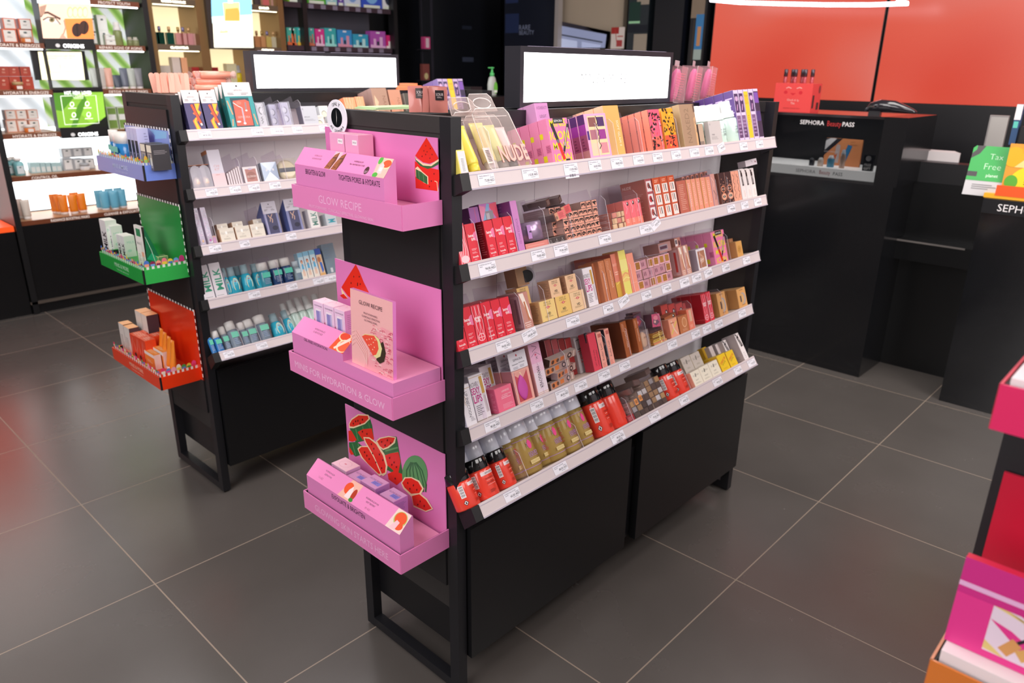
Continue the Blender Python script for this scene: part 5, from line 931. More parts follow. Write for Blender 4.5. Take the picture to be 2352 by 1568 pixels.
# things showing above the end panel: rear top shelf of the nearer gondola
RR = lambda gi: TT(GL+GP[gi][0], GW+GP[gi][1], LV[0][1]) @ RZ(math.pi) @ TT(0, LV[0][0], 0) @ RX(-LV[0][2])
FZ = Fr((0, 0, 1.262), 0, 0)
def sheet():
    q = MB(); q.box(0, .13, 0, .07, 0, .0015, mt('#bcd4a4', .6)); q.deco((0, 0, .0016), (.13, 0, 0), (0, .07, 0), [E_(.8, .5, .06, .12, '#9cb888')]); return [('sheet_mask', q)]
def pouch():
    q = MB(); n = 8; P = []
    for r in range(n+1):
        for k in range(n+1):
            u, v = r/n, k/n; b = .008*math.sin(math.pi*u)*math.sin(math.pi*v*.8+.3); P.append((u*.042, -b, v*.058))
    F = [(r*(n+1)+k, r*(n+1)+k+1, (r+1)*(n+1)+k+1, (r+1)*(n+1)+k) for r in range(n) for k in range(n)]
    m = mt('#c47a72', .3, coat=.3); q.add(P, [f[::-1] for f in F], m, True); q.add([(x, -y, z) for x, y, z in P], F, m, True); l = MB(); l.box(.016, .036, -.0098, -.0088, .030, .052, mt('#241c20', .4)); l.fdeco(.02, .022, [tx('SCRUB', .5, .6, .28, '#d8c8c8', max=.8), ln(.2, .2, .8, .4, 2, '#a89898')], x=.016, y=-.010, z=.030); return [('foil_pouch', q), ('black_label', l)]
def at(u, v, ax, val): return on(u, v, ax, val)
P0 = on(905, 247, 2, 1.338)
for k in range(3): thing('sheet', sheet, 'sheet_mask', TT(.03+.006*k, .268, 1.3302+.0017*k) @ RZ(.02*k), 'light green flat pack on the end top, %s layer' % ('lowest', 'middle', 'upper')[k], 'flat pack', 'light green flat packs')
for k, (u, a, t) in enumerate([(940, -.5, -.2), (970, -.2, .1), (988, -.9, .2)]):
    p = on(u, 258, 2, 1.332)
    thing('pouch', pouch, 'foil_pouch', TT(p.x, p.y-.0, 1.332) @ RZ(a) @ RX(t) @ Matrix.Scale(.84, 4), 'shiny brown pink pouch with black label, %s' % ('left, opened out', 'middle', 'right, standing upright')[k], 'pouch', 'brown pink foil pouches')
# small round mirror sign at the tray corner
def badge():
    q = MB(); q.M = RX(math.pi/2)
    def ring(r0, r1, z, m):
        n = 32; q.add([(r*math.cos(6.2832*k/n), r*math.sin(6.2832*k/n), z) for r in (r0, r1) for k in range(n)], [(k, (k+1) % n, n+(k+1) % n, n+k) for k in range(n)], m)
    q.lathe([(.036, -.0008), (.036, .0008)], mt('#ece9f2', .3), seg=32); 
    o = MB(); o.M = RX(math.pi/2); o.lathe([(.0195, .0009), (.0195, .0012)], mt('#3a3e44', .12, .8), seg=32)
    o.M = None; o.add([(-.0016, -.0014, -.015), (.0002, -.0014, 0), (-.0002, -.0014, .016), (.0016, -.0014, .0)], [(0, 1, 2, 3)], '#e8e4e0')
    t = MB(); 
    for i, ch in enumerate('ONLY'):
        a = .40-.27*i; t.M = RY(-a) @ TT(0, -.0012, .0275); t.fdeco(.006, .008, [tx(ch, .5, .5, .9, '#15151a')], x=-.003, z=-.004)
    for i, ch in enumerate('AT SEPHORA'):
        a = math.pi-(.19*i-.85); t.M = RY(a) @ TT(0, -.0012, .0275) @ RY(math.pi); t.fdeco(.005, .007, [tx(ch, .5, .5, .9, '#15151a')] if ch != ' ' else [], x=-.0025, z=-.0035)
    return [('disc', q), ('mirror', o), ('lettering', t)]
pb = E1.hit(774, 270, -.012)
thing('badge', badge, 'round_badge', E1.M @ TT(pb.x, -.012, pb.z), 'round white ONLY AT SEPHORA badge with dark mirror at the tray corner', 'badge')
# ================================================================ goods on the pink trays
def ctop(fr, p0, p1, d, z0, dep, cols, deco, name, label, cat='box', group=None, sdeco=None, tdeco=None, w=None, yaw=0):
    """box given by its two front top corners in the photo, standing at height z0 on frame fr"""
    a = fr.hit(*p0, d); b = fr.hit(*p1, d); w = w or b.x-a.x; h = (a.z+b.z)/2-z0
    F, S, T_ = cols; q = MB(); e = w*.02
    q.box(0, w, 0, dep, 0, h, mt(S, .35), front=mt(F, .35), top=mt(T_, .35)); q.box(e, w-e, .001, dep-.001, h, h+.0006, mt(T_, .35))
    if deco: q.fdeco(w, h, deco, y=-.0001)
    if sdeco: q.deco((w, 0, 0), (0, dep, 0), (0, 0, h), sdeco)
    if tdeco: q.deco((0, 0, h+.0007), (w, 0, 0), (0, dep, 0), tdeco)
    o = q.build(name); o.matrix_world = fr.M @ TT(a.x, d, z0) @ RZ(yaw); return tag(o, label, cat, group)
def nia(): return [R_(.55, .84, .9, .92, '#f8f0f4'), tx('MINI', .72, .88, .035, '#7a5a6a'), tx('GLOW RECIPE', .5, .62, .075, '#9c5a80', max=.84, thin=-.01), tx('WATERMELON GLOW', .5, .38, .05, '#8a4a70', max=.84), R_(.1, .22, .9, .34, '#e08ac4'), tx('NIACINAMIDE', .5, .28, .07, '#c860a8', max=.8), tx('DEW DROPS', .5, .14, .05, '#9a5a7c', max=.7)]
PN = ('#f0a6cc', '#f2a6c6', '#f5b4cc')
ctop(E1, (756.5, 305), (789.5, 307.5), -.046, 1.1655, .034, PN, nia(), 'serum_box', 'pink serum box, left of two on the top pink tray', sdeco=[ln(.1, .1, .9, .4, 8, '#c87aa0')], tdeco=[S_([(.1, .1), (.9, .9)], .01, '#c87a9c')])
ctop(E1, (791, 308), (822, 311.5), -.046, 1.1655, .036, PN, nia(), 'serum_box', 'pink serum box, right of two on the top pink tray', sdeco=[ln(.1, .25, .95, .5, 9, '#c87aa0'), S_([(.05, .1), (.9, .2)], .01, '#b86a90')], tdeco=[P_([(.2, .1), (.98, .3), (.98, .34), (.2, .14)], '#a85a6c')])
def win(): return [tx('GLOW RECIPE', .5, .90, .04, '#6a5a78', max=.8), P_([(.2, .2), (.78, .2), (.78, .8), (.66, .82), (.32, .82), (.2, .8)], '#f2e4f0'), R_(.26, .24, .58, .76, '#8f88c4'), P_([(.58, .24), (.58, .76), (.74, .78), (.74, .3)], '#b9b2dc'), P_([(.26, .24), (.5, .34), (.74, .24)], '#a8a0b8'), S_([(.02, .5), (.18, .1)], .05, '#e0486a')]
for k, (p0, p1) in enumerate([((718.5, 691), (741.5, 696.5)), ((742.5, 698), (766, 706)), ((767, 707), (790.5, 716))]):
    ctop(E1, p0, p1, -.082, ZP1+.0002, .032, ('#eccbe6', '#e6a8d6', '#f6ccdc'), win(), 'moisturizer_box', 'pale lilac box with window, %s of three on the middle tray' % ('left', 'centre', 'right')[k], sdeco=[ln(.2, .5, .8, .9, 8, '#c88ab8')], tdeco=[S_([(.3+.2*math.cos(t*.5), .5+.3*math.sin(t*.5)) for t in range(9)], .03, '#f0a4bc')])
# counter card on the middle tray
def poster():
    a = E1.hit(808.7, 826, -.118); b = E1.hit(903.6, 872, -.118); W = b.x-a.x; H = E1.hit(798, 663.3, -.118).z-ZP1; q = MB()
    q.box(0, W, 0, .008, 0, H, mt('#ee8cc8', .3), front=mt('#f1b4b4', .25), side=mt('#e884cc', .3))
    PR_ = mt('#d8607c', .3); r = random.Random(4)
    it = [P_([(.3, 0), (1, 0), (1, .62), (.75, .64), (.6, .55), (.55, .4), (.45, .2)], '#efa2ac')]
    for k in range(130):
        t = r.random(); x = r.uniform(.42, .98); y = r.uniform(.02, .62)
        if x < .45+.3*abs(.3-y): continue
        s = r.uniform(.018, .04); it.append(S_([(x-s, y-s*.2), (x-s*.5, y+s*.25), (x, y+s*.1), (x+s*.5, y+s*.3), (x+s, y-s*.2)], .010, ('#d0506c', '#f8d4d2', '#e07a8c')[k % 3]))
    for k in range(4): it.append(S_([(.02, .25+.06*k), (.12, .32+.05*k), (.3+.03*k, .2+.02*k), (.4, .05+.02*k)], .008, '#f7cac6'))
    it += [P_([(.62, .18), (.70, .15), (.80, .2), (.84, .32), (.78, .46), (.70, .40), (.66, .28)], '#3c3022'), P_([(.30, .44), (.36, .47), (.60, .50), (.70, .47), (.76, .36), (.72, .25), (.62, .20), (.56, .22)], '#e4dc9c'), P_([(.28, .42), (.36, .46), (.58, .49), (.66, .43), (.68, .34), (.62, .25), (.54, .22), (.42, .32)], '#ec5440')]
    it += [E_(x, y, .012, .008, '#f8d0b0') for x, y in ((.4, .4), (.46, .42), (.52, .44), (.5, .36), (.56, .4), (.58, .34), (.45, .34), (.6, .44), (.54, .3))]
    it += [tx('GLOW RECIPE', .5, .87, .055, '#3a2030', max=.66, thin=-.005), tx('FRUIT-FORWARD.', .5, .745, .026, '#4a2038', max=.5), tx('CLINICALLY EFFECTIVE', .5, .70, .026, '#4a2038', max=.66), tx('GLOWING SKIN.', .5, .655, .026, '#4a2038', max=.46)]
    q.fdeco(W, H, it, y=-.0002); o = q.build('counter_card'); o.matrix_world = E1.M @ TT(a.x, -.118, ZP1+.0004) @ RX(-.04)
    return tag(o, 'pink GLOW RECIPE counter card with watermelon splash on the middle tray', 'display card')
poster()
def lidtop(c_='#8f86d8'): return [tx('GLOW RECIPE', .5, .62, .14, '#8a5a98', max=.8), R_(.45, .25, .92, .55, c_), ln(.5, .3, .85, .5, 2, '#6a60b8')]
for k, (p0, p1, lt) in enumerate([((761, 1061), (795, 1085), 1), ((796.5, 1091), (827, 1110), 0), ((828, 1103), (862, 1123.5), 0), ((871.5, 1133.5), (903.5, 1154), 0)]):
    cl = ('#e6c6e0', '#dcb0dc', '#f4c4d4') if lt else ('#d69ad2', '#c888d0', '#dca0d0')
    ctop(E1, p0, p1, -.078, .436, .040, cl, [tx('GLOW RECIPE', .5, .88, .09, '#7a4a80', max=.8)]+([R_(.1, .5, .4, .75, '#2a2a4a')] if lt else []), 'cream_box', ('pale pink cream box, leftmost on the lowest tray', 'lilac cream box, second on the lowest tray', 'lilac cream box with peeling sticker, third on the lowest tray', 'lilac cream box standing apart on the lowest tray')[k],
         sdeco=[ln(.1, .3, .9, .9, 14, '#a070b8'), R_(.05, .18, .95, .19, '#8a6ab8')], tdeco=[S_([(.5+.3*math.cos(t*.52), .5+.34*math.sin(t*.52)) for t in range(13)], .012, '#e09ab4'), E_(.5, .5, .07, .05, '#e07a8c')] if lt else lidtop())

# ================================================================ the farther gondola's trays
BL, GR, OR = ('#8a97d6', '#7590e6'), ('#23993f', '#33b350'), ('#e23c16', '#ef3a12')
MM = lambda c_: [('t', 'MINIS & MORE', .52, .60, .30, mt(c_, .5), {'max': .42, 'thin': .02}), ('t', 'Take a little, explore a lot', .53, .27, .15, mt(c_, .5), {'max': .4})]
U0 = tray(1, 1.088, .0948, -.3996, -.0291, .0456, BL, 'blue striped tray reading MINIS & MORE', None, MM('#c8d2f2'))
U1 = tray(1, .7785, .1405, -.389, -.034, .0447, GR, 'green striped tray reading MINIS & MORE', None, MM('#a8dcb0'))
U2 = tray(1, .4166, .1325, -.4609, -.0565, .0444, OR, 'orange red striped tray reading MINIS & MORE', None, MM('#f8b8a0'))
def z_at(p, d, fr=E2): return fr.hit(*p, d)
back_card(U0, E2, 1.094, z_at((300, 284), -.004).z, -.371, -.030, '#8d9fe0', lambda q, fr, y: trace(q, fr, y, (210, 180, 6.03), [('p', [(800, 700), (1040, 740), (1040, 830), (880, 840), (880, 790)], mt('#8fc4ee', .3))]), trim=1)
back_card(U1, E2, .784, 1.008, -.36, -.030, '#1c8a3a', None, trim=1)
back_card(U2, E2, .421, .668, -.40, -.030, '#e03410', None, trim=1)
for T_, dd, xa, xb, z0, cs, st in ((U0, .0948, -.3996, -.0291, 1.088, 0, '#8d9bd8'), (U1, .1405, -.389, -.034, .7785, 1, '#3cb050'), (U2, .1325, -.4609, -.0565, .4166, 2, '#e8481c')):
    # striped inner card with cut-out figures along the rim
    q = MB(); n = 46; W = xb-xa-.012; w = W/n; zz = .044
    for k in range(n): q.box(.006+k*w, .006+(k+1)*w, .005, .0058, .004, zz+.009, mt('#eef0ea' if k % 2 else st, .5))
    m = 16; w2 = (dd-.01)/m
    for k in range(m): q.box(W+.0045, W+.0053, .006+k*w2, .006+(k+1)*w2, .004, zz+.009, mt('#eef0ea' if k % 2 else st, .5))
    q.build('striped_insert', T_)
    q = MB(); q.box(.006, W+.005, .007, dd-.003, .006, .030, mt(st, .4)); q.build('platform', T_)
    q = MB(); r = random.Random(cs+3); pal = [['#e8b83c', '#e8603c', '#9ccc6c', '#e8e4e0', '#f0a8a0', '#8cc8d8', '#f2c84c'], ['#ee7c8c', '#4c78c8', '#e8d040', '#8a2450', '#6aa8dc', '#f0a080', '#c8387c'], ['#ee4a8c', '#f2e6d2', '#e83c64', '#4a9c4c', '#7880c0', '#f0c840', '#f4a8b8']][cs]
    def fig(P, U, w_, h_, j):
        P = Vector(P); U = Vector(U); a = pal[j % 7]; b_ = pal[(j*3+2) % 7]; pts = []
        for t in range(11):
            an = math.pi*t/10; pts.append(P+U*(w_*(.5-.5*math.cos(an)))+Vector((0, 0, h_*(.45+.55*math.sin(an)))))
        q.add([P, P+U*w_]+pts[::-1], [tuple(range(13))], a); N = U.cross(Vector((0, 0, 1)))*.0003
        q.add([P+N+U*(w_*.1), P+N+U*(w_*.9), P+N+U*(w_*.9)+Vector((0, 0, h_*.42)), P+N+U*(w_*.1)+Vector((0, 0, h_*.42))], [(0, 1, 2, 3)], b_)
        if cs == 1 and j % 4 == 0: q.add([P+N+U*w_*.55+Vector((0, 0, h_*.7)), P+N+U*w_*.8+Vector((0, 0, h_*.7)), P+N+U*w_*.85+Vector((0, 0, h_*1.45)), P+N+U*w_*.6+Vector((0, 0, h_*1.5))], [(0, 1, 2, 3)], a)
    nf = 24; fw = W/nf
    for j in range(nf): fig((.006+j*fw, .0045, zz+.0085), (1, 0, 0), fw*.92, .011+.004*(j % 3 == 0), j+cs)
    nf = 7; fw = (dd-.014)/nf
    for j in range(nf): fig((W+.0058, .008+j*fw, zz+.0085), (0, 1, 0), fw*.92, .015+.005*(j % 3 == 0), j*2+cs)
    q.build('paper_cutout_rim', T_)
E2_ = E2
def zz_(p, d): return E2.hit(*p, d)
# blue tray goods
for k, (p0, p1) in enumerate([((252, 297), (264.5, 299)), ((266, 301), (291, 304))]):
    a = zz_(p0, -.055); b = zz_(p1, -.055)
    thing('blt%d' % k, lambda: soft_tube(max(.022, b.x-a.x), .02, a.z-1.118, mt('#2f86c0', .25), mt('#f0ebe4', .3), label_=[R_(0, .0, 1, .35, '#1f66b0'), ln(.1, .4, .9, .8, 6, '#9cd8e8')]) if False else [('bottle_body', MB().lathe([((b.x-a.x)*.5, 0), ((b.x-a.x)*.52, .03), ((b.x-a.x)*.5, .062)], mt('#2c7fbf', .25, coat=.4), seg=20, sq=.6).deco(((b.x-a.x)*-.35, -(b.x-a.x)*.34, .006), ((b.x-a.x)*.7, 0, 0), (0, 0, .05), [R_(0, .6, 1, .95, '#68c8b8'), ln(.1, .1, .9, .5, 6, '#a8d8f0')])), ('cap', MB().lathe([((b.x-a.x)*.46, .062), ((b.x-a.x)*.46, a.z-1.1185)], mt('#f3ede6', .3), seg=20, sq=.6))], 'cleanser_bottle', E2.M @ TT((a.x+b.x)/2, -.055, 1.1182), 'blue and white toiletry bottle, %s on the blue tray' % ('left', 'right')[k], 'bottle')
for k in range(3):
    ctop(E2, (288+k*8.2, 292+1.3*k), (295.5+k*8.2, 293+1.3*k), -.060, 1.1182, .034, ('#c9c6ea', '#cfccf0', '#e6e2f2'), [R_(.1, .0, .9, .68, '#26262e'), tx('ICE', .5, .3, .3, '#c8c8dc', rot=90, max=.3)], 'skincare_box', 'lavender box with black panel, %s of three on the blue tray' % ('left', 'centre', 'right')[k], sdeco=[tx('it', .3, .6, .06, '#3a3a4a'), ln(.6, .3, .9, .9, 8, '#a8a4cc')] if k == 2 else None)
for k in range(2):
    ctop(E2, (320+k*14, 328+3*k), (332+k*14, 331+3*k), -.072, 1.1182, .052, ('#5c5658', '#3c3a3e', '#4a484c'), [R_(.06, .7, .94, .98, '#ece4d2'), R_(.1, .1, .9, .66, '#a8a09c'), R_(.3, .1, .6, .6, '#6c7488'), R_(.55, .2, .85, .5, '#d8d4d0')], 'serum_box', 'dark serum box with cream band, %s on the blue tray' % ('left', 'right')[k], sdeco=[ln(.1, .62, .9, .8, 3, '#8a8488')])
# green tray goods
mk = lambda w_=1: [tx('MILK', .52, .36, .62, '#1a1c1e', rot=90, max=.58, thin=.03)]
for k, (p0, p1, dep) in enumerate([((226.5, 503), (240, 507), .036), ((240.5, 516), (253, 519.5), .036), ((266, 537.5), (274, 540), .034), ((274.4, 540.5), (283, 543), .034)]):
    ctop(E2, p0, p1, -.088 if k > 0 else -.098, .8090, dep, ('#e4e2e4', '#eef6ea', '#f4f2ea'), mk(), 'makeup_box', ('tall white MILK box, outermost on the green tray', 'tall white MILK box, second on the green tray', 'short white MILK box, left one on the green tray', 'short white MILK box, right one on the green tray')[k], sdeco=[tx('MILK', .6, .7, .12, '#b8e0cc'), E_(.4, .3, .2, .06, '#c8ecd8')])
def wedge():
    w, h, t = .060, .128, .052; q = MB()
    q.add([(0, 0, 0), (w, 0, 0), (w, 0, h), (0, 0, h)], [(0, 1, 2, 3)], '#eee9e4')
    q.add([(0, t, 0), (w, t, 0), (w, .008, h), (0, .008, h)], [(1, 0, 3, 2)], '#e6e2dc'); q.add([(0, 0, h), (w, 0, h), (w, .008, h), (0, .008, h)], [(0, 1, 2, 3)], '#f2eee8')
    q.add([(w, .001, 0), (w, t, 0), (w, .008, h)], [(0, 1, 2)], '#14764a'); q.add([(0, 0, 0), (0, t, 0), (0, .008, h), (0, 0, h)], [(1, 0, 3, 2)], '#d8d4ce'); q.add([(0, 0, 0), (w, 0, 0), (w, t, 0), (0, t, 0)], [(3, 2, 1, 0)], '#ddd')if False else None
    q.fdeco(w, h, [R_(.22, .74, .78, .93, '#2a8a58'), tx('GRAB & GO', .36, .56, .06, '#8a8a8c', max=.5), R_(.58, .24, .88, .36, '#e8a48c'), R_(.6, .12, .86, .24, '#c8c4c0'), R_(.66, .36, .8, .62, '#dcd8d4'), ln(.15, .1, .45, .3, 5, '#b8b4b0')], y=-.0002)
    q.deco((w+.0002, .0, 0), (0, t, 0), (0, 0, h), [P_([(.05, .2), (.4, .34), (.8, .16), (.6, .1)], '#22a878'), S_([(.15, .75), (.4, .4), (.55, .05)], .03, '#d8ecd8')]); return [('gift_set_box', q)]
pw = zz_((301, 485), -.092)
thing('wedge', wedge, 'gift_set_box', E2.M @ TT(pw.x, -.092, .809), 'tapered white and dark green set box on the green tray', 'box')
def cube_():
    q = MB(); q.box(0, .03, 0, .03, 0, .03, mt('#d8f0c0', .1, 0, 0, .2)); q.tube([(0, 0, 0), (.03, 0, 0), (.03, 0, .03), (0, 0, .03), (0, 0, 0)], .0009, mt('#c8dc90', .3)); q.tube([(.03, 0, .03), (.03, .03, .03), (.03, .03, 0)], .0009, mt('#c8dc90', .3)); return [('clear_stand', q)]
pw = zz_((352, 575), -.06); thing('ccube', cube_, 'clear_stand', E2.M @ TT(pw.x, -.06, .8092), 'empty clear plastic stand on the green tray', 'stand')
# orange tray goods
for k, (p0, p1, dep) in enumerate([((309, 712), (322.5, 718), .04), ((323, 719), (335.5, 726), .04), ((271, 740), (282, 746), .034), ((282.5, 747), (295.5, 756), .034)]):
    d_ = (-.05, -.05, -.098, -.098)[k]
    ctop(E2, p0, p1, d_, .4470, dep, ('#e2dad4', '#4a3c42', '#f2ac70'), [ln(.15, .1, .85, .6, 8, '#a8a09c'), R_(0, 0, 1, .1, '#f6c0a8')], 'skincare_box', 'white box with apricot lid, %s on the orange tray' % ('taller, left', 'taller, right', 'shorter, left', 'shorter, right')[k])
for k, (p0, d_) in enumerate([((297, 766), -.098), ((308, 771), -.098), ((320.5, 778), -.098), ((322, 760), -.06), ((340, 768), -.06)]):
    a = zz_(p0, d_)
    o = ctop(E2, p0, (p0[0]+11.5, p0[1]+5), d_, .4470, .036, ('#e2472a', '#ee4c22', '#ec6a48'), [S_([(.1, .2), (.5, .9), (.9, .3)], .06, '#f2b0a0'), E_(.7, .12, .2, .1, '#1c1c20')], 'mask_box', 'red orange little box, %s on the orange tray' % ('front row left', 'front row centre', 'front row right', 'rear row left', 'rear row right')[k],
         sdeco=[S_([(.05, .2), (.35, .6)], .1, '#f4a088'), E_(.55, .4, .14, .14, '#4c4456')], tdeco=[ln(.1, .2, .9, .8, 3, '#f4b8a0')])
for k, (p0, p1) in enumerate([((331, 804), (353, 816)), ((351, 797), (373, 809))]):
    ctop(E2, p0, p1, (-.1, -.074)[k], .4470, .022, ('#ee8a3c', '#f2ddd4', '#f0983c'), [R_(0, .78, 1, 1, '#ece6e2'), ln(.2, .3, .8, .5, 2, '#f6c8a0')], 'vitamin_box', 'orange and white box, %s at the front of the orange tray' % ('left', 'right')[k], tdeco=[ln(.15, .2, .9, .8, 3, '#f8d0a0')])
for k, p in enumerate([(356, 702), (369, 706), (384, 712), (398, 722)]):
    a = zz_(p, -.045+.0*k)
    thing('otube', lambda: soft_tube(.027, .022, .118, mt('#f08a2c', .28, coat=.3), mt('#eed6d2', .3), capfrac=.13), 'cream_tube', E2.M @ TT(a.x+.004, -.050-.008*k, .4470) @ RX(-.10), 'orange squeeze tube on a white cap, %s of four on the orange tray' % ('first', 'second', 'third', 'fourth')[k], 'tube', 'orange squeeze tubes')

# ================================================================ goods on the farther gondola
def hang(front, tip='#ece4e2', w=.05, h=.118, side='#2f2c50', t=.012, tipf=.32):
    q = MB(); q.box(0, w, 0, t, 0, h*(1-tipf), mt(side, .4), front=mt(front[0], .4)); q.add([(0, 0, h*(1-tipf)), (w, 0, h*(1-tipf)), (w, 0, h), (0, 0, h)], [(0, 1, 2, 3)], tip); q.add([(0, t, h*(1-tipf)), (w, t, h*(1-tipf)), (w, .0008, h), (0, .0008, h)], [(1, 0, 3, 2)], tip)
    q.add([(0, 0, h*(1-tipf)), (0, t, h*(1-tipf)), (0, .0008, h)], [(0, 2, 1)], side); q.add([(w, 0, h*(1-tipf)), (w, t, h*(1-tipf)), (w, .0008, h)], [(0, 1, 2)], side)
    q.fdeco(w, h, front[1]+[E_(.5, .92, .035, .018, '#15202a'), tx('SEPHORA', .52, .83, .035, '#8a8088', max=.6), ln(.12, .72, .38, .78, 2, '#8a8088'), ln(.6, .72, .88, .78, 2, '#8a8088')], y=-.0002); return [('hang_pack', q)]
TZ = ('#4c4470', [P_([(.62, .66), (.98, .66), (.8, .5), (.95, .44), (.55, .2), (.7, .02), (.42, 0), (.3, .24), (.6, .34), (.4, .42), (.66, .5)], '#f0783c'), P_([(.66, .66), (.94, .66), (.76, .5), (.88, .45), (.5, .24), (.62, .02), (.46, 0), (.36, .22), (.62, .36), (.46, .42), (.68, .5)], '#f2c030'), S_([(.46, .64), (.82, .10)], .22, '#2a2646'), S_([(.45, .64), (.78, .14)], .15, '#f2552c'), S_([(.76, .17), (.80, .11)], .12, '#dcd8d8')])
for k, (u, d_, lb) in enumerate([(438, .004, 'foremost, by the end post'), (479, .010, 'front one by the teal packs')]):
    x_ = B1.x(u, d_+.002)
    thing('twz', lambda: hang(TZ), 'tweezer_pack', B1.M @ TT(x_-.002, d_, 0), 'violet tweezer pack with yellow zigzag, %s' % lb, 'hanging pack')
    for j in range(1, 4): thing('twz', lambda: hang(TZ), 'tweezer_pack', B1.M @ TT(x_-.002, d_+.020*j, 0), 'violet tweezer pack, %s in depth, %s column, farther top shelf' % (ORD[j], ('left', 'right')[k]), 'hanging pack')
MN = ('#2f8a8c', [R_(.0, .0, .16, .68, '#3a9a9c'), R_(.84, 0, 1, .68, '#3a9a9c'), S_([(.05, .6), (.14, .3)], .04, '#e0a070'), S_([(.9, .3), (.96, .06)], .04, '#e0a070'), S_([(.1, .2), (.05, .05)], .04, '#e0a070'), R_(.16, .02, .84, .66, '#1c4650'), P_([(.2, .05), (.8, .05), (.82, .58), (.7, .62), (.25, .6)], '#e8604c'), E_(.45, .55, .09, .04, '#f07a68'), S_([(.24, .56), (.4, .48), (.52, .44)], .025, '#e8e0dc'), S_([(.52, .44), (.5, .1)], .05, '#b8b0c0'), S_([(.68, .56), (.66, .4)], .05, '#8a8488'), E_(.66, .38, .04, .02, '#e8e4e2'), E_(.5, .1, .05, .025, '#e8e4e8'), E_(.3, .14, .08, .02, '#f4d8d8'), tx('SEPHORA', .52, .24, .05, '#f6b0a8', max=.5)])
x_ = B1.x(533, .006)
thing('mani', lambda: hang(MN, w=.092, h=.140, side='#1f6a66', t=.016, tipf=.30), 'manicure_set_pack', B1.M @ TT(x_, .004, 0), 'teal SEPHORA pack with coral manicure pouch, front one', 'hanging pack')
for j in range(1, 4): thing('mani', lambda: 0, 'manicure_set_pack', B1.M @ TT(x_, .004+.026*j, 0), 'teal manicure pack, %s in depth, %s' % (ORD[j], X1), 'hanging pack')
def lash(v):
    def f():
        w, h, t = .030, .078, .022; q = MB(); q.box(0, w, 0, t, 0, h, mt('#e6e6ec', .1, 0, 0, .25)); q.box(.001, w-.001, .008, t-.001, .001, h-.001, mt(('#dedce2', '#c6c2dc')[v], .4)); q.tube([(0, 0, 0), (0, 0, h), (w, 0, h), (w, 0, 0)], .0006, mt('#cfd0e0', .2, 0, 0, .7))
        it = []
        for cy in (.68, .32):
            if v and True: it += [S_([(.4+.3*math.cos(a*.3-1.57), cy+.13*math.sin(a*.3-1.57)) for a in range(11)], .06, '#3a3844'), E_(.38, cy, .26, .10, '#e2e0ee')]
        if not v: it += [S_([(.62-.28*math.sin(a*.3), .68+.14*math.cos(a*.3)) for a in range(11)], .10, '#2c2a2e'), E_(.66, .68, .24, .1, '#eceaee'), S_(wave(.5, .1, 60, 0, .16, .44, 20), .06, '#3a383c'), tx('VELOUR', .16, .78, .14, '#6a6a70', rot=-90, max=.3), S_(wave(.85, .05, 60, 0, .5, .95, 20), .04, '#55555c')]
        else: it += [R_(.84, .05, .96, .95, '#d6d2e6'), R_(.0, 0, .1, 1, '#b8b4cc')]
        q.fdeco(w, h, it, y=.0075); return [('lash_case', q)]
    return f
thing('l0', lash(0), 'false_lash_pack', B1.M @ TT(B1.x(599, .008), .006, 0), 'clear false lash box with black script, front one', 'false lashes')
thing('l1', lash(1), 'false_lash_pack', B1.M @ TT(B1.x(656, .008), .006, 0), 'lavender false lash box with two lash pairs, front one', 'false lashes')
for j in range(1, 4): thing('l%d' % (j % 2), lash(j % 2), 'false_lash_pack', B1.M @ TT(B1.x(628, .03)+.002*j, .006+.024*j, 0), 'false lash box %s in depth between the front pair' % ORD[j], 'false lashes')
c(B1, 699, 734, 244, .03, ('#c3c5cd', '#5c5c6a', '#cfd0d6'), [tx('it', .12, .86, .12, '#5a5a66'), tx('BYE BYE', .3, .42, .07, '#45454f', max=.4), ln(.12, .2, .8, .32, 2, '#a0a0aa')], 'cream_box', 'silver grey box before the white boxes', X1)
def jarw(): return [tx('BOBBI BROWN', .5, .84, .09, '#b8b0a4', max=.8), ln(.2, .7, .8, .76, 1, '#b0a89c'), E_(.48, .3, .3, .30, '#8c9088'), E_(.48, .26, .25, .25, '#dcd8c0')]
for k, (u0, z, d_, lb) in enumerate([(727, 0, .05, 'lower left'), (762, 0, .05, 'lower right'), (700, .040, .085, 'upper left'), (737, .040, .085, 'upper right')]):
    xx = B1.x(u0, d_, z); single(B1, (xx, d_, z+.001), (.036, .03, .039), ('#ece8e2', '#d8dce0', '#efece6'), jarw(), 'cream_box', 'white cream box with round window, %s, farther top shelf' % lb)
for k, (u0, u1, vt) in enumerate([(802, 828, 224), (829, 848, 222)]):
    c(B1, u0, u1, vt, .03, ('#f0a070', '#e08a60', '#f2b088'), [S_([(.02+.24*i, 0), (.24*i+.3, 1)], .03, '#f6c8a4') for i in range(3)]+[S_([(.3+.24*i, 0), (.24*i-.02+.04, 1)], .03, '#f6c8a4') for i in range(3)], 'quilted_box', 'peach quilted box, %s' % ('left', 'right')[k], X1, d=.04)
c(B1, 868, 903, 202, .024, ('#ab8570', '#9a7c74', '#b8968a'), [P_([(.1, .1), (.3, .2), (.2, .4), (.35, .6), (.15, .8), (.1, .6)], '#dcb896'), tx('NAKED', .75, .5, .22, '#8c6450', rot=-90, max=.8)], 'eyeshadow_palette_box', 'brown NAKED palette box, larger', X1, n=5, d=.03)
c(B1, 906, 933, 206, .02, ('#c88c70', '#b07c68', '#c89480'), [P_([(.1, .1), (.3, .2), (.2, .4), (.35, .6), (.1, .7)], '#e08a68'), tx('NAKED', .75, .5, .24, '#a06a50', rot=-90, max=.8)], 'eyeshadow_palette_box', 'tan NAKED palette box, smaller', X1, n=2, d=.03)
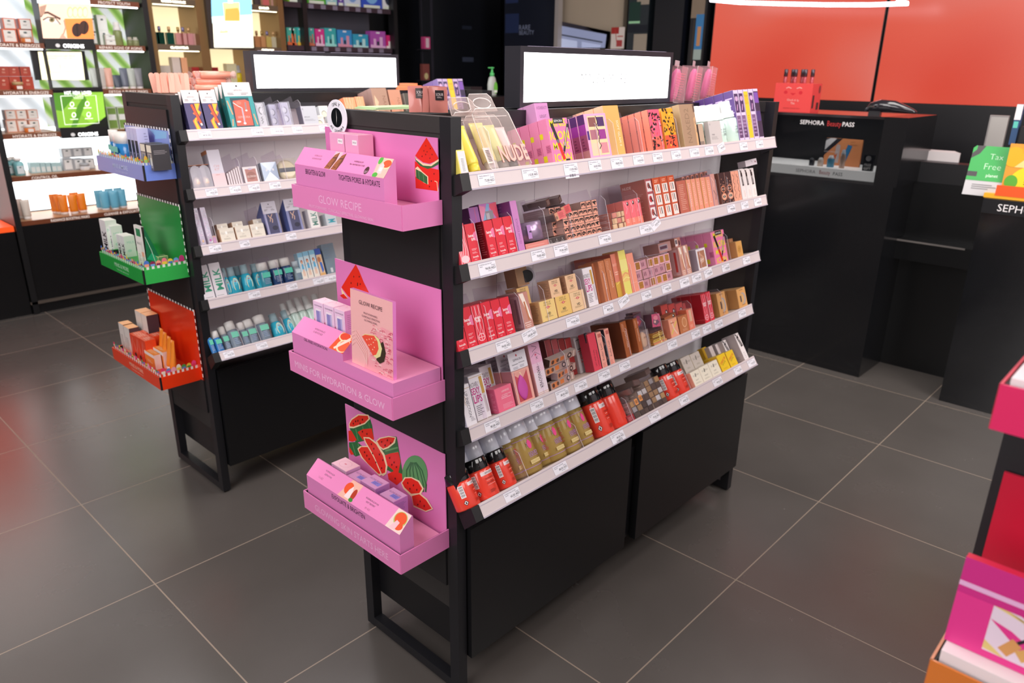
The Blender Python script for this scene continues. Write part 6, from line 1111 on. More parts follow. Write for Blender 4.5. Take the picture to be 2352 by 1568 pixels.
c(B1, 940, 972, 214, .03, (mt('#6c6860', .15, .4), '#8a8078', '#a89a90'), [P_([(.1, .1), (.8, .1), (.6, .8)], '#7a8878')], 'mirror_compact_box', 'dark glossy box before the small white bottles', X1, d=.03)
for k, u in enumerate([962, 972, 982, 992]): bot(B1, u, u+14, 207-1.2*k, 'mint2', lambda w, h: spray(w, h), 'spray_bottle', 'small white capped mint bottle, %s on the farther gondola' % ('first', 'second', 'third', 'fourth')[k], 'mint bottles on the farther gondola', d=.02)
for k in range(5):
    a = 1022+k*11.6
    c(B1, a, a+11, 181, .030, ('#b9a3c6', '#7a62a0', '#d9cfe0') if k != 2 else ('#edc02e', '#d9a514', '#f2e0a0'), tarte(k), 'mascara_box', ('lilac tall box, first of five', 'lilac tall box, second of five', 'yellow tall box, middle of five', 'lilac tall box, fourth of five', 'violet tall box, last of five')[k], X1, n=3 if k == 0 else 1)
# coral nail files and cellophane rolls on the farther gondola's top
def nfile():
    q = MB(); P = [(.008*math.cos(a*.524), .052+.008*math.sin(a*.524)) for a in range(7)]+[(-.008, 0), (.008, 0)]
    q.prism(P[:7]+[(-.008, 0), (.008, 0)], 0, .0035, mt('#f2b4a0', .5), front=mt('#f6b6a2', .5)); return [('nail_file', q)]
rf = random.Random(5)
for k in range(16):
    x = .045+.013*(k % 8)+rf.uniform(-.003, .003); y = .20+.030*(k//8); 
    thing('nf', nfile, 'nail_file', TT(GP[1][0]+x+.01, GP[1][1]+y, GH+.0005) @ RX(-.12) @ RY(rf.uniform(-.12, .12)) @ RZ(rf.uniform(-.5, .5)), 'coral nail file upright on the farther gondola, %s rank, %s from the left' % (('front', 'rear')[k//8], ('first', 'second', 'third', 'fourth', 'fifth', 'sixth', 'seventh', 'eighth')[k % 8]), 'nail file', 'coral nail files')
def roll():
    q = MB(); q.M = RY(math.pi/2); q.lathe([(.006, 0), (.011, .004), (.012, .05), (.011, .096), (.006, .10)], mt('#f5a088', .25, coat=.6), seg=14); t = MB(); t.M = RY(math.pi/2)
    t.lathe([(.012, -.012), (.003, 0)], mt('#f6ded8', .1, 0, 0, .35), seg=10, smooth=False); t.lathe([(.003, .10), (.013, .112)], mt('#f6ded8', .1, 0, 0, .35), seg=10, smooth=False); return [('roll', q), ('cellophane_end', t)]
for k in range(9):
    r_, j = divmod(k, 3); x = .17+.012*r_+.02*(j % 2); y = .205+.026*j+.01*(r_ % 2); z = GH+.013+.0205*r_
    thing('roll', roll, 'wrapped_brush_roll', TT(GP[1][0]+x, GP[1][1]+y, z) @ RZ(rf.uniform(-.06, .06)), 'coral roll in cellophane, %s layer, %s one' % (('lowest', 'middle', 'top')[r_], ('nearest', 'middle', 'farthest')[j]), 'wrapped roll', 'coral rolls in cellophane')
for k in range(3):
    single(RAIL2, (RAIL2.x(908+3*k, -.02), -.04+.01*k, .0006+.0085*k), (.14-.02*k, .06, .008), ('#f09468', '#ea8858', '#f2a27c'), None, 'flat_pouch', 'flat peach pouch right of the farther sign, %s' % ('lowest', 'middle', 'top')[k], key='fp%d' % k)
# second shelf down
def dome(oc='#d88a5c'):
    def f():
        q = MB(); w, h = .034, .072; P = [(0, 0), (w, 0), (w, h*.7)]+[(w/2+w/2*math.cos(a*.314), h*.7+h*.28*math.sin(a*.314)) for a in range(1, 10)]+[(0, h*.7)]
        q.prism(P, 0, .02, mt('#e4e0ea', .1, 0, 0, .4)); b = MB(); b.lathe([(.005, .006), (.012, .016), (.010, .030), (.003, .036)], mt('#efd9cc', .4), c=(w/2, .01), seg=14); e = MB(); e.box(0, w, .001, .019, h*.985, h*1.0, mt(oc, .4)); return [('clear_dome', q), ('ornament', b), ('lid_edge', e)]
    return f
thing('dome', dome(), 'ornament_pack', B2.M @ TT(B2.x(446, .008), .006, 0), 'clear domed pack with pale ornament, by the post', 'pack')
thing('dome2', dome('#cf7a48'), 'ornament_pack', B2.M @ TT(B2.x(467, .008), .006, 0), 'clear pack with orange lid edge, second from the post', 'pack')
c(B2, 494, 523.5, 345, .04, ('#d9d4e0', '#b0a8b4', '#d88a5c'), [R_(0, 0, 1, .36, '#e6ccd0'), tx('CHI', .5, .56, .07, '#d8a0a0', max=.6), tx('KIT', .5, .47, .07, '#d8a0a0', max=.5), ln(.3, .3, .7, .34, 1, '#d8a0a0')], 'gift_box', 'tall pale grey box with orange lid', X2, sdeco=[R_(0, .9, 1, 1, '#d88a5c')])
for k in range(6): c(B2, 527+k*5.6, 531+k*5.6, 398-3.2*k, .045, ('#e0d4d8', '#cdb4b8', '#e0d4d8'), None, 'compact_box', 'slim pale pink compact box, %s in the row' % ('first', 'second', 'third', 'fourth', 'fifth', 'sixth')[k], X2)
c(B2, 565, 598.5, 384, .03, ('#e9e2e4', '#cfc4c8', '#dcd4d8'), [R_(.14, .1, .86, .86, '#b88078'), E_(.5, .46, .3, .24, '#a06c64'), tx('GLOWISH', .5, .42, .13, '#f0dcd4', max=.6), E_(.5, .86, .16, .05, '#c8b8d0')], 'compact_box', 'white framed box with bronze round print', X2)
c(B2, 608, 643, 374, .03, (mt('#b7bfcc', .2, .5), '#8c929c', '#dfe2e8'), [P_([(0, 0), (.5, .5), (1, 0)], mt('#dfe4ea', .2, .4)), P_([(0, 1), (.5, .5), (0, 0)], mt('#9aa4b4', .2, .5)), P_([(1, 1), (.5, .5), (1, 0)], mt('#8f99ac', .2, .5)), E_(.3, .6, .06, .06, '#e6e6e8'), E_(.72, .6, .06, .06, '#e6e6e8')], 'highlighter_box', 'shiny silver box with crossed facets', X2)
def cushion():
    q = MB(); q.M = TT(.03, .012, .032) @ RX(math.pi/2-.2); q.lathe([(.026, -.012), (.034, -.006), (.035, .006), (.026, .014)], mt('#e3d6bc', .5), seg=24); b = MB(); b.M = TT(.03, .012, .032) @ RX(math.pi/2-.2); b.box(-.034, .034, -.010, .004, .0142, .0148, mt('#3a3e56', .4)); p = MB(); p.box(-.006, .064, -.004, .028, 0, .070, mt('#f2efe8', .08, 0, 0, .12)); return [('cushion', q), ('dark_band', b), ('clear_bag', p)]
thing('cush', cushion, 'makeup_remover_pad', B2.M @ TT(B2.x(646, .02), .012, .001), 'round cream pad with dark band in a clear bag, second shelf', 'pad')
# third shelf
for k in range(2):
    def tb():
        q = MB(); q.box(0, .016, 0, .02, 0, .118, mt('#ded2e4', .12, .1, 0, .6), top=mt('#c84a8c' if k else '#8a6a4c', .4)); r = random.Random(k)
        q.fdeco(.016, .118, [E_(r.uniform(.2, .8), r.uniform(.05, .95), .12, .012, ('#f4f0f6', '#e8c8e4', '#d8e0f0')[i % 3]) for i in range(26)]+[P_([(.3, .12), (.5, .16), (.7, .12), (.5, .07)], '#c860b0' if k else '#e8c090')], y=-.0002); return [('glitter_tube_pack', q)]
    thing('gt%d' % k, tb, 'glitter_tube_pack', B3.M @ TT(B3.x((463, 480)[k], .006), .004, 0), 'tall iridescent pack, %s, farther third shelf' % ('by the post', 'with magenta lid')[k], 'pack')
GI = lambda: ('#eae2d4', '#c09a7c', '#ece6da')
def gw(): return [tx('GLOWISH', .5, .68, .16, '#b0a8a0', max=.84, thin=-.01), E_(.44, .68, .08, .13, '#fdfaf4'), ln(.4, .38, .6, .44, 1, '#b0a898'), ln(.2, .16, .8, .3, 2, '#b8b0a0')]
for k, (a, b) in enumerate([(510, 543.5), (546, 579), (580.5, 612)]): c(B3, a, b, 527-5.4*k, .036, GI(), gw(), 'foundation_box', 'cream GLOWISH box, %s of the lower row' % ('first', 'second', 'third')[k], X3)
for k, (a, b) in enumerate([(500, 533), (535, 568), (584, 616)]):
    xx = B3.x(a, .036, .034); single(B3, (xx, .030+.004*(k == 2), .0315), (.036, .036, .0305), GI(), gw(), 'foundation_box', 'cream GLOWISH box, %s of the upper row, farther third shelf' % ('first', 'second', 'third')[k])
single(B3, (B3.x(489, .012), .006, 0), (.014, .04, .026), ('#cfa89c', '#b88c78', '#d8b8a8'), [R_(.2, .1, .8, .8, '#c898c0')], 'foundation_box', 'small side-on tan box left of the cream boxes, farther third shelf')
CU = ('#8c90bc', [R_(.18, .04, .86, .64, '#4a4a6c'), S_([(.6, .62), (.45, .52), (.55, .46), (.5, .36)], .05, '#e0b8a0'), S_([(.3, .6), (.42, .5), (.36, .4)], .05, '#e0b8a0'), E_(.6, .2, .2, .07, '#2c2c44')])
for k, (u, d_) in enumerate([(617, .012), (668, .006)]):
    thing('curl', lambda: hang(CU, w=.052, h=.112, side='#4c5a94', t=.05, tipf=.36, tip='#dcd8e4'), 'eyelash_curler_pack', B3.M @ TT(B3.x(u, d_), d_, 0), 'blue SEPHORA eyelash curler pack, %s' % ('left, behind the cream boxes', 'right, larger in view')[k], 'hanging pack')
def mlk(): return [S_([(.15, .36), (.85, .36)], .09, '#3fa080')] if 0 else [tx('MILK', .52, .52, .62, '#3c9c7c', rot=90, max=.74, thin=.03), R_(.1, .5, .9, .56, '#7cc4a4') if 0 else ln(.1, .04, .9, .07, 1, '#8a8a8c')]
c(B3, 716, 737, 482, .04, ('#ece8e6', '#dad4d6', '#f0ecea'), [tx('MILK', .52, .5, .6, '#5c8c80', rot=90, max=.7, thin=.03)], 'makeup_box', 'white MILK box partly behind the pink tray', X3)
c(B3, 752, 776, 492, .04, ('#c8ccd2', '#a8b0b8', '#d8dade'), [tx('M', .5, .4, .7, '#38a4b4', rot=90, max=.3, thin=.03)], 'makeup_box', 'grey box with blue letter half behind the pink tray', X3)
# fourth shelf
for k, (a, b, vt) in enumerate([(471.5, 496, 612), (498, 523.5, 606)]): c(B4, a, b, vt, .036, ('#e6e0e6', '#c8c4cc', '#f0ecee'), mlk(), 'makeup_box', 'white box with green MILK lettering, %s' % ('by the post', 'second from the post')[k], X4)
def bubble(w, h):
    a = MB(); a.lathe([(w*.42, 0), (w*.5, .003), (w*.46, h*.35), (w*.34, h*.62), (w*.22, h*.68)], mt('#38b4d0', .12, 0, 0, .85), seg=20); a.deco((-w*.24, -w*.46, h*.06), (w*.48, 0, 0), (0, w*.08, h*.52), [E_(.5, .5, .5, .5, '#e8d8a8'), E_(.5, .5, .42, .44, '#7ed0dc'), E_(.5, .76, .16, .05, '#c85048'), ln(.25, .2, .75, .65, 5, '#4a9cb0')], .0012)
    b = MB(); b.lathe([(w*.26, h*.66), (w*.28, h*.67), (w*.26, h)], mt('#b8d4dc', .12, 0, 0, .6), seg=18); return [('bottle_body', a), ('cap', b)]
for k, (a, b, vt, d_) in enumerate([(532, 560, 614, .006), (563, 590, 608, .006), (586, 612, 606, .022), (520, 536, 616, .012), (548, 572, 612, .034)]):
    bot(B4, a, b, vt, 'bub', bubble, 'bubble_bath_bottle', 'turquoise bottle with oval label, %s, farther fourth shelf' % ('second from the white boxes', 'in the middle, in front', 'right, in front', 'next to the white boxes', 'behind in the middle')[k], 'turquoise bottles on the fourth shelf', d=d_)
def micel(body, lab, cap='#ece9e6', al=1):
    def f(w, h):
        zc = h*.68; a = MB(); a.lathe([(w*.48, 0), (w*.5, .002), (w*.5, zc*.88), (w*.44, zc)], mt(body, .12, 0, 0, al), seg=22)
        if al < 1: a.lathe([(w*.46, .002), (w*.46, zc*.55)], mt('#6c7890', .2, 0, 0, .6), seg=18)
        a.deco((-w*.36, -w*.505, zc*.1), (w*.72, 0, 0), (0, 0, zc*.78), [R_(0, .6, 1, .98, lab), ln(.1, .1, .9, .55, 4, '#8fa4c0')], .001); b = MB(); b.lathe([(w*.46, zc), (w*.46, h-.002), (w*.42, h)], mt(cap, .3), seg=20); return [('bottle_body', a), ('cap', b)]
    return f
for k, (a, b, vt) in enumerate([(604, 628, 604), (631, 655, 598), (655, 679, 593)]):
    bot(B4, a, b, vt, 'mic%d' % (k > 0), micel(('#3c8ca0', '#27406c', '#27406c')[k], '#58c8b0'), 'micellar_bottle', 'dark blue bottle with white cap, %s of three' % ('first', 'second', 'third')[k], 'blue bottles on the fourth shelf', d=.008)
bot(B4, 680, 696, 600, 'micc', micel('#b8d0d8', '#c8d8dc', '#b8c4cc', .5), 'micellar_bottle', 'clear pale bottle left of the light blue boxes', None, d=.008)
def porf(): return [R_(0, .84, 1, 1, '#8cc8e4'), R_(0, 0, 1, .3, '#efe6da'), E_(.5, .66, .22, .07, '#a85a40'), R_(.38, .58, .64, .68, '#eab898'), P_([(.36, .58), (.66, .58), (.7, .38), (.3, .38)], '#5cb0d8'), S_([(.42, .38), (.4, .12)], .12, '#eab898'), S_([(.6, .38), (.62, .12)], .12, '#eab898'), S_([(.1, .5), (.36, .56)], .08, '#eab898'), S_([(.66, .56), (.9, .5)], .08, '#eab898')]
for k, (a, b, vt) in enumerate([(697, 708.5, 582), (709.5, 722, 578.5), (723.5, 736, 575.5), (737, 749.5, 572)]):
    c(B4, a, b, vt, .026, ('#cfe6ee', '#9cb8c8', '#d8eaf0') if k < 3 else ('#e8c8a0', '#3c5ca8', '#4a6cc0'), porf() if k < 3 else [R_(0, .78, 1, 1, '#3858b0'), E_(.4, .6, .3, .1, '#c07a50'), P_([(.35, .5), (.75, .5), (.85, .2), (.5, .1)], '#3c70c8'), R_(0, 0, 1, .1, '#e0b070')], 'primer_box', 'light blue box with a drawn woman, %s' % ('first', 'second', 'third')[k] if k < 3 else 'tan and blue box right of the light blue boxes', X4)
def sleeve():
    q = MB(); q.box(0, .05, 0, .03, 0, .11, mt('#9fb2c0', .12, 0, 0, .55)); q.box(.004, .028, .006, .024, 0, .09, mt('#b8c8d4', .3)); q.fdeco(.05, .11, [ln(.1, .5, .6, .9, 4, '#6c8094'), R_(.3, .05, .5, .2, '#d8dce0')], y=-.0003); return [('clear_sleeve_pack', q)]
thing('slv', sleeve, 'clear_sleeve_pack', B4.M @ TT(B4.x(752, .012), .006, 0), 'blue grey clear sleeve at the edge of the pink tray, fourth shelf', 'pack')
# bottom shelf
for k, (a, b, vt, ky, d_) in enumerate([(488, 499, 760, 0, .01), (501, 518, 762, 0, .008), (519, 536, 752, 1, .02), (538, 560, 740, 1, .008), (562, 579, 742, 1, .014), (577, 600, 736, 1, .012), (603, 629, 726, 1, .008)]):
    bot(B5, a, b, vt, 'mc5%d' % ky, micel('#2f76b8', '#58c8a8') if not ky else micel('#a8b8c8', '#6cc8ac', al=.5), 'micellar_bottle', ('blue bottle' if not ky else 'two tone clear bottle')+' with white cap, %s from the post, farther bottom shelf' % ('first', 'second', 'third', 'fourth', 'fifth', 'sixth', 'seventh')[k], None, d=d_)
for k, (a, b, vt, d_) in enumerate([(634, 664, 722, .008), (662, 686, 714, .014)]): bot(B5, a, b, vt, 'bub5', bubble, 'bubble_bath_bottle', 'turquoise bottle, %s, farther bottom shelf' % ('left', 'right')[k], None, d=d_)
for k, (a, b, vt) in enumerate([(668, 686, 698), (684, 704, 690), (702, 722, 684), (720, 742, 680), (742, 762, 676)]): bot(B5, a, b, vt, 'mint5', lambda w, h: spray(w, h, lab=False), 'spray_bottle', 'pale mint pump bottle, %s of five, farther bottom shelf' % ('first', 'second', 'third', 'fourth', 'fifth')[k], None, d=.03)
# ================================================================ magenta and orange trays, cut by the picture edge
HP, OG = ('#e42c66', '#cf3350'), ('#d8782c', '#c8703a')
def logo(cx=.36): return [E_(cx, .42, .105, .36, '#f0b0c8'), E_(cx, .42, .10, .345, '#b8308c'), P_([(cx-.09, .3), (cx, .08), (cx+.09, .3), (cx, .42)], '#e85a4c'), E_(cx, .42, .072, .25, '#e8d8ee'), E_(cx, .42, .045, .16, '#9a3a9c'), E_(cx+.02, .40, .03, .1, '#e8d8ee')]
V0 = tray(2, 1.0925, .150, -.357, .0, .0465, HP, 'upper magenta red tray with round ring emblem', None, logo(.34), gapc=False)
V1 = tray(2, .7665, .150, -.357, .0, .0465, OG, 'lower orange tray with round ring emblem', None, logo(.36), gapc=False)
q = MB(); q.box(.006, .35, .008, .145, .004, .052, mt('#f3e6e8', .4)); q.build('platform', V0)
q = MB(); q.box(.006, .35, .008, .145, .004, .058, mt('#f3e6e8', .4)); q.build('platform', V1)
q = MB(); q.box(.012, .35, .06, .075, .052, .14, mt('#f03a8c', .35)); q.build('stand_up_block', V0)
q = MB(); q.box(.004, .352, .142, .146, .05, .222, mt('#c81638', .35)); q.build('back_card', V1)
q = MB(); q.box(0, .352, 0, .012, 0, .104, mt('#e8244c', .3), front=mt('#cf2f86', .3), side=mt('#d82c70', .3))
q.fdeco(.352, .104, [R_(0, 0, 1, .60, '#e2358c'), R_(0, .68, 1, .735, '#e8b4dc'), tx('GrandeBROW', .34, .707, .035, '#c868b0', max=.3), tx('Grande Cosmetics', .36, .90, .035, '#efb0d8', max=.26), tx('Fuller, bolder-looking', .35, .845, .03, '#efb0d8', max=.26), tx('Brow', .34, .785, .075, '#f6d0e8', max=.2, thin=.02),
    P_([(.10, .08), (.36, .08), (.36, .60), (.10, .60)], '#e8d4e4'), P_([(.10, .60), (.14, .60), (.36, .25), (.36, .4)], '#e2c87c'), P_([(.17, .60), (.25, .60), (.36, .45), (.36, .38)], '#e2358c'), P_([(.10, .45), (.16, .4), (.3, .15), (.2, .2)], '#e2358c'), P_([(.1, .1), (.16, .08), (.1, .2)], '#e2c87c'), P_([(.25, .6), (.36, .6), (.36, .5)], '#e8e090'),
    S_([(.15, .14), (.18, .30)], .032, '#d89a5c'), S_([(.18, .30), (.235, .50)], .01, '#241c24'), S_([(.19, .16), (.29, .46)], .035, '#dca860'), S_([(.28, .43), (.30, .49)], .036, '#241c24'), R_(.40, .08, .66, .54, '#eac8b0'), S_([(.42, .22), (.5, .25), (.6, .24)], .03, '#5a4038'), R_(.37, .50, .5, .56, '#d83c84'), R_(.37, .34, .47, .39, '#d83c84'), E_(.45, .0, .07, .12, '#f0dcf0'), tx('100%', .45, .02, .06, '#c83c94')], y=-.0002)
q.build('printed_sign', V1, TT(.003, .028, .0585) @ RX(-.08))

# ================================================================ left wall: lit shelf fixtures
WF = Fr((0, 3.98, 0)); WR = Fr((3.9, 0, 0), -math.pi/2); CF = Fr((2.736, 0, 0), -math.pi/2)
def pb(fr, u0, v0, u1, v1, d, dep, m, q=None, **k):
    """solid box whose front face spans (u0,v0) upper left to (u1,v1) lower right on plane d"""
    a = fr.hit(u0, v1, d); b = fr.hit(u1, v0, d); q = q or MB(); q.M = fr.M; q.box(a.x, b.x, d, d+dep, a.z, b.z, mt(m) if isinstance(m, str) else m, **k); q.M = None; return q, a, b
def wbox(fr, u0, v0, u1, v1, d, dep, m, name, label, cat, deco=None, group=None, **k):
    a = fr.hit(u0, v1, d); b = fr.hit(u1, v0, d); w, h = abs(b.x-a.x), b.z-a.z; q = MB(); q.box(0, w, 0, dep, 0, h, mt(m) if isinstance(m, str) else m, **k)
    if deco: q.fdeco(w, h, deco, y=-.0004)
    o = q.build(name); o.matrix_world = fr.M @ TT(a.x, d, a.z); return tag(o, label, cat, group)
BKW = mt('#141416', .4); BRN = mt('#7c4226', .45); LET = mt('#e8dcd2', .5, 0, .6)
# leafy lit backing
def leafmat(name, dark, mid, light, st, ang, sc):
    M = bpy.data.materials.new(name); M.use_nodes = True; nt = M.node_tree; N = nt.nodes; L = nt.links; b = N['Principled BSDF']
    tc = N.new('ShaderNodeTexCoord'); mp = N.new('ShaderNodeMapping'); mp.inputs['Rotation'].default_value = (0, ang, 0); L.new(tc.outputs['Object'], mp.inputs[0])
    wv = N.new('ShaderNodeTexWave'); wv.inputs['Scale'].default_value = sc; wv.inputs['Distortion'].default_value = 2.5; wv.inputs['Detail'].default_value = 1; wv.inputs['Detail Scale'].default_value = .6; L.new(mp.outputs[0], wv.inputs[0])
    cr = N.new('ShaderNodeValToRGB'); e = cr.color_ramp.elements; e[0].color = lin(dark); e[1].color = lin(light); e[1].position = .8; m_ = e.new(.4); m_.color = lin(mid); L.new(wv.outputs['Fac'], cr.inputs[0])
    L.new(cr.outputs[0], b.inputs['Base Color']); L.new(cr.outputs[0], b.inputs['Emission Color']); b.inputs['Emission Strength'].default_value = st; return M
LEAF = leafmat('leaf_print', '#7fb04c', '#b4d488', '#e0e8ea', .62, .7, 3.4); LEAF2 = leafmat('grey_leaf_print', '#b9c2c8', '#c9d2d8', '#e4ecf2', 1.0, .7, 2.6); PALE = leafmat('pale_leaf_print', '#d8e4e8', '#eaf2f6', '#f8fcfe', 3.0, .9, 2.2)
root = empty('wall_shelf_unit', WF.M @ TT(.22, 0, 0), 'lit wall shelves with brown fascias lettered ORIGINS and HYDRATE & ENERGIZE', 'shelving unit')
def wpart(name, q, r=None):
    r = r or root; q.v = [r.matrix_world.inverted() @ p for p in q.v]; return q.build(name, r)
def wb(q, x0, x1, d0, d1, z0, z1, m, **k): q.M = WF.M; q.box(x0, x1, d0, d1, z0, z1, m, **k); q.M = None; return q
q = wb(MB(), .205, 1.10, .30, .32, .56, 1.05, PALE); wpart('lit_back_panel', q)
q = wb(MB(), .56, 1.10, .30, .32, 1.05, 2.5, LEAF); wpart('leaf_print_panel', q)
q = wb(MB(), .205, .56, .30, .32, 1.05, 2.5, LEAF2); wpart('leaf_print_panel', q)
q = wb(MB(), .205, 1.13, .0, .32, .0, .525, mt('#101012', .3)); wb(q, .2, 1.13, -.02, .0, .06, .075, mt('#5a5048', .4)); wpart('base_cabinet', q)
for a in (.205, 1.10): 
    q = wb(MB(), a, a+.032, -.02, .32, 0, 2.6, BKW); wpart('upright', q)
def wshelf(x0, x1, z, txt, px=.5, w_=.8, led=True):
    q = wb(MB(), x0, x1, .0, .30, z-.028, z, mt('#a8754c', .4), front=BRN, top=mt('#c09068', .4))
    q.M = WF.M; q.fdeco(x1-x0, .028, [('t', t, p, .5, .58, LET, {'max': w_}) for t, p in txt], x=x0, y=-.001, z=z-.028); q.M = None
    if led: wb(q, x0+.01, x1-.01, .004, .012, z-.036, z-.029, mt('#ffffff', .4, 0, 4))
    wpart('shelf', q)
for z in (1.52, 1.272, 1.04): wshelf(.238, .535, z, [('HYDRATE & ENERGIZE', .55)], w_=.75)
wshelf(.805, 1.09, 1.765, [('PROTECT YOUTH', .5)], w_=.62); wshelf(.805, 1.09, 1.52, [('REPAIRS SIGNS OF AGING', .5)], w_=.86); wshelf(.805, 1.09, 1.272, [('DETOX & PURIFY MASKS', .52)], w_=.8); wshelf(.805, 1.09, 1.035, [('', .5)])
wshelf(.238, 1.09, .805, [('CONTROL OIL', .20)], w_=.16); wshelf(.238, 1.09, .552, [('RADIANCE BOOSTING MASKS', .31), ('CLEANSE & EXFOLIATE', .66)], w_=.25)
ORI = [tx('ORIGINS', .56, .5, .62, '#ffffff', max=.5, thin=.03), E_(.24, .5, .045, .3, '#ffffff')]; ORI = [i if i[0] != 't' else i[:5]+(mt('#ffffff', .4, 0, 2),)+i[6:] for i in ORI]
q = wb(MB(), .54, .80, -.004, .10, 1.49, 2.4, BKW); WM = WF.M
def tw(q, *a):
    q.M = WM; trace(q, *a); q.M = None
SKN = mt('#e3b8a0', .4, 0, .75)
tw(q, WF, -.004, (0, 0, 3.92), [('p', [(335, -60), (800, -60), (848, 350), (388, 345)], mt('#e9c4ac', .4, 0, .9)), ('p', [(325, -60), (800, -60), (812, 38), (335, 28)], mt('#dfe8ec', .4, 0, 1)), ('p', [(570, 42), (812, 40), (825, 165), (580, 165)], mt('#f2dcae', .4, 0, .9)), ('p', [(580, 168), (828, 165), (850, 350), (606, 345)], mt('#ec8640', .4, 0, .9)),
    ('e', 695, 270, 48, 62, mt('#3e241e', .4, 0, .3)), ('e', 755, 248, 45, 62, mt('#46281f', .4, 0, .3)), ('s', [(690, 210), (700, 330)], .004, mt('#20120e', .4)), ('s', [(770, 195), (760, 300)], .004, mt('#20120e', .4)),
    ('s', [(362, 150), (385, 118), (430, 112), (545, 172)], .012, mt('#6a4638', .4, 0, .3)), ('p', [(390, 178), (430, 160), (490, 165), (540, 215), (470, 205), (420, 195)], mt('#d8d2cc', .4, 0, .6)), ('e', 467, 180, 24, 20, mt('#8a7a4c', .4, 0, .5)), ('e', 467, 178, 10, 9, mt('#201810', .4)), ('s', [(385, 180), (430, 155), (500, 162), (545, 222)], .005, mt('#4a2e26', .4)), ('s', [(560, 340), (590, 250), (575, 180)], .006, mt('#c88e74', .4, 0, .5)), ('p', [(535, 345), (560, 300), (600, 345)], mt('#d8a088', .4, 0, .6)),
    ('p', [(355, 60), (420, 40), (400, 120), (362, 150)], mt('#b88e78', .4, 0, .5))]+[('e', 630+45*k, 110, 26, 48, mt('#ecc878', .4, 0, .8)) for k in range(4)]+[('e', 632+45*k, 112, 20, 40, mt('#f6e2b0', .4, 0, .9)) for k in range(4)])
q.M = WM; q.fdeco(.26, .034, ORI, x=.54, y=-.0052, z=1.493); q.M = None; wpart('light_box', q)
q = wb(MB(), .535, .80, -.004, .08, 1.002, 1.272, BKW); wb(q, .535, .79, -.03, .0, 1.268, 1.285, BKW)
LG = mt('#7cae34', .4, 0, .8); LD = mt('#4f8a24', .4, 0, .6); LW = mt('#f4f8ea', .4, 0, 1)
tw(q, WF, -.004, (0, 0, 3.92), [('p', [(480, 838), (925, 828), (962, 1138), (528, 1150)], LG), ('p', [(480, 840), (700, 835), (560, 1000), (500, 990)], LD), ('p', [(760, 830), (925, 828), (950, 1050), (820, 1110), (700, 1000)], mt('#8cc23e', .4, 0, .8)), ('p', [(700, 950), (760, 860), (780, 900), (690, 1140), (640, 1145)], LD), ('p', [(900, 1090), (955, 1045), (962, 1138), (760, 1144)], mt('#141c10', .4)),
    ('s', [(545, 865), (585, 1122), (892, 1108), (862, 858), (760, 860)], .0035, LW), ('s', [(545, 865), (650, 862)], .0035, LW), ('t', 'CLEAN', (658, 880), (750, 876), .016, LW), ('t', 'ORIGINS', (665, 892), (752, 888), .006, LW)]+[('e', a, b, 20, 24, LW) for a, b in ((648, 940), (785, 935), (665, 1035), (798, 1032))]+[('e', a, b, 12, 15, LG) for a, b in ((648, 938), (785, 933), (665, 1033), (798, 1028))]+[('s', [(a-36, b), (a+36, b-2)], .004, LW) for a, b in ((650, 975), (787, 972), (668, 1074), (800, 1068))])
q.M = WM; q.fdeco(.26, .034, ORI, x=.535, y=-.0052, z=1.004); q.fdeco(.26, .03, [('t', 'HOT. NEW. LOVED', .5, .5, .66, mt('#ffffff', .4, 0, 2), {'max': .56, 'thin': .02})], x=.535, y=-.0052, z=1.240); q.M = None; wpart('light_box', q)
q = MB(); q, a, b = pb(WF, 83, 117, 194, 184, .10, .02, BKW, q); tw(q, WF, .10, (0, 0, 3.92), [('p', [(340, 465), (733, 468), (765, 720), (378, 718)], mt('#f6efc8', .4, 0, 1.3)), ('t', 'DIRECTLY REDUCES DARK CIRCLES', (405, 515), (680, 512), .010, mt('#d8c880', .5, 0, .8)), ('t', 'INSTANTLY & OVER TIME', (430, 535), (655, 533), .009, mt('#d8c880', .5, 0, .8)), ('s', [(440, 585), (455, 650), (548, 648), (540, 582)], .003, mt('#d8c880', .5, 0, .8)), ('s', [(580, 585), (590, 645), (690, 640), (680, 585)], .003, mt('#d8c880', .5, 0, .8))]); wpart('lit_plaque', q)
q = wb(MB(), .535, .539, -.002, .05, 1.27, 1.50, BKW); wb(q, .80, .804, -.002, .05, 1.03, 1.50, BKW); wpart('divider', q)
def wrow(us, w_, v0, z, d, dep, cols, deco, name, fmt, cat='box', n0=None, top=None):
    for k, u in enumerate(us):
        x0 = WF.x(u, d, z); x1 = WF.x(u+w_, d, z); h = WF.z(x0, d, v0)-z
        q = MB(); q.box(0, x1-x0, 0, dep, 0, h, mt(cols[1], .4), front=mt(cols[0], .4), top=mt(cols[-1], .4)); q.fdeco(x1-x0, h, deco, y=-.001)
        o = q.build(name); o.matrix_world = WF.M @ TT(x0, d, z+.0004); tag(o, fmt % ('first', 'second', 'third', 'fourth', 'fifth', 'sixth', 'seventh')[k], cat)
OW = lambda c_: [R_(.1, .08, .92, .92, '#eeeae4'), E_(.5, .74, .13, .07, '#4a5a58'), ln(.3, .35, .7, .5, 2, '#a89a90')]
wrow([9, 46], 33, 66, 1.52, .10, .06, ('#e0683c', '#c8502c'), OW(0), 'cream_box', 'orange edged white box under the eye advert, %s of the lower pair')
for k, u in enumerate([10, 47]): single(WF, (WF.x(u, .10, 1.58), .10, 1.52+(WF.z(.3, .10, 66)-1.52)+.002), (.062, .06, .058), ('#e0683c', '#c8502c', '#e88050'), OW(0), 'cream_box', 'orange edged white box under the eye advert, %s of the upper pair' % ('first', 'second')[k])
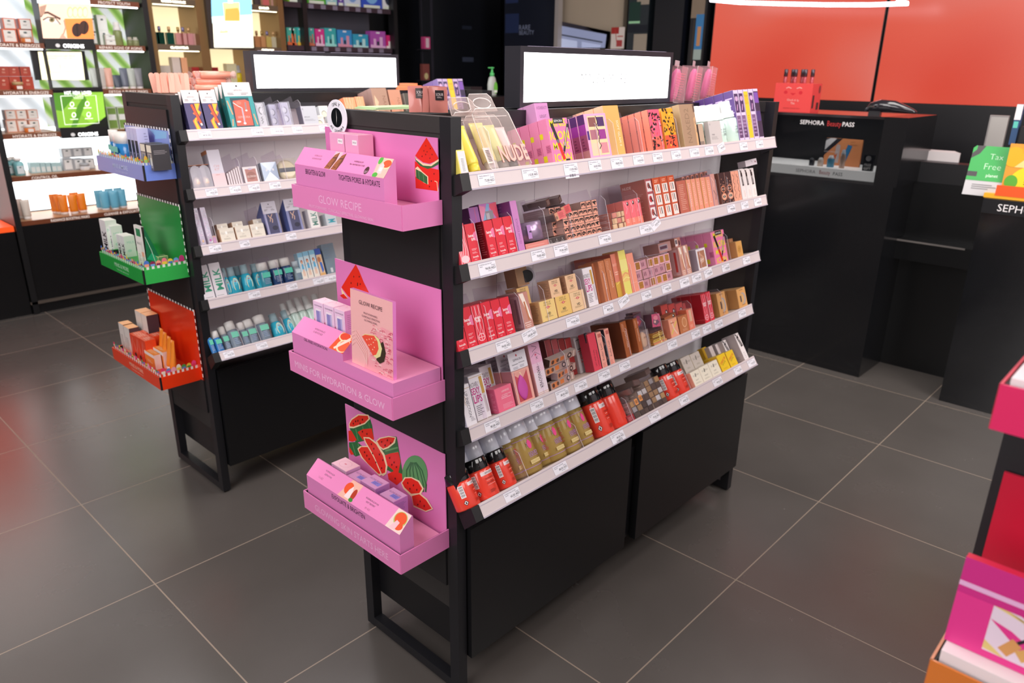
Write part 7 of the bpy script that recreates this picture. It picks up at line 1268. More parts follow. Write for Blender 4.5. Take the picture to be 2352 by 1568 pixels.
wrow([0, 26, 55], 25, 176, 1.272, .10, .06, ('#b23c24', '#8c2c1c', '#c05030'), [E_(.5, .7, .14, .08, '#e0a890'), ln(.3, .3, .7, .5, 2, '#e0a890')], 'cream_box', 'rust red box left of the cream plaque, %s lower')
for k, u in enumerate([0, 24, 50]): single(WF, (WF.x(u, .10, 1.33), .10, 1.272+(WF.z(.3, .10, 176)-1.272)+.002), (.052, .06, .052), ('#b23c24', '#8c2c1c', '#c05030'), [E_(.5, .7, .14, .08, '#e0a890'), ln(.3, .3, .7, .5, 2, '#e0a890')], 'cream_box', 'rust red box left of the cream plaque, %s upper' % ('first', 'second', 'third')[k])
wrow([18, 43, 70], 24, 276, 1.04, .10, .06, ('#e6a890', '#d8906c', '#f0b8a0'), OW(0), 'cream_box', 'peach edged white box near HYDRATE, %s of the lower three')
for k, u in enumerate([16, 41, 67]): single(WF, (WF.x(u, .10, 1.09), .10, 1.04+(WF.z(.3, .10, 276)-1.04)+.002), (.054, .06, .052), ('#e6a890', '#d8906c', '#f0b8a0'), OW(0), 'cream_box', 'peach edged white box near HYDRATE, %s of the upper three' % ('first', 'second', 'third')[k])
def cjar(b_, l_, w=.055, h=.042):
    def f():
        a = MB(); a.lathe([(w*.46, 0), (w*.5, .004), (w*.5, h*.6)], mt(b_, .2), seg=18); a.fdeco(w*.5, h*.4, [R_(0, 0, 1, 1, '#f0eae4')], x=-w*.25, y=-w*.5-.001, z=h*.1); l = MB(); l.lathe([(w*.5, h*.62), (w*.5, h*.95), (w*.46, h)], mt(l_, .3), seg=18); return [('jar_body', a), ('lid', l)]
    return f
for k, (u, z, b_, l_, lb) in enumerate([(62, 1.52, '#e88a4c', '#f0ece8', 'orange jar before the orange edged boxes'), (43, 1.272, '#b04028', '#c8a878', 'rust jar with gold lid before the red boxes'), (69, 1.04, '#e8803c', '#f4f0ec', 'white lidded orange jar on the HYDRATE shelf'), (196, .805, '#e8e8ea', '#b8bcc0', 'white jar by the grey edged boxes')]):
    thing('cj%d' % k, cjar(b_, l_), 'cream_jar', WF.M @ TT(WF.x(u, .06, z), .06, z+.0004), lb, 'jar')
wrow([148, 172, 197], 23, 365, .805, .10, .06, ('#c8ccd0', '#9aa4ac', '#d0d4d8'), [R_(.08, .06, .92, .94, '#8a9298'), R_(.12, .1, .88, .9, '#eef0f0'), E_(.5, .74, .13, .07, '#4a5a58')], 'cream_box', 'grey edged white box on the CONTROL OIL shelf, %s lower')
for k, u in enumerate([146, 170, 194]): single(WF, (WF.x(u, .10, .86), .10, .805+(WF.z(.5, .10, 365)-.805)+.002), (.056, .06, .054), ('#c8ccd0', '#9aa4ac', '#d0d4d8'), [R_(.08, .06, .92, .94, '#8a9298'), R_(.12, .1, .88, .9, '#eef0f0'), E_(.5, .74, .13, .07, '#4a5a58')], 'cream_box', 'grey edged white box on the CONTROL OIL shelf, %s upper' % ('first', 'second', 'third')[k])
wrow([73, 84, 96, 108, 121, 132], 11, 374, .805, .10, .06, ('#b4d8dc', '#90c0c8', '#c8e4e8'), [R_(.1, .1, .9, .6, '#e0ecec')], 'mask_box', 'small pale blue box in the low row, %s')
def tbot(): a = MB(); a.lathe([(.026, 0), (.028, .004), (.028, .068), (.022, .076), (.010, .08)], mt('#8cc8cc', .1, 0, 0, .75), seg=18); a.fdeco(.034, .044, [R_(0, 0, 1, 1, '#e4eef0'), E_(.5, .8, .15, .08, '#3c5c60')], x=-.017, y=-.029, z=.012); l = MB(); l.lathe([(.010, .08), (.020, .084), (.020, .092), (.014, .098)], mt('#e8e4e0', .3), seg=16); return [('bottle_body', a), ('stopper', l)]
for k, (u, d_) in enumerate([(24, .10), (34, .14), (47, .05)]): thing('tbot', tbot, 'tonic_bottle', WF.M @ TT(WF.x(u, d_, .805), d_, .8054), 'aqua tonic bottle with pale stopper, %s' % ('left, behind', 'centre, behind', 'right, in front')[k], 'bottle')
OT = lambda: soft_tube(.052, .04, .118, mt('#f08418', .3), mt('#ecdcd4', .3), capfrac=.14, label_=[R_(.15, .25, .85, .95, '#f6e4d8'), E_(.5, .8, .14, .05, '#5a4a3c')])
for k, (u, d_) in enumerate([(172, .05), (150, .07), (192, .07), (140, .11), (130, .14), (176, .13)]): thing('ort', OT, 'mask_tube', WF.M @ TT(WF.x(u, d_, .552), d_, .5524), 'orange mask tube, %s of its cluster' % ('foremost', 'front left', 'front right', 'middle left', 'far left', 'back right')[k], 'tube', 'orange mask tubes')
BTt = lambda: soft_tube(.052, .04, .118, mt('#6cb4d0', .2), mt('#e4e4e8', .2), capfrac=.1, label_=[R_(.15, .3, .85, .95, '#e8eef2'), E_(.5, .8, .14, .05, '#3c4a5c')])
for k, (u, d_) in enumerate([(266, .05), (244, .07), (284, .08), (232, .12), (256, .15), (276, .15)]): thing('blt', BTt, 'mask_tube', WF.M @ TT(WF.x(u, d_, .552), d_, .5524), 'aqua blue tube, %s of its cluster' % ('foremost', 'front left', 'front right', 'middle left', 'back centre', 'back right')[k], 'tube', 'aqua blue tubes')
for k, (u, cc) in enumerate([(64, '#e0d4c8'), (48, '#ecd8d0')]): thing('wht%d' % k, lambda: soft_tube(.05, .036, .115, mt(cc, .3), mt('#e8e4e0', .3), label_=[E_(.5, .9, .14, .05, '#4a4a4c')]), 'mask_tube', WF.M @ TT(WF.x(u, .05+.05*k, .552), .05+.05*k, .5524), 'pale cream tube, %s, left of the orange tubes' % ('front', 'behind')[k], 'tube')
# right hand sub-shelves
for k, (u, v0, h_, w_, cc, lb) in enumerate([(232, 34, 0, 22, '#e8eee8', 'white box with sage edge, stacked by a green bottle'), (214, 42, 0, 12, '#5c6c5c', 'dark slim box at the shelf start'), (239, 80, 0, 26, '#c8c0b8', 'low grey jar box in front')]):
    x0 = WF.x(u, .08, 1.52); single(WF, (x0, .08-.03*(k == 2), 1.5205), (WF.x(u+w_, .08, 1.52)-x0, .05, WF.z(x0, .08, v0)-1.52), (cc, '#9cae94', cc), [R_(.1, .52, .9, .95, '#eef2ee'), R_(.1, .06, .9, .46, '#eef2ee'), E_(.5, .85, .14, .03, '#4a5a58'), E_(.5, .38, .14, .03, '#4a5a58')], 'serum_box', lb)
for k, (u, z, d_, b_, cp) in enumerate([(274, 1.52, .06, '#98a46c', '#e8e4e0'), (300, 1.52, .07, '#8c9468', '#b8b0a0'), (313, 1.52, .05, '#9ca478', '#c8c4b8')]):
    thing('gb%d' % k, lambda: spray(.05 if not k else .038, .13 if not k else .05, lab=False, body=mt(b_, .15, 0, 0, .8), cap=mt(cp, .3), capf=.35), 'serum_bottle', WF.M @ TT(WF.x(u, d_, z), d_, z+.0004), 'olive green %s on the REPAIRS shelf' % ('dropper bottle', 'small jar, left', 'small jar, right')[k], 'bottle')
for k, (u, cc, h) in enumerate([(222, '#d8e0d8', .12), (237, '#dcd8d0', .12), (254, '#e8b4a0', .12), (272, '#4c5664', .08), (289, '#6c7484', .12), (306, '#b8c0b8', .12), (322, '#8a8a90', .12)]):
    thing('dt%d' % k, lambda: soft_tube(.046, .034, h, mt(cc, .25), mt('#e8e4e4', .3), capfrac=.1, label_=[R_(.1, .5, .9, .98, '#e8ecec'), E_(.5, .85, .16, .05, '#4a4a4c')]), 'mask_tube', WF.M @ TT(WF.x(u, .07, 1.272), .07, 1.2724), '%s tube on the DETOX & PURIFY shelf' % ('white', 'cream', 'peach', 'short charcoal', 'dark grey', 'pale sage', 'grey')[k], 'tube')
for k, u in enumerate([252, 276]): single(WF, (WF.x(u, .08, 1.035), .08, 1.0354), (.055, .05, .13), ('#d8e4d0', '#8aac64', '#dce8d4'), [R_(.06, .04, .94, .96, '#7ca04c'), R_(.1, .42, .9, .68, '#eef2ee')], 'mask_box', 'tall green box with white band, %s' % ('left', 'right, half hidden')[k])

# neighbouring bay left of the black upright (its lit red panel is what the floor mirrors at the left edge)
r2 = empty('wall_shelf_unit', WF.M @ TT(-.9, 0, 0), 'neighbouring lit bay with orange red panel at the left picture edge', 'shelving unit')
q = wb(MB(), -.95, .20, .0, .32, 0, .5, mt('#101012', .3)); wpart('base_cabinet', q, r2)
q = wb(MB(), -.95, .20, .30, .32, .5, 2.5, mt('#f4f2ee', .4, 0, 1.0)); wpart('lit_back_panel', q, r2)
q = wb(MB(), -.60, .03, .02, .06, .54, 1.3, mt('#f0401c', .4, 0, 1.1)); wb(q, .06, .20, 0, .3, .5, .53, mt('#e8501c', .4, 0, .6)); wpart('lit_red_panel', q, r2)

# perfume bay
r3 = empty('perfume_wall_unit', WF.M @ TT(1.13, 0, 0), 'gold framed perfume niches with warm cream lit backs', 'shelving unit')
CRM = mt('#f7e6b8', .5, 0, .85); GLD = mt('#8a6c44', .35, .4); BRZ = mt('#6a5844', .4)
q = wb(MB(), 1.13, 2.06, .26, .28, .9, 2.5, CRM); wpart('lit_back_panel', q, r3)
q = wb(MB(), 1.132, 2.06, 0, .26, 0, .95, mt('#101012', .3)); wpart('base_cabinet', q, r3)
for a, b in ((1.134, 1.165), (1.44, 1.50), (1.79, 1.81), (2.02, 2.06)): q = wb(MB(), a, b, 0, .26, .95, 2.5, GLD); wpart('upright', q, r3)
NMX = [('t', 'XERJOFF', 0, 0, 0)]
for a, b, z, t in ((1.165, 1.44, 1.80, 'NARCISO RODRIGUEZ'), (1.165, 1.44, 1.535, 'GLADIATEUR'), (1.81, 2.02, 1.80, 'MUGLER'), (1.81, 2.02, 1.535, 'GIVENCHY'), (1.165, 1.44, 1.25, '')):
    q = wb(MB(), a, b, 0, .26, z-.035, z, BRZ); q.M = WM; q.fdeco(b-a, .035, [('t', t, .5, .5, .4, mt('#fff6dc', .4, 0, 3), {'max': .55, 'thin': .03})] if t else [], x=a, y=-.001, z=z-.035); q.M = None; wb(q, a+.01, b-.01, .005, .012, z-.04, z-.036, mt('#fff2cc', .4, 0, 4)); wpart('shelf', q, r3)
q = wb(MB(), 1.495, 1.80, -.03, .04, 1.515, 2.2, mt('#3c3430', .4)); SKY = mt('#8fd0f0', .4, 0, 1.0); 
tw(q, WF, -.03, (330, 0, 3.92), [('p', [(605, -90), (965, -90), (990, 430), (635, 428)], mt('#fbf6dc', .4, 0, 1.25)), ('p', [(605, -90), (968, -90), (975, 130), (612, 150)], SKY), ('p', [(612, 150), (975, 130), (980, 190), (618, 210)], mt('#d4ecec', .4, 0, 1.1)), ('p', [(712, 25), (860, 22), (868, 190), (730, 190)], mt('#f2d894', .4, 0, 1)), ('p', [(735, 80), (850, 70), (865, 120), (862, 188), (732, 186)], mt('#e8a850', .4, 0, .9)), ('p', [(755, -30), (800, -30), (805, 30), (760, 30)], mt('#e8ecec', .4, 0, 1)), ('s', [(685, 290), (760, 285)], .012, mt('#e0d098', .4, 0, .8)), ('s', [(690, 275), (730, 262), (750, 290)], .004, mt('#c8b070', .4, 0, .8)), ('s', [(780, 330), (890, 345)], .006, mt('#e8dca8', .4, 0, .9))])
wpart('lit_poster', q, r3)
def perf(body, cap, w=.045, h=.07, ch=.035, sq_=.5, al=.75):
    def f():
        a = MB(); a.box(-w/2, w/2, -w*.3, w*.3, 0, h, mt(body, .08, 0, 0, al)); a.box(-w*.12, w*.12, -w*.1, w*.1, h, h+.008, mt('#c8b07c', .3, .5)); l = MB(); l.lathe([(w*.2, h+.008), (w*.2, h+ch)], mt(cap, .25, .5), seg=12); return [('bottle_body', a), ('cap', l)]
    return f
PFS = [(357, '#1e4a40', 1.535), (370, '#123c30', 1.535), (392, '#14463a', 1.535), (413, '#e0a0a0', 1.535), (424, '#e8b0ac', 1.535), (437, '#e4a4a8', 1.535), (452, '#e8b4ac', 1.535), (463, '#dc9c94', 1.535), (592, '#d89a64', 1.535), (604, '#dca470', 1.535), (616, '#d8c470', 1.535), (630, '#dcd4b8', 1.535), (640, '#d8c888', 1.535),
       (355, '#e0b0a8', 1.80), (385, '#e8b8b8', 1.80), (410, '#d8a0a0', 1.80), (440, '#e8b4a8', 1.80), (590, '#3a3c48', 1.80), (610, '#e87c7c', 1.80), (632, '#e8b0b0', 1.80)]
for k, (u, cc, z) in enumerate(PFS):
    thing('pf'+cc, perf(cc, ('#b89a5c', '#8c84b0', '#d0a878')[k % 3], al=1 if k < 3 else .7), 'perfume_bottle', WF.M @ TT(WF.x(u, .07, z), .07, z+.0004), '%s perfume bottle, %s in %s' % ('dark green' if k < 3 else 'pink' if k < 8 else 'amber' if k < 11 else 'pale', ORD[k % 13] if k % 13 else 'leading', 'the left niche' if u < 480 else 'the niche right of the poster'), 'perfume bottle', 'perfumes in the lit niches')
for k, (u, v0, w_, cc, z) in enumerate([(347, 152, 20, '#a8a8a8', 1.30), (370, 150, 26, '#c8bcb0', 1.30), (402, 131, 20, '#d8c8c0', 1.30), (420, 132, 16, '#e8a880', 1.30), (445, 154, 60, '#a02424', 1.30), (525, 146, 22, '#d8d0a8', 1.30)]):
    x0 = WF.x(u, .06, z); single(WF, (x0, .06, z-.05), (WF.x(u+w_, .06, z)-x0, .05, WF.z(x0, .06, v0)-z+.05), (cc, cc, cc), None, 'perfume_box', '%s perfume carton low behind the coral rolls' % ('grey', 'beige', 'tall pinkish', 'apricot topped', 'wide dark red', 'pale green')[k], key='pc%d' % k)
bot(WF, 546, 560, 150, 'yp', lambda w, h: spray(w, h, lab=False, body=mt('#e0c820', .1, 0, 0, .8), cap=mt('#a8a4a0', .3), capf=.3), 'perfume_bottle', 'bright yellow perfume bottle beside the farther sign', None, d=.05, z0=1.26)

# gift set shelves
r4 = empty('gift_wall_unit', WF.M @ TT(2.07, 0, 0), 'dark open wall shelves holding bright gift sets', 'shelving unit')
q = wb(MB(), 2.062, 3.0, .30, .32, 0, 2.6, mt('#55545f', .5)); wpart('back_panel', q, r4)
for a in (2.20, 3.0): q = wb(MB(), a, a+.035, -.02, .05, 0, 2.6, BKW); wpart('upright', q, r4)
for z, a in ((1.835, 2.07), (1.555, 2.07), (1.25, 2.07)):
    q = wb(MB(), a, 2.985, .0, .30, z-.02, z, mt('#3a2c34', .4)); wb(q, a, 2.985, -.002, 0, z-.034, z, mt('#40303a', .4)); 
    for k in range(7): wb(q, 2.26+.1*k, 2.30+.1*k, -.005, -.002, z-.034, z-.006, mt('#8a8094', .5))
    wpart('shelf', q, r4)
GS = [(661, 18, 63, '#4ab8a4', '#e87040'), (672, 12, 64, '#48b4a0', '#e87040'), (684, 16, 63, '#3cb8b4', '#f0c040'), (711, 14, 64, '#4cc0b8', '#e88060'), (726, 22, 66, '#e03c94', '#f8d0e8'), (748, 27, 64, '#3cb4b8', '#a8f0e8'), (777, 34, 68, '#3c98d8', '#e8a0b8'), (812, 36, 78, '#38a8cc', '#c8f4f4'), (852, 36, 71, '#b858b8', '#f0c0e8'), (888, 26, 81, '#e02c7c', '#fff0f0')]
for k, (u, w_, v0, cc, c2) in enumerate(GS):
    x0 = WF.x(u, .04, 1.555); x1 = WF.x(u+w_-1.5, .04, 1.555); h = WF.z(x0, .04, v0)-1.555
    single(WF, (x0, .04, 1.5554), (x1-x0, .06, h), (cc, cc, cc), [R_(.38, .86, .62, .95, '#f4f4f8'), R_(.2, .1, .36, .55, c2), R_(.6, .1, .8, .66, c2), R_(.42, .08, .56, .4, '#20343c'), P_([(.0, 0), (1, 0), (1, .12), (0, .2)], c2)], 'gift_set_box', '%s gift set on the lower shelf, %s from the left' % (('teal', 'teal', 'teal', 'turquoise', 'pink', 'aqua', 'blue', 'cyan', 'violet', 'magenta')[k], ('first', 'second', 'third', 'fourth', 'fifth', 'sixth', 'seventh', 'eighth', 'ninth', 'tenth')[k]), key='gs%d' % k)
GU = [(662, 36, '#8cc83c', '#c8e890'), (706, 44, '#58c03c', '#d8f8b8'), (750, 26, '#a8dce0', '#ffffff'), (777, 14, '#6c50b0', '#e0d8f4'), (792, 38, '#dce8f8', '#88b0e8'), (831, 48, '#3c5cd0', '#88c0f4'), (880, 26, '#f4f6fa', '#30384c')]
for k, (u, w_, cc, c2) in enumerate(GU):
    x0 = WF.x(u, .04, 1.835); x1 = WF.x(u+w_-1.5, .04, 1.835)
    single(WF, (x0, .04, 1.8354), (x1-x0, .06, .16), (cc, cc, cc), [E_(.5, .5, .3, .3, c2), R_(.1, .0, .9, .14, '#f0f8e8'), R_(.4, .2, .6, .8, c2)], 'gift_set_box', '%s gift set on the topmost shelf, %s' % (('olive green', 'bright green', 'pale aqua', 'slim violet', 'white and blue', 'royal blue', 'white')[k], ('far left', 'left of centre', 'third', 'fourth', 'fifth', 'sixth', 'far right')[k]), key='gu%d' % k)

# ================================================================ dark corner between the walls
def block(name, fr, u0, v0, u1, v1, d, dep, m, label, cat, deco=None, z0=None):
    a = fr.hit(u0, v1, d); b = fr.hit(u1, v0, d); za = a.z if z0 is None else z0; w, h = abs(b.x-a.x), b.z-za; q = MB(); q.box(0, w, 0, dep, 0, h, mt(m, .35) if isinstance(m, str) else m)
    if deco: q.deco((0, -.001, a.z-za if z0 is not None else 0), (w, 0, 0), (0, 0, b.z-a.z), deco)
    o = q.build(name); o.matrix_world = fr.M @ TT(a.x, d, za); return tag(o, label, cat)
TC_ = block('tall_cabinet', WF, 968, -60, 1150, 200, .10, .4, '#12141a', 'tall black cabinet behind the farther gondola', 'cabinet', [R_(.12, 0, .15, 1, '#2c2a34'), R_(.02, .0, .025, .9, '#3a3844'), R_(.50, .22, .64, .26, '#3c4254'), R_(.5, .5, .62, .53, '#242a38')], z0=0)
for k, (u, v0, v1, cc) in enumerate([(974, 85, 112, '#d04a84'), (972, 147, 184, '#8a4a44')]):
    wbox(WF, u, v0, u+14, v1, .06, .035, cc, 'gift_box', ('small pink and white box against the black cabinet', 'small brown box with pale disc against the black cabinet')[k], 'box', [R_(.3, .1, .8, .9, '#e8d0d8') if k == 0 else E_(.5, .25, .3, .2, '#d8c890')])
for k, (u, v1, dd) in enumerate([(974, 112.3, .05), (972, 184.3, .05), (903, 180.3, .04)]):
    a = WF.hit(u-4, v1, dd); q = MB(); q.box(0, .09, 0, .12-dd, -.008, 0, mt('#2a2830', .4)); o = q.build('ledge', TC_, TC_.matrix_world.inverted() @ WF.M @ TT(a.x, dd, a.z-.0004))
wbox(WF, 903, 141, 916, 180, .05, .04, '#e88a70', 'gift_box', 'coral box just right of the farther sign', 'box', [E_(.5, .1, .4, .1, '#ffe8c0')])
block('dark_panel_display', WR, 1158, -60, 1277, 150, .0, .1, '#161b2a', 'navy black display panel left of the white post', 'display panel', [R_(.02, .72, .28, .86, '#2a3760'), R_(.02, .38, .3, .60, '#28355c'), tx('RARE', .42, .44, .06, '#8a94b0'), tx('BEAUTY', .46, .38, .05, '#8a94b0')], z0=0)
block('post', WR, 1272, -60, 1285, 108, -.05, .05, '#a8a09c', 'pale grey post behind the nearer sign', 'post', z0=0)
block('beige_board', WR, 1285, -60, 1437, 112, .08, .05, '#b8a894', 'beige wall panel behind the nearer sign', 'wall panel', z0=0)
q = MB(); a = WR.hit(1285, 108, .0); 
trace(q, WR, 0, (1100, 0, 3.92), [('p', [(730, 190), (1185, 285), (1160, 440), (728, 440)], mt('#3a3642', .4)), ('p', [(730, 230), (1150, 310), (1135, 430), (730, 430)], mt('#8890b0', .4, 0, .4)), ('p', [(730, 305), (1115, 375), (1110, 385), (730, 317)], mt('#2c2e3c', .4)), ('p', [(735, 345), (885, 370), (885, 430), (735, 425)], mt('#a8b0cc', .4, 0, .5)), ('p', [(925, 375), (1100, 405), (1090, 430), (925, 430)], mt('#a0a8c8', .4, 0, .5))]); wv = [p.copy() for p in q.v]
for fct in list(q.f[:1]): q.f.append([i+0 for i in fct][::-1]); q.m.append(q.m[0]); q.sm.append(False)
q.box(a.x+.02, a.x+.32, .002, .03, a.z, a.z+.03, mt('#3a3642', .4)); o = q.build('wall_monitor'); o.matrix_world = WR.M; tag(o, 'tilted blue grey monitor above the nearer sign', 'monitor')
wbox(WR, 1402, 62, 1434, 112, .0, .01, '#e8dcd4', 'price_board', 'white and red card beside the tilted monitor', 'card', [R_(0, .7, .6, 1, '#b0302c'), S_([(.3, .9), (.5, .2)], .05, '#c05048'), R_(.45, .1, .9, .4, '#b84848'), R_(.5, .55, .95, .6, '#c05048')])
block('glass_shelf_display', WR, 1438, -60, 1496, 120, .02, .2, '#2a3238', 'dark glass shelves with green glow', 'shelving unit', [R_(.05, .86, .95, 1, '#b8c4c4'), R_(.4, .62, 1, .84, '#a89c8c'), R_(.05, .40, .6, .66, '#1c3c34'), R_(.05, .38, .6, .41, '#a8e0b0'), R_(0, .26, 1, .36, '#141c28'), R_(.35, 0, 1, .24, '#a89c8c')], z0=0)
block('black_column', WR, 1496, -60, 1578, 140, -.02, .2, '#10131c', 'black column between glass shelves and the blue poster', 'column', z0=0)
block('poster_panel', WR, 1578, -60, 1632, 145, .0, .1, '#1c1c20', 'black panel with small blue perfume poster', 'display panel', [R_(.0, .52, .85, .80, '#8a7a68'), R_(.05, .78, .9, .93, '#c4ccd4'), tx('PRADA', .4, .86, .03, '#7c8490'), R_(.36, .04, .86, .56, '#3c80b8'), R_(.5, .2, .72, .42, '#c89060'), R_(.36, .04, .86, .16, '#a8b8b0'), R_(.2, 0, .3, .5, '#3c342c')], z0=0)
# pump bottle and its counter, seen between the two gondolas
PB = Fr((0, 2.3, 0)); zc = PB.hit(1130, 221, 0).z
q = MB(); xq = PB.x(1030, .0, 1.2); q.box(xq-.1, PB.x(1172, 0, 1.2), -.08, .3, 0, zc, mt('#17181c', .35)); o = q.build('low_cabinet'); o.matrix_world = PB.M; tag(o, 'low black cabinet carrying the green pump bottle', 'cabinet')
wbox(PB, 1082, 199, 1107, 221, .0, .1, '#1a1a1e', 'black_box', 'small black box next to the pump bottle', 'box')
def pump():
    a = MB(); a.lathe([(.026, .014, 0), (.030, .017, .008), (.031, .017, .06), (.022, .014, .092), (.012, .012, .10)], mt('#d4dad4', .12, 0, 0, .7), seg=20); a.deco((-.004, -.0178, .012), (.028, 0, 0), (0, 0, .06), [E_(.5, .5, .5, .5, '#6cc24c'), R_(.1, .1, .9, .3, '#e8efe4')]); 
    l = MB(); l.lathe([(.012, .10), (.012, .116), (.007, .118), (.005, .138), (.012, .142), (.012, .146)], mt('#54c06c', .3), seg=14); l.box(-.026, 0, -.004, .004, .140, .146, mt('#54c06c', .3)); return [('bottle_body', a), ('pump_head', l)]
thing('pump', pump, 'pump_bottle', PB.M @ TT(PB.x(1130, .03, zc), .03, zc+.0004) @ Matrix.Scale(1.12, 4), 'clear pump bottle with green head left of the nearer sign', 'bottle')

# ================================================================ cash counter and red screens
SM = bpy.data.materials.new('red_screen_image'); SM.use_nodes = True; nt = SM.node_tree; N = nt.nodes; L = nt.links; b_ = N['Principled BSDF']
tc = N.new('ShaderNodeTexCoord'); nz = N.new('ShaderNodeTexNoise'); nz.inputs['Scale'].default_value = 1.1; nz.inputs['Detail'].default_value = .5; L.new(tc.outputs['Object'], nz.inputs['Vector'])
cr = N.new('ShaderNodeValToRGB'); e = cr.color_ramp.elements; e[0].position = .35; e[0].color = lin('#d94634'); e[1].position = .65; e[1].color = lin('#e07a6e'); m_ = e.new(.5); m_.color = lin('#e25c48'); L.new(nz.outputs[0], cr.inputs[0]); L.new(cr.outputs[0], b_.inputs['Emission Color']); b_.inputs['Base Color'].default_value = (.02, .004, .003, 1); b_.inputs['Emission Strength'].default_value = .80; b_.inputs['Roughness'].default_value = .25
za = WR.hit(1745, 227, 0).z; ya = WR.hit(1634, 100, 0).x; yb = WR.hit(2008, 200, 0).x
for k, (a, b) in enumerate([(ya, yb-.004), (yb+.004, 1.7)]):
    r = empty('video_screen', WR.M @ TT(a, 0, za), 'large coral red lit wall screen, %s' % ('left of the dark joint', 'right of the dark joint')[k], 'screen'); q = MB(); q.box(.006, b-a-.006, -.002, .01, .008, 1.25, SM); q.build('lit_face', r); q = MB(); q.box(0, b-a, 0, .06, -.012, 1.26, BKW); q.build('bezel', r)
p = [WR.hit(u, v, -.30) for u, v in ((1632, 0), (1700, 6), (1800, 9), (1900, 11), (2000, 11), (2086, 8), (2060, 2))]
q = MB(); q.M = WR.M; q.tube(p, .011, mt('#ffeef6', .4, 0, 5), seg=8); o = q.build('screen_glare_strip'); tag(o, 'curved white glare along the top of the red screens, built as a strip', 'reflection')  # lamp reflection on the glossy screens, built as a glowing tube
q = MB(); q.box(0, 2.3, 0, .5, 0, za-.012, mt('#101014', .4)); o = q.build('back_counter'); o.matrix_world = WR.M @ TT(-1.0, .0, 0); tag(o, 'black back counter below the red screens', 'counter')
r5 = empty('cash_counter', CF.M, 'black cash counter with display case and recessed middle', 'counter')
BC = mt('#0e0f12', .18, coat=.3); BC2 = mt('#0a0b0d', .3)
def cpart(n, q): return q.build(n, r5)
x1 = CF.x(1988, 0, .2); ctz = .93
q = MB(); q.box(-.95, x1, 0, .55, .0, ctz, BC); cpart('counter_block', q)
x2 = CF.x(2160, -.015, .05)+.002
q = MB(); q.box(x1, x2, .30, .55, 0, ctz, BC2); h1 = CF.hit(2052, 540, .25); h2 = CF.hit(2225, 562, .25); q.box(h1.x, x2, .2, .32, h1.z-.10, h1.z-.005, BC2); q.box(h1.x, h2.x, .195, .2, h1.z-.012, h1.z-.004, mt('#9a9490', .3, .6)); cpart('recessed_unit', q)
q = MB(); q.box(x2, 1.9, -.015, .55, 0, ctz+.0, BC); q.box(x2+.002, 1.9, -.03, -.015, ctz-.06, ctz, mt('#141518', .3)); q.fdeco(.42, .05, [tx('SEPHORA', .5, .5, .62, '#ece8e8', max=.9)], x=CF.hit(2272, 463, -.03).x-.085, y=-.031, z=ctz-.056); cpart('counter_block', q)
# display case
ct = 1.232; xe = CF.x(2010, 0, 1.1)+.02
CSW = xe+.95
q = MB(); q.box(-.95, xe-.0005, 0, .399, ctz, ctz+.012, BKW); q.box(-.95, xe-.0005, 0, .399, ct-.012, ct, mt('#1a1618', .12, coat=1)); q.box(-.95, xe-.0005, .40, .42, ctz, ct, BKW); q.box(xe, xe+.10, .0, .42, ctz, ct, BC); cpart('case_frame', q)
q = MB(); q.box(-.95, xe, .02, .30, ctz+.012, ctz+.055, mt('#f2efec', .4, 0, .9)); q.deco((0, 0, 0), (0, 0, 0), (0, 0, 0), []) if 0 else None  # white case shelf, its brightness put in as emission
xa = CF.x(1815, .02, ctz+.03); q.fdeco(.26, .04, [tx('SEPHORA', .3, .5, .42, '#a8a4a4', max=.4), tx('Beauty', .66, .55, .5, '#d83c3c', max=.2), tx('PASS', .9, .5, .42, '#5a5658', max=.17)], x=xa, y=.019, z=ctz+.013); cpart('brightened_plinth', q)
ld = bpy.data.lights.new('case_fill_lamp', 'AREA'); ld.energy = 1.6; ld.size = .6; ld.shape = 'RECTANGLE'; ld.size_y = .1; lo = bpy.data.objects.new('case_fill_lamp', ld); COL.objects.link(lo); lo.matrix_world = CF.M @ TT(xe-.35, .1, ct-.02)  # unseen fill light added inside the case to brighten its contents
q = MB(); q.box(-.95, xe, .0, .003, ctz+.012, ct-.012, mt('#20242c', .05, 0, 0, .10)); q.fdeco(.27, .036, [tx('SEPHORA', .27, .5, .55, '#e4e0e0', max=.5, thin=.02), tx('Beauty', .66, .5, .7, '#c83030', max=.24, thin=-.01), tx('PASS', .90, .5, .55, '#e4e0e0', max=.2, thin=.02)], x=CF.x(1832, 0, 1.2), y=-.001, z=ct-.058); cpart('glass_front', q)
pz = ctz+.0555
def inc(u0, v0, u1, v1, d, dep, m, name, label, cat, deco=None, z=None):
    a = CF.hit(u0, v1, d); b = CF.hit(u1, v0, d); z = pz if z is None else z; w = b.x-a.x; h = b.z-z; q = MB(); q.box(0, w, 0, dep, 0, h, mt(m, .4))
    if deco: q.fdeco(w, h, deco, y=-.0006)
    o = q.build(name); o.matrix_world = CF.M @ TT(a.x, d, z+.0004); return tag(o, label, cat)
inc(1886, 322, 1983, 400, .16, .01, '#e8945c', 'gift_card_panel', 'orange printed card with bottles inside the counter case', 'card', [P_([(0, 1), (.45, 1), (.0, .35)], '#26242a'), P_([(.0, .9), (.12, 1), (.3, 1), (0, .55)], '#e8e4e4'), P_([(.3, .1), (.42, .1), (.42, .75), (.34, .8), (.3, .7)], '#c8b8b4'), P_([(.5, .25), (.62, .2), (.74, .75), (.62, .8)], '#2c7cb0'), tx('loves', .74, .9, .05, '#6a3c24'), tx('boutique', .78, .8, .05, '#6a3c24'), P_([(.2, .3), (.32, .2), (.36, .45)], '#d8602c'), tx('YOUR OBSESSION', .18, .5, .05, '#f0e8e8')])
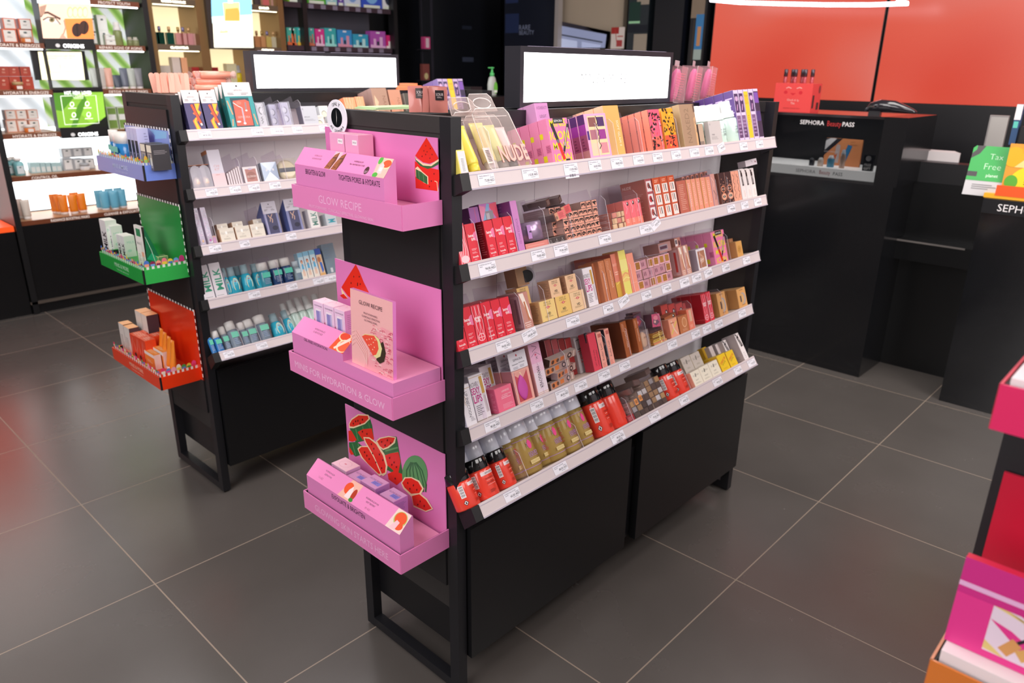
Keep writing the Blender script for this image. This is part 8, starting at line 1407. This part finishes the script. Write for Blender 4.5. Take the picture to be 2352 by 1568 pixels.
inc(1977, 357, 2008, 405, .05, .02, '#16161a', 'free_gift_card', 'black FREE GIFT card in the counter case', 'card', [E_(.5, .78, .28, .17, '#e8e4e4'), tx('FREE', .5, .38, .16, '#f4f2f0', max=.8, thin=.03), tx('GIFT', .5, .16, .16, '#f4f2f0', max=.8, thin=.03)])
for k, (u0, u1, v0, b_, cp) in enumerate([(1857, 1869, 362, '#2c2c34', '#16161a'), (1876, 1889, 362, '#f0d8c8', '#e8e4e0'), (1897, 1913, 357, '#58a4c8', '#e8e8ea'), (1926, 1938, 344, '#d8b4a0', '#c8ccd4')]):
    bot(CF, u0, u1, v0, 'cc%d' % k, lambda w, h: spray(w, h, lab=False, body=mt(b_, .2), cap=mt(cp, .3), capf=.25), 'sample_bottle', '%s in the counter case' % ('tiny black sample bottle', 'tiny white and orange sample bottle', 'blue and white sample bottle', 'clear pinkish sample bottle')[k], None, d=.06, z0=pz)
# cheek & lip tester on the case
a = CF.hit(1790, 259, .06); b = CF.hit(1864, 192, .06); W, H = b.x-CF.hit(1774, 259, .06).x, b.z-ct; x0 = CF.hit(1774, 259, .06).x
r = empty('tint_tester_stand', CF.M @ TT(x0, .06, ct+.0004) @ RZ(-.12), 'coral Cheek & lip Tint tester box holding small tubes', 'tester stand')
q = MB(); W *= 1.12; q.box(0, W, 0, .08, 0, H, mt('#f2504e', .35), side=mt('#c83c3c', .35), top=mt('#f26a60', .35)); FX = [S_([(.3, .82), (.36, .86), (.44, .82)], .02, '#f8b8b0'), S_([(.58, .82), (.66, .86), (.72, .83)], .02, '#f8b8b0'), E_(.3, .68, .05, .06, '#e02c38'), E_(.7, .68, .05, .06, '#e02c38'), P_([(.42, .66), (.58, .66), (.5, .58)], '#e02c38')]
q.fdeco(W, H, FX+[tx('Cheek & lip', .52, .42, .075, '#f8c0b8', max=.5), tx('Tint', .52, .31, .075, '#f8c0b8', max=.2, thin=.02), tx('SEPHORA COLLECTION', .5, .13, .045, '#a82c2c', max=.8)], y=-.0005); q.deco((W+.0004, 0, 0), (0, .08, 0), (0, 0, H), [R_(.1, .15, .3, .6, '#3a2424'), R_(.6, .1, .85, .35, '#3a2424'), E_(.8, .8, .12, .14, '#7a3030')]); q.build('box', r)
for k in range(6):
    o = thing('lt', lambda: [('tint_tube', MB().lathe([(.006, 0), (.007, .002), (.007, .03)], mt('#a83c48', .15), seg=12)), ('cap', MB().lathe([(.0075, .03), (.0075, .056), (.006, .058)], mt('#5a5058', .2, .6), seg=12))], 'tint_tube', r.matrix_world @ TT(W*.18+k*W*.13, .02+.02*(k % 2), H-.006) @ Matrix.Scale(1.2, 4), 'small red tint tube in the coral tester box, %s from the left' % ('first', 'second', 'third', 'fourth', 'fifth', 'sixth')[k], 'tube', 'tint tubes in the tester box')
def scan():
    q = MB(); q.M = Matrix.Scale(1, 4); pr = [(-.075, 0, .012), (-.06, .018, .028), (-.02, .028, .036), (.03, .026, .034), (.07, .018, .022), (.10, .010, .012)]
    P = []; n = 10
    for x, w, h in [(-.08, .004, .01)]+pr+[(.112, .004, .006)]:
        for k in range(n): a = 2*math.pi*k/n; P.append((x*1.15, w*1.3*math.cos(a), .014+h*.8+h*.8*math.sin(a)))
    F = [(r*n+k, r*n+(k+1) % n, (r+1)*n+(k+1) % n, (r+1)*n+k) for r in range(7) for k in range(n)]+[tuple(range(n))[::-1], tuple(7*n+k for k in range(n))]
    q.add(P, F, mt('#26242a', .15, coat=1), True); s = MB(); s.box(-.07, -.02, -.018, .018, 0, .02, mt('#1c1a1e', .3)); return [('scanner_body', q), ('stand', s)]
thing('scan', scan, 'barcode_scanner', CF.M @ TT(CF.x(2033, .10, ct), .10, ct+.0006) @ RZ(.1), 'black curved barcode scanner on the display case', 'scanner')
inc(2082, 380, 2226, 404, .30, .09, '#17171a', 'leaflet_holder', 'low black tray of leaflets on the counter', 'leaflet holder', z=ctz)
for k in range(4): inc(2118-6*k, 352-1.5*k, 2206-4*k, 372, .392+.014*k, .008, '#e6dede', 'leaflet', 'white leaflet card behind the black tray, %s' % ('foremost', 'second', 'third', 'rearmost')[k], 'leaflet', [tx('A world of exclusive benefits', .4, .5, .14, '#5a4a4c', max=.7)], z=ctz)
TF = CF.hit(2210, 440, .02); 
q = MB(); w, h = .142, .205
q.prism([(0, 0), (w, 0), (w, h-.012), (w-.012, h), (.012, h), (0, h-.012)], 0, .004, mt('#c8c6c8', .3)); q.fdeco(w, h, [P_([(0, .3), (1, .3), (1, .95), (.93, 1), (.07, 1), (0, .95)], '#3fae56'), P_([(.1, 1), (.32, 1), (.2, .84), (0, .74), (0, .84), (.1, .92)], '#4a4648'), R_(0, .38, .26, .48, '#4a4648'), tx('Tax', .66, .80, .12, '#d4f0d8', thin=-.02), tx('Free', .62, .60, .13, '#d4f0d8', thin=-.02), tx('planet', .66, .42, .065, '#e0f4e2', thin=.01), ln(.2, .12, .9, .24, 3, '#8a888a')], y=-.0008)
o = q.build('tax_free_sign'); o.matrix_world = CF.M @ TT(TF.x, .02, ctz+.001) @ RX(-.2); tag(o, 'green and grey Tax Free planet sign on the counter', 'sign')
MK = CF.hit(2292, 448, -.004); r = empty('mask_display', CF.M @ TT(MK.x, -.01, ctz+.001), 'orange tray of fruit face mask packs on the counter', 'display tray')
q = MB(); q.box(-.05, .4, 0, .08, 0, .018, mt('#f0b02c', .35)); q.box(-.01, .4, -.002, .0, .012, .055, mt('#ee5a24', .35)); q.build('tray', r)
q = MB(); q.box(0, .15, .03, .045, .018, .22, mt('#e8a03c', .35)); q.fdeco(.15, .20, [E_(.15, .75, .25, .2, '#f0b428'), E_(.6, .92, .3, .16, '#f2a828'), E_(.9, .6, .2, .2, '#e8683c'), P_([(.3, .85), (.6, .75), (.5, .8)], '#3c7c34'), P_([(.7, .8), (1, .95), (1, .85)], '#3c7c34'), P_([(.2, .55), (.5, .78), (.55, .55)], '#f6dc8c'), E_(.75, .25, .6, .36, '#eedc2c'), tx('SEPHORA', .75, .42, .05, '#6a5c20', max=.4), ln(.5, .2, .95, .34, 3, '#7c6c20'), E_(.2, .25, .16, .14, '#5cae3c')], y=.029, z=.018); q.build('mask_pack', r)
inc(2325, 240, 2352, 291, .10, .03, '#2c4c74', 'toner_bottle', 'blue bottle with white cap at the right picture edge', 'bottle', [R_(0, .62, 1, 1, '#e8e4e4'), R_(.1, .42, .8, .58, '#5cc0b0')], z=1.14)
inc(2312, 292, 2375, 440, .09, .06, '#131316', 'riser_block', 'black block carrying the blue bottle', 'block', z=ctz)
inc(2262, 266, 2318, 322, .26, .02, '#8a8684', 'monitor', 'grey till monitor behind the Tax Free sign', 'monitor', [R_(.08, .08, 1, .95, '#a8a4a0')], z=1.10)
inc(2275, 318, 2290, 440, .28, .01, '#1a1a1c', 'monitor_stand', 'dark stand below the till monitor', 'stand', z=ctz)
for k, (x, y) in enumerate([(0, -1.6), (1.8, -1.2), (-1.6, .3), (-.9, 2.0), (1.2, .75), (2.6, -.4), (.8, 2.9), (3.2, 2.2)]):
    q = MB(); q.lathe([(.07, 0), (.075, .012)], mt('#e8e4e0', .4), seg=20); q.lathe([(.055, -.001), (.055, .0)], mt('#fff4e6', .4, 0, 6), seg=20); o = q.build('ceiling_downlight'); o.location = (x, y, 2.888); tag(o, 'round ceiling downlight %s' % ('before the nearer gondola', 'above the aisle right of the nearer gondola', 'left of the pink trays, out of view', 'above the aisle by the green tray', 'between the two gondolas', 'above the aisle before the counter', 'before the perfume niches', 'before the red screens')[k], 'ceiling light')
WORDS = [('red bene tint box with pink half disc', 'red tint box with pink half disc'), ('red bene tint box', 'red tint box, half disc print'), ('red gogo tint box with pink stripes', 'red tint box with pink wavy stripes'),
 ('pink and yellow ICON makeup box', 'pink makeup box with yellow lettering'), ('tall lilac BOMBSHELL box', 'tall lilac box behind the yellow lettering'), ('tan SOFT GLAM palette box', 'tan palette box lettered sideways'), ('taupe NAKED2 palette box', 'taupe palette box lettered sideways'),
 ('lettered NUDE, tubes inside', 'with raised pink letters, tubes inside'), ('the clear NUDE pouch', 'the clear lettered pouch'), ('the NUDE pouch in front', 'the lettered pouch in front'), ('benefit brow box', 'brow box'), ('white SEXY LIPS box beside LIP INJECTION', 'white lip box with magenta words, gold wand'),
 ('white SEXY LIPS box behind the pink cube', 'white magenta lettered box behind pink cube'), ('white SEXY LIPS box', 'white box with magenta words and gold wand'), ('white LIP INJECTION box', 'white box with striped side, black sideways words'), ('pink SEPHORA window card', 'pink window card'), ('tall pink to white HANGOVER box', 'tall box fading pink to white'), ('coral Roller Lash box', 'coral box with sideways script'),
 ('brown NAKED palette', 'brown sideways lettered palette'), ('tan NAKED palette', 'tan sideways lettered palette'), ('ivory GLOWISH box', 'ivory box with slim oval mark'), ('greyish GLOWISH box', 'greyish oval mark box'), ('greyish GLOWISH pair', 'greyish oval mark pair'), ('cream GLOWISH box', 'cream box with white oval mark'), ('GLOWISH box under', 'oval mark box under'),
 ('ONLY AT SEPHORA badge', 'badge with ring lettering'), ('tray reading GLOW RECIPE', 'tray with large thin white lettering'), ('pink GLOW RECIPE counter card', 'pink counter card'), ('white MILK box', 'white box lettered sideways'), ('white box with green MILK lettering', 'white box with green sideways lettering'),
 ('teal SEPHORA pack', 'teal hanging pack'), ('blue SEPHORA eyelash curler', 'blue eyelash curler'), ('lettered ORIGINS and HYDRATE & ENERGIZE', 'lettered HYDRATE & ENERGIZE'), ('green and grey Tax Free planet sign', 'green and grey Tax Free sign'), ('coral Cheek & lip Tint tester box', 'coral tester box with smiling face')]

# ---------------------------------------------------------------- wording: no maker or product names
for a_ in [c for c in bpy.data.objects if 'label' in c]:
    for key in ('label', 'group'):
        t = a_.get(key)
        if not t: continue
        for x, y in WORDS: t = t.replace(x, y)
        a_[key] = t.strip()
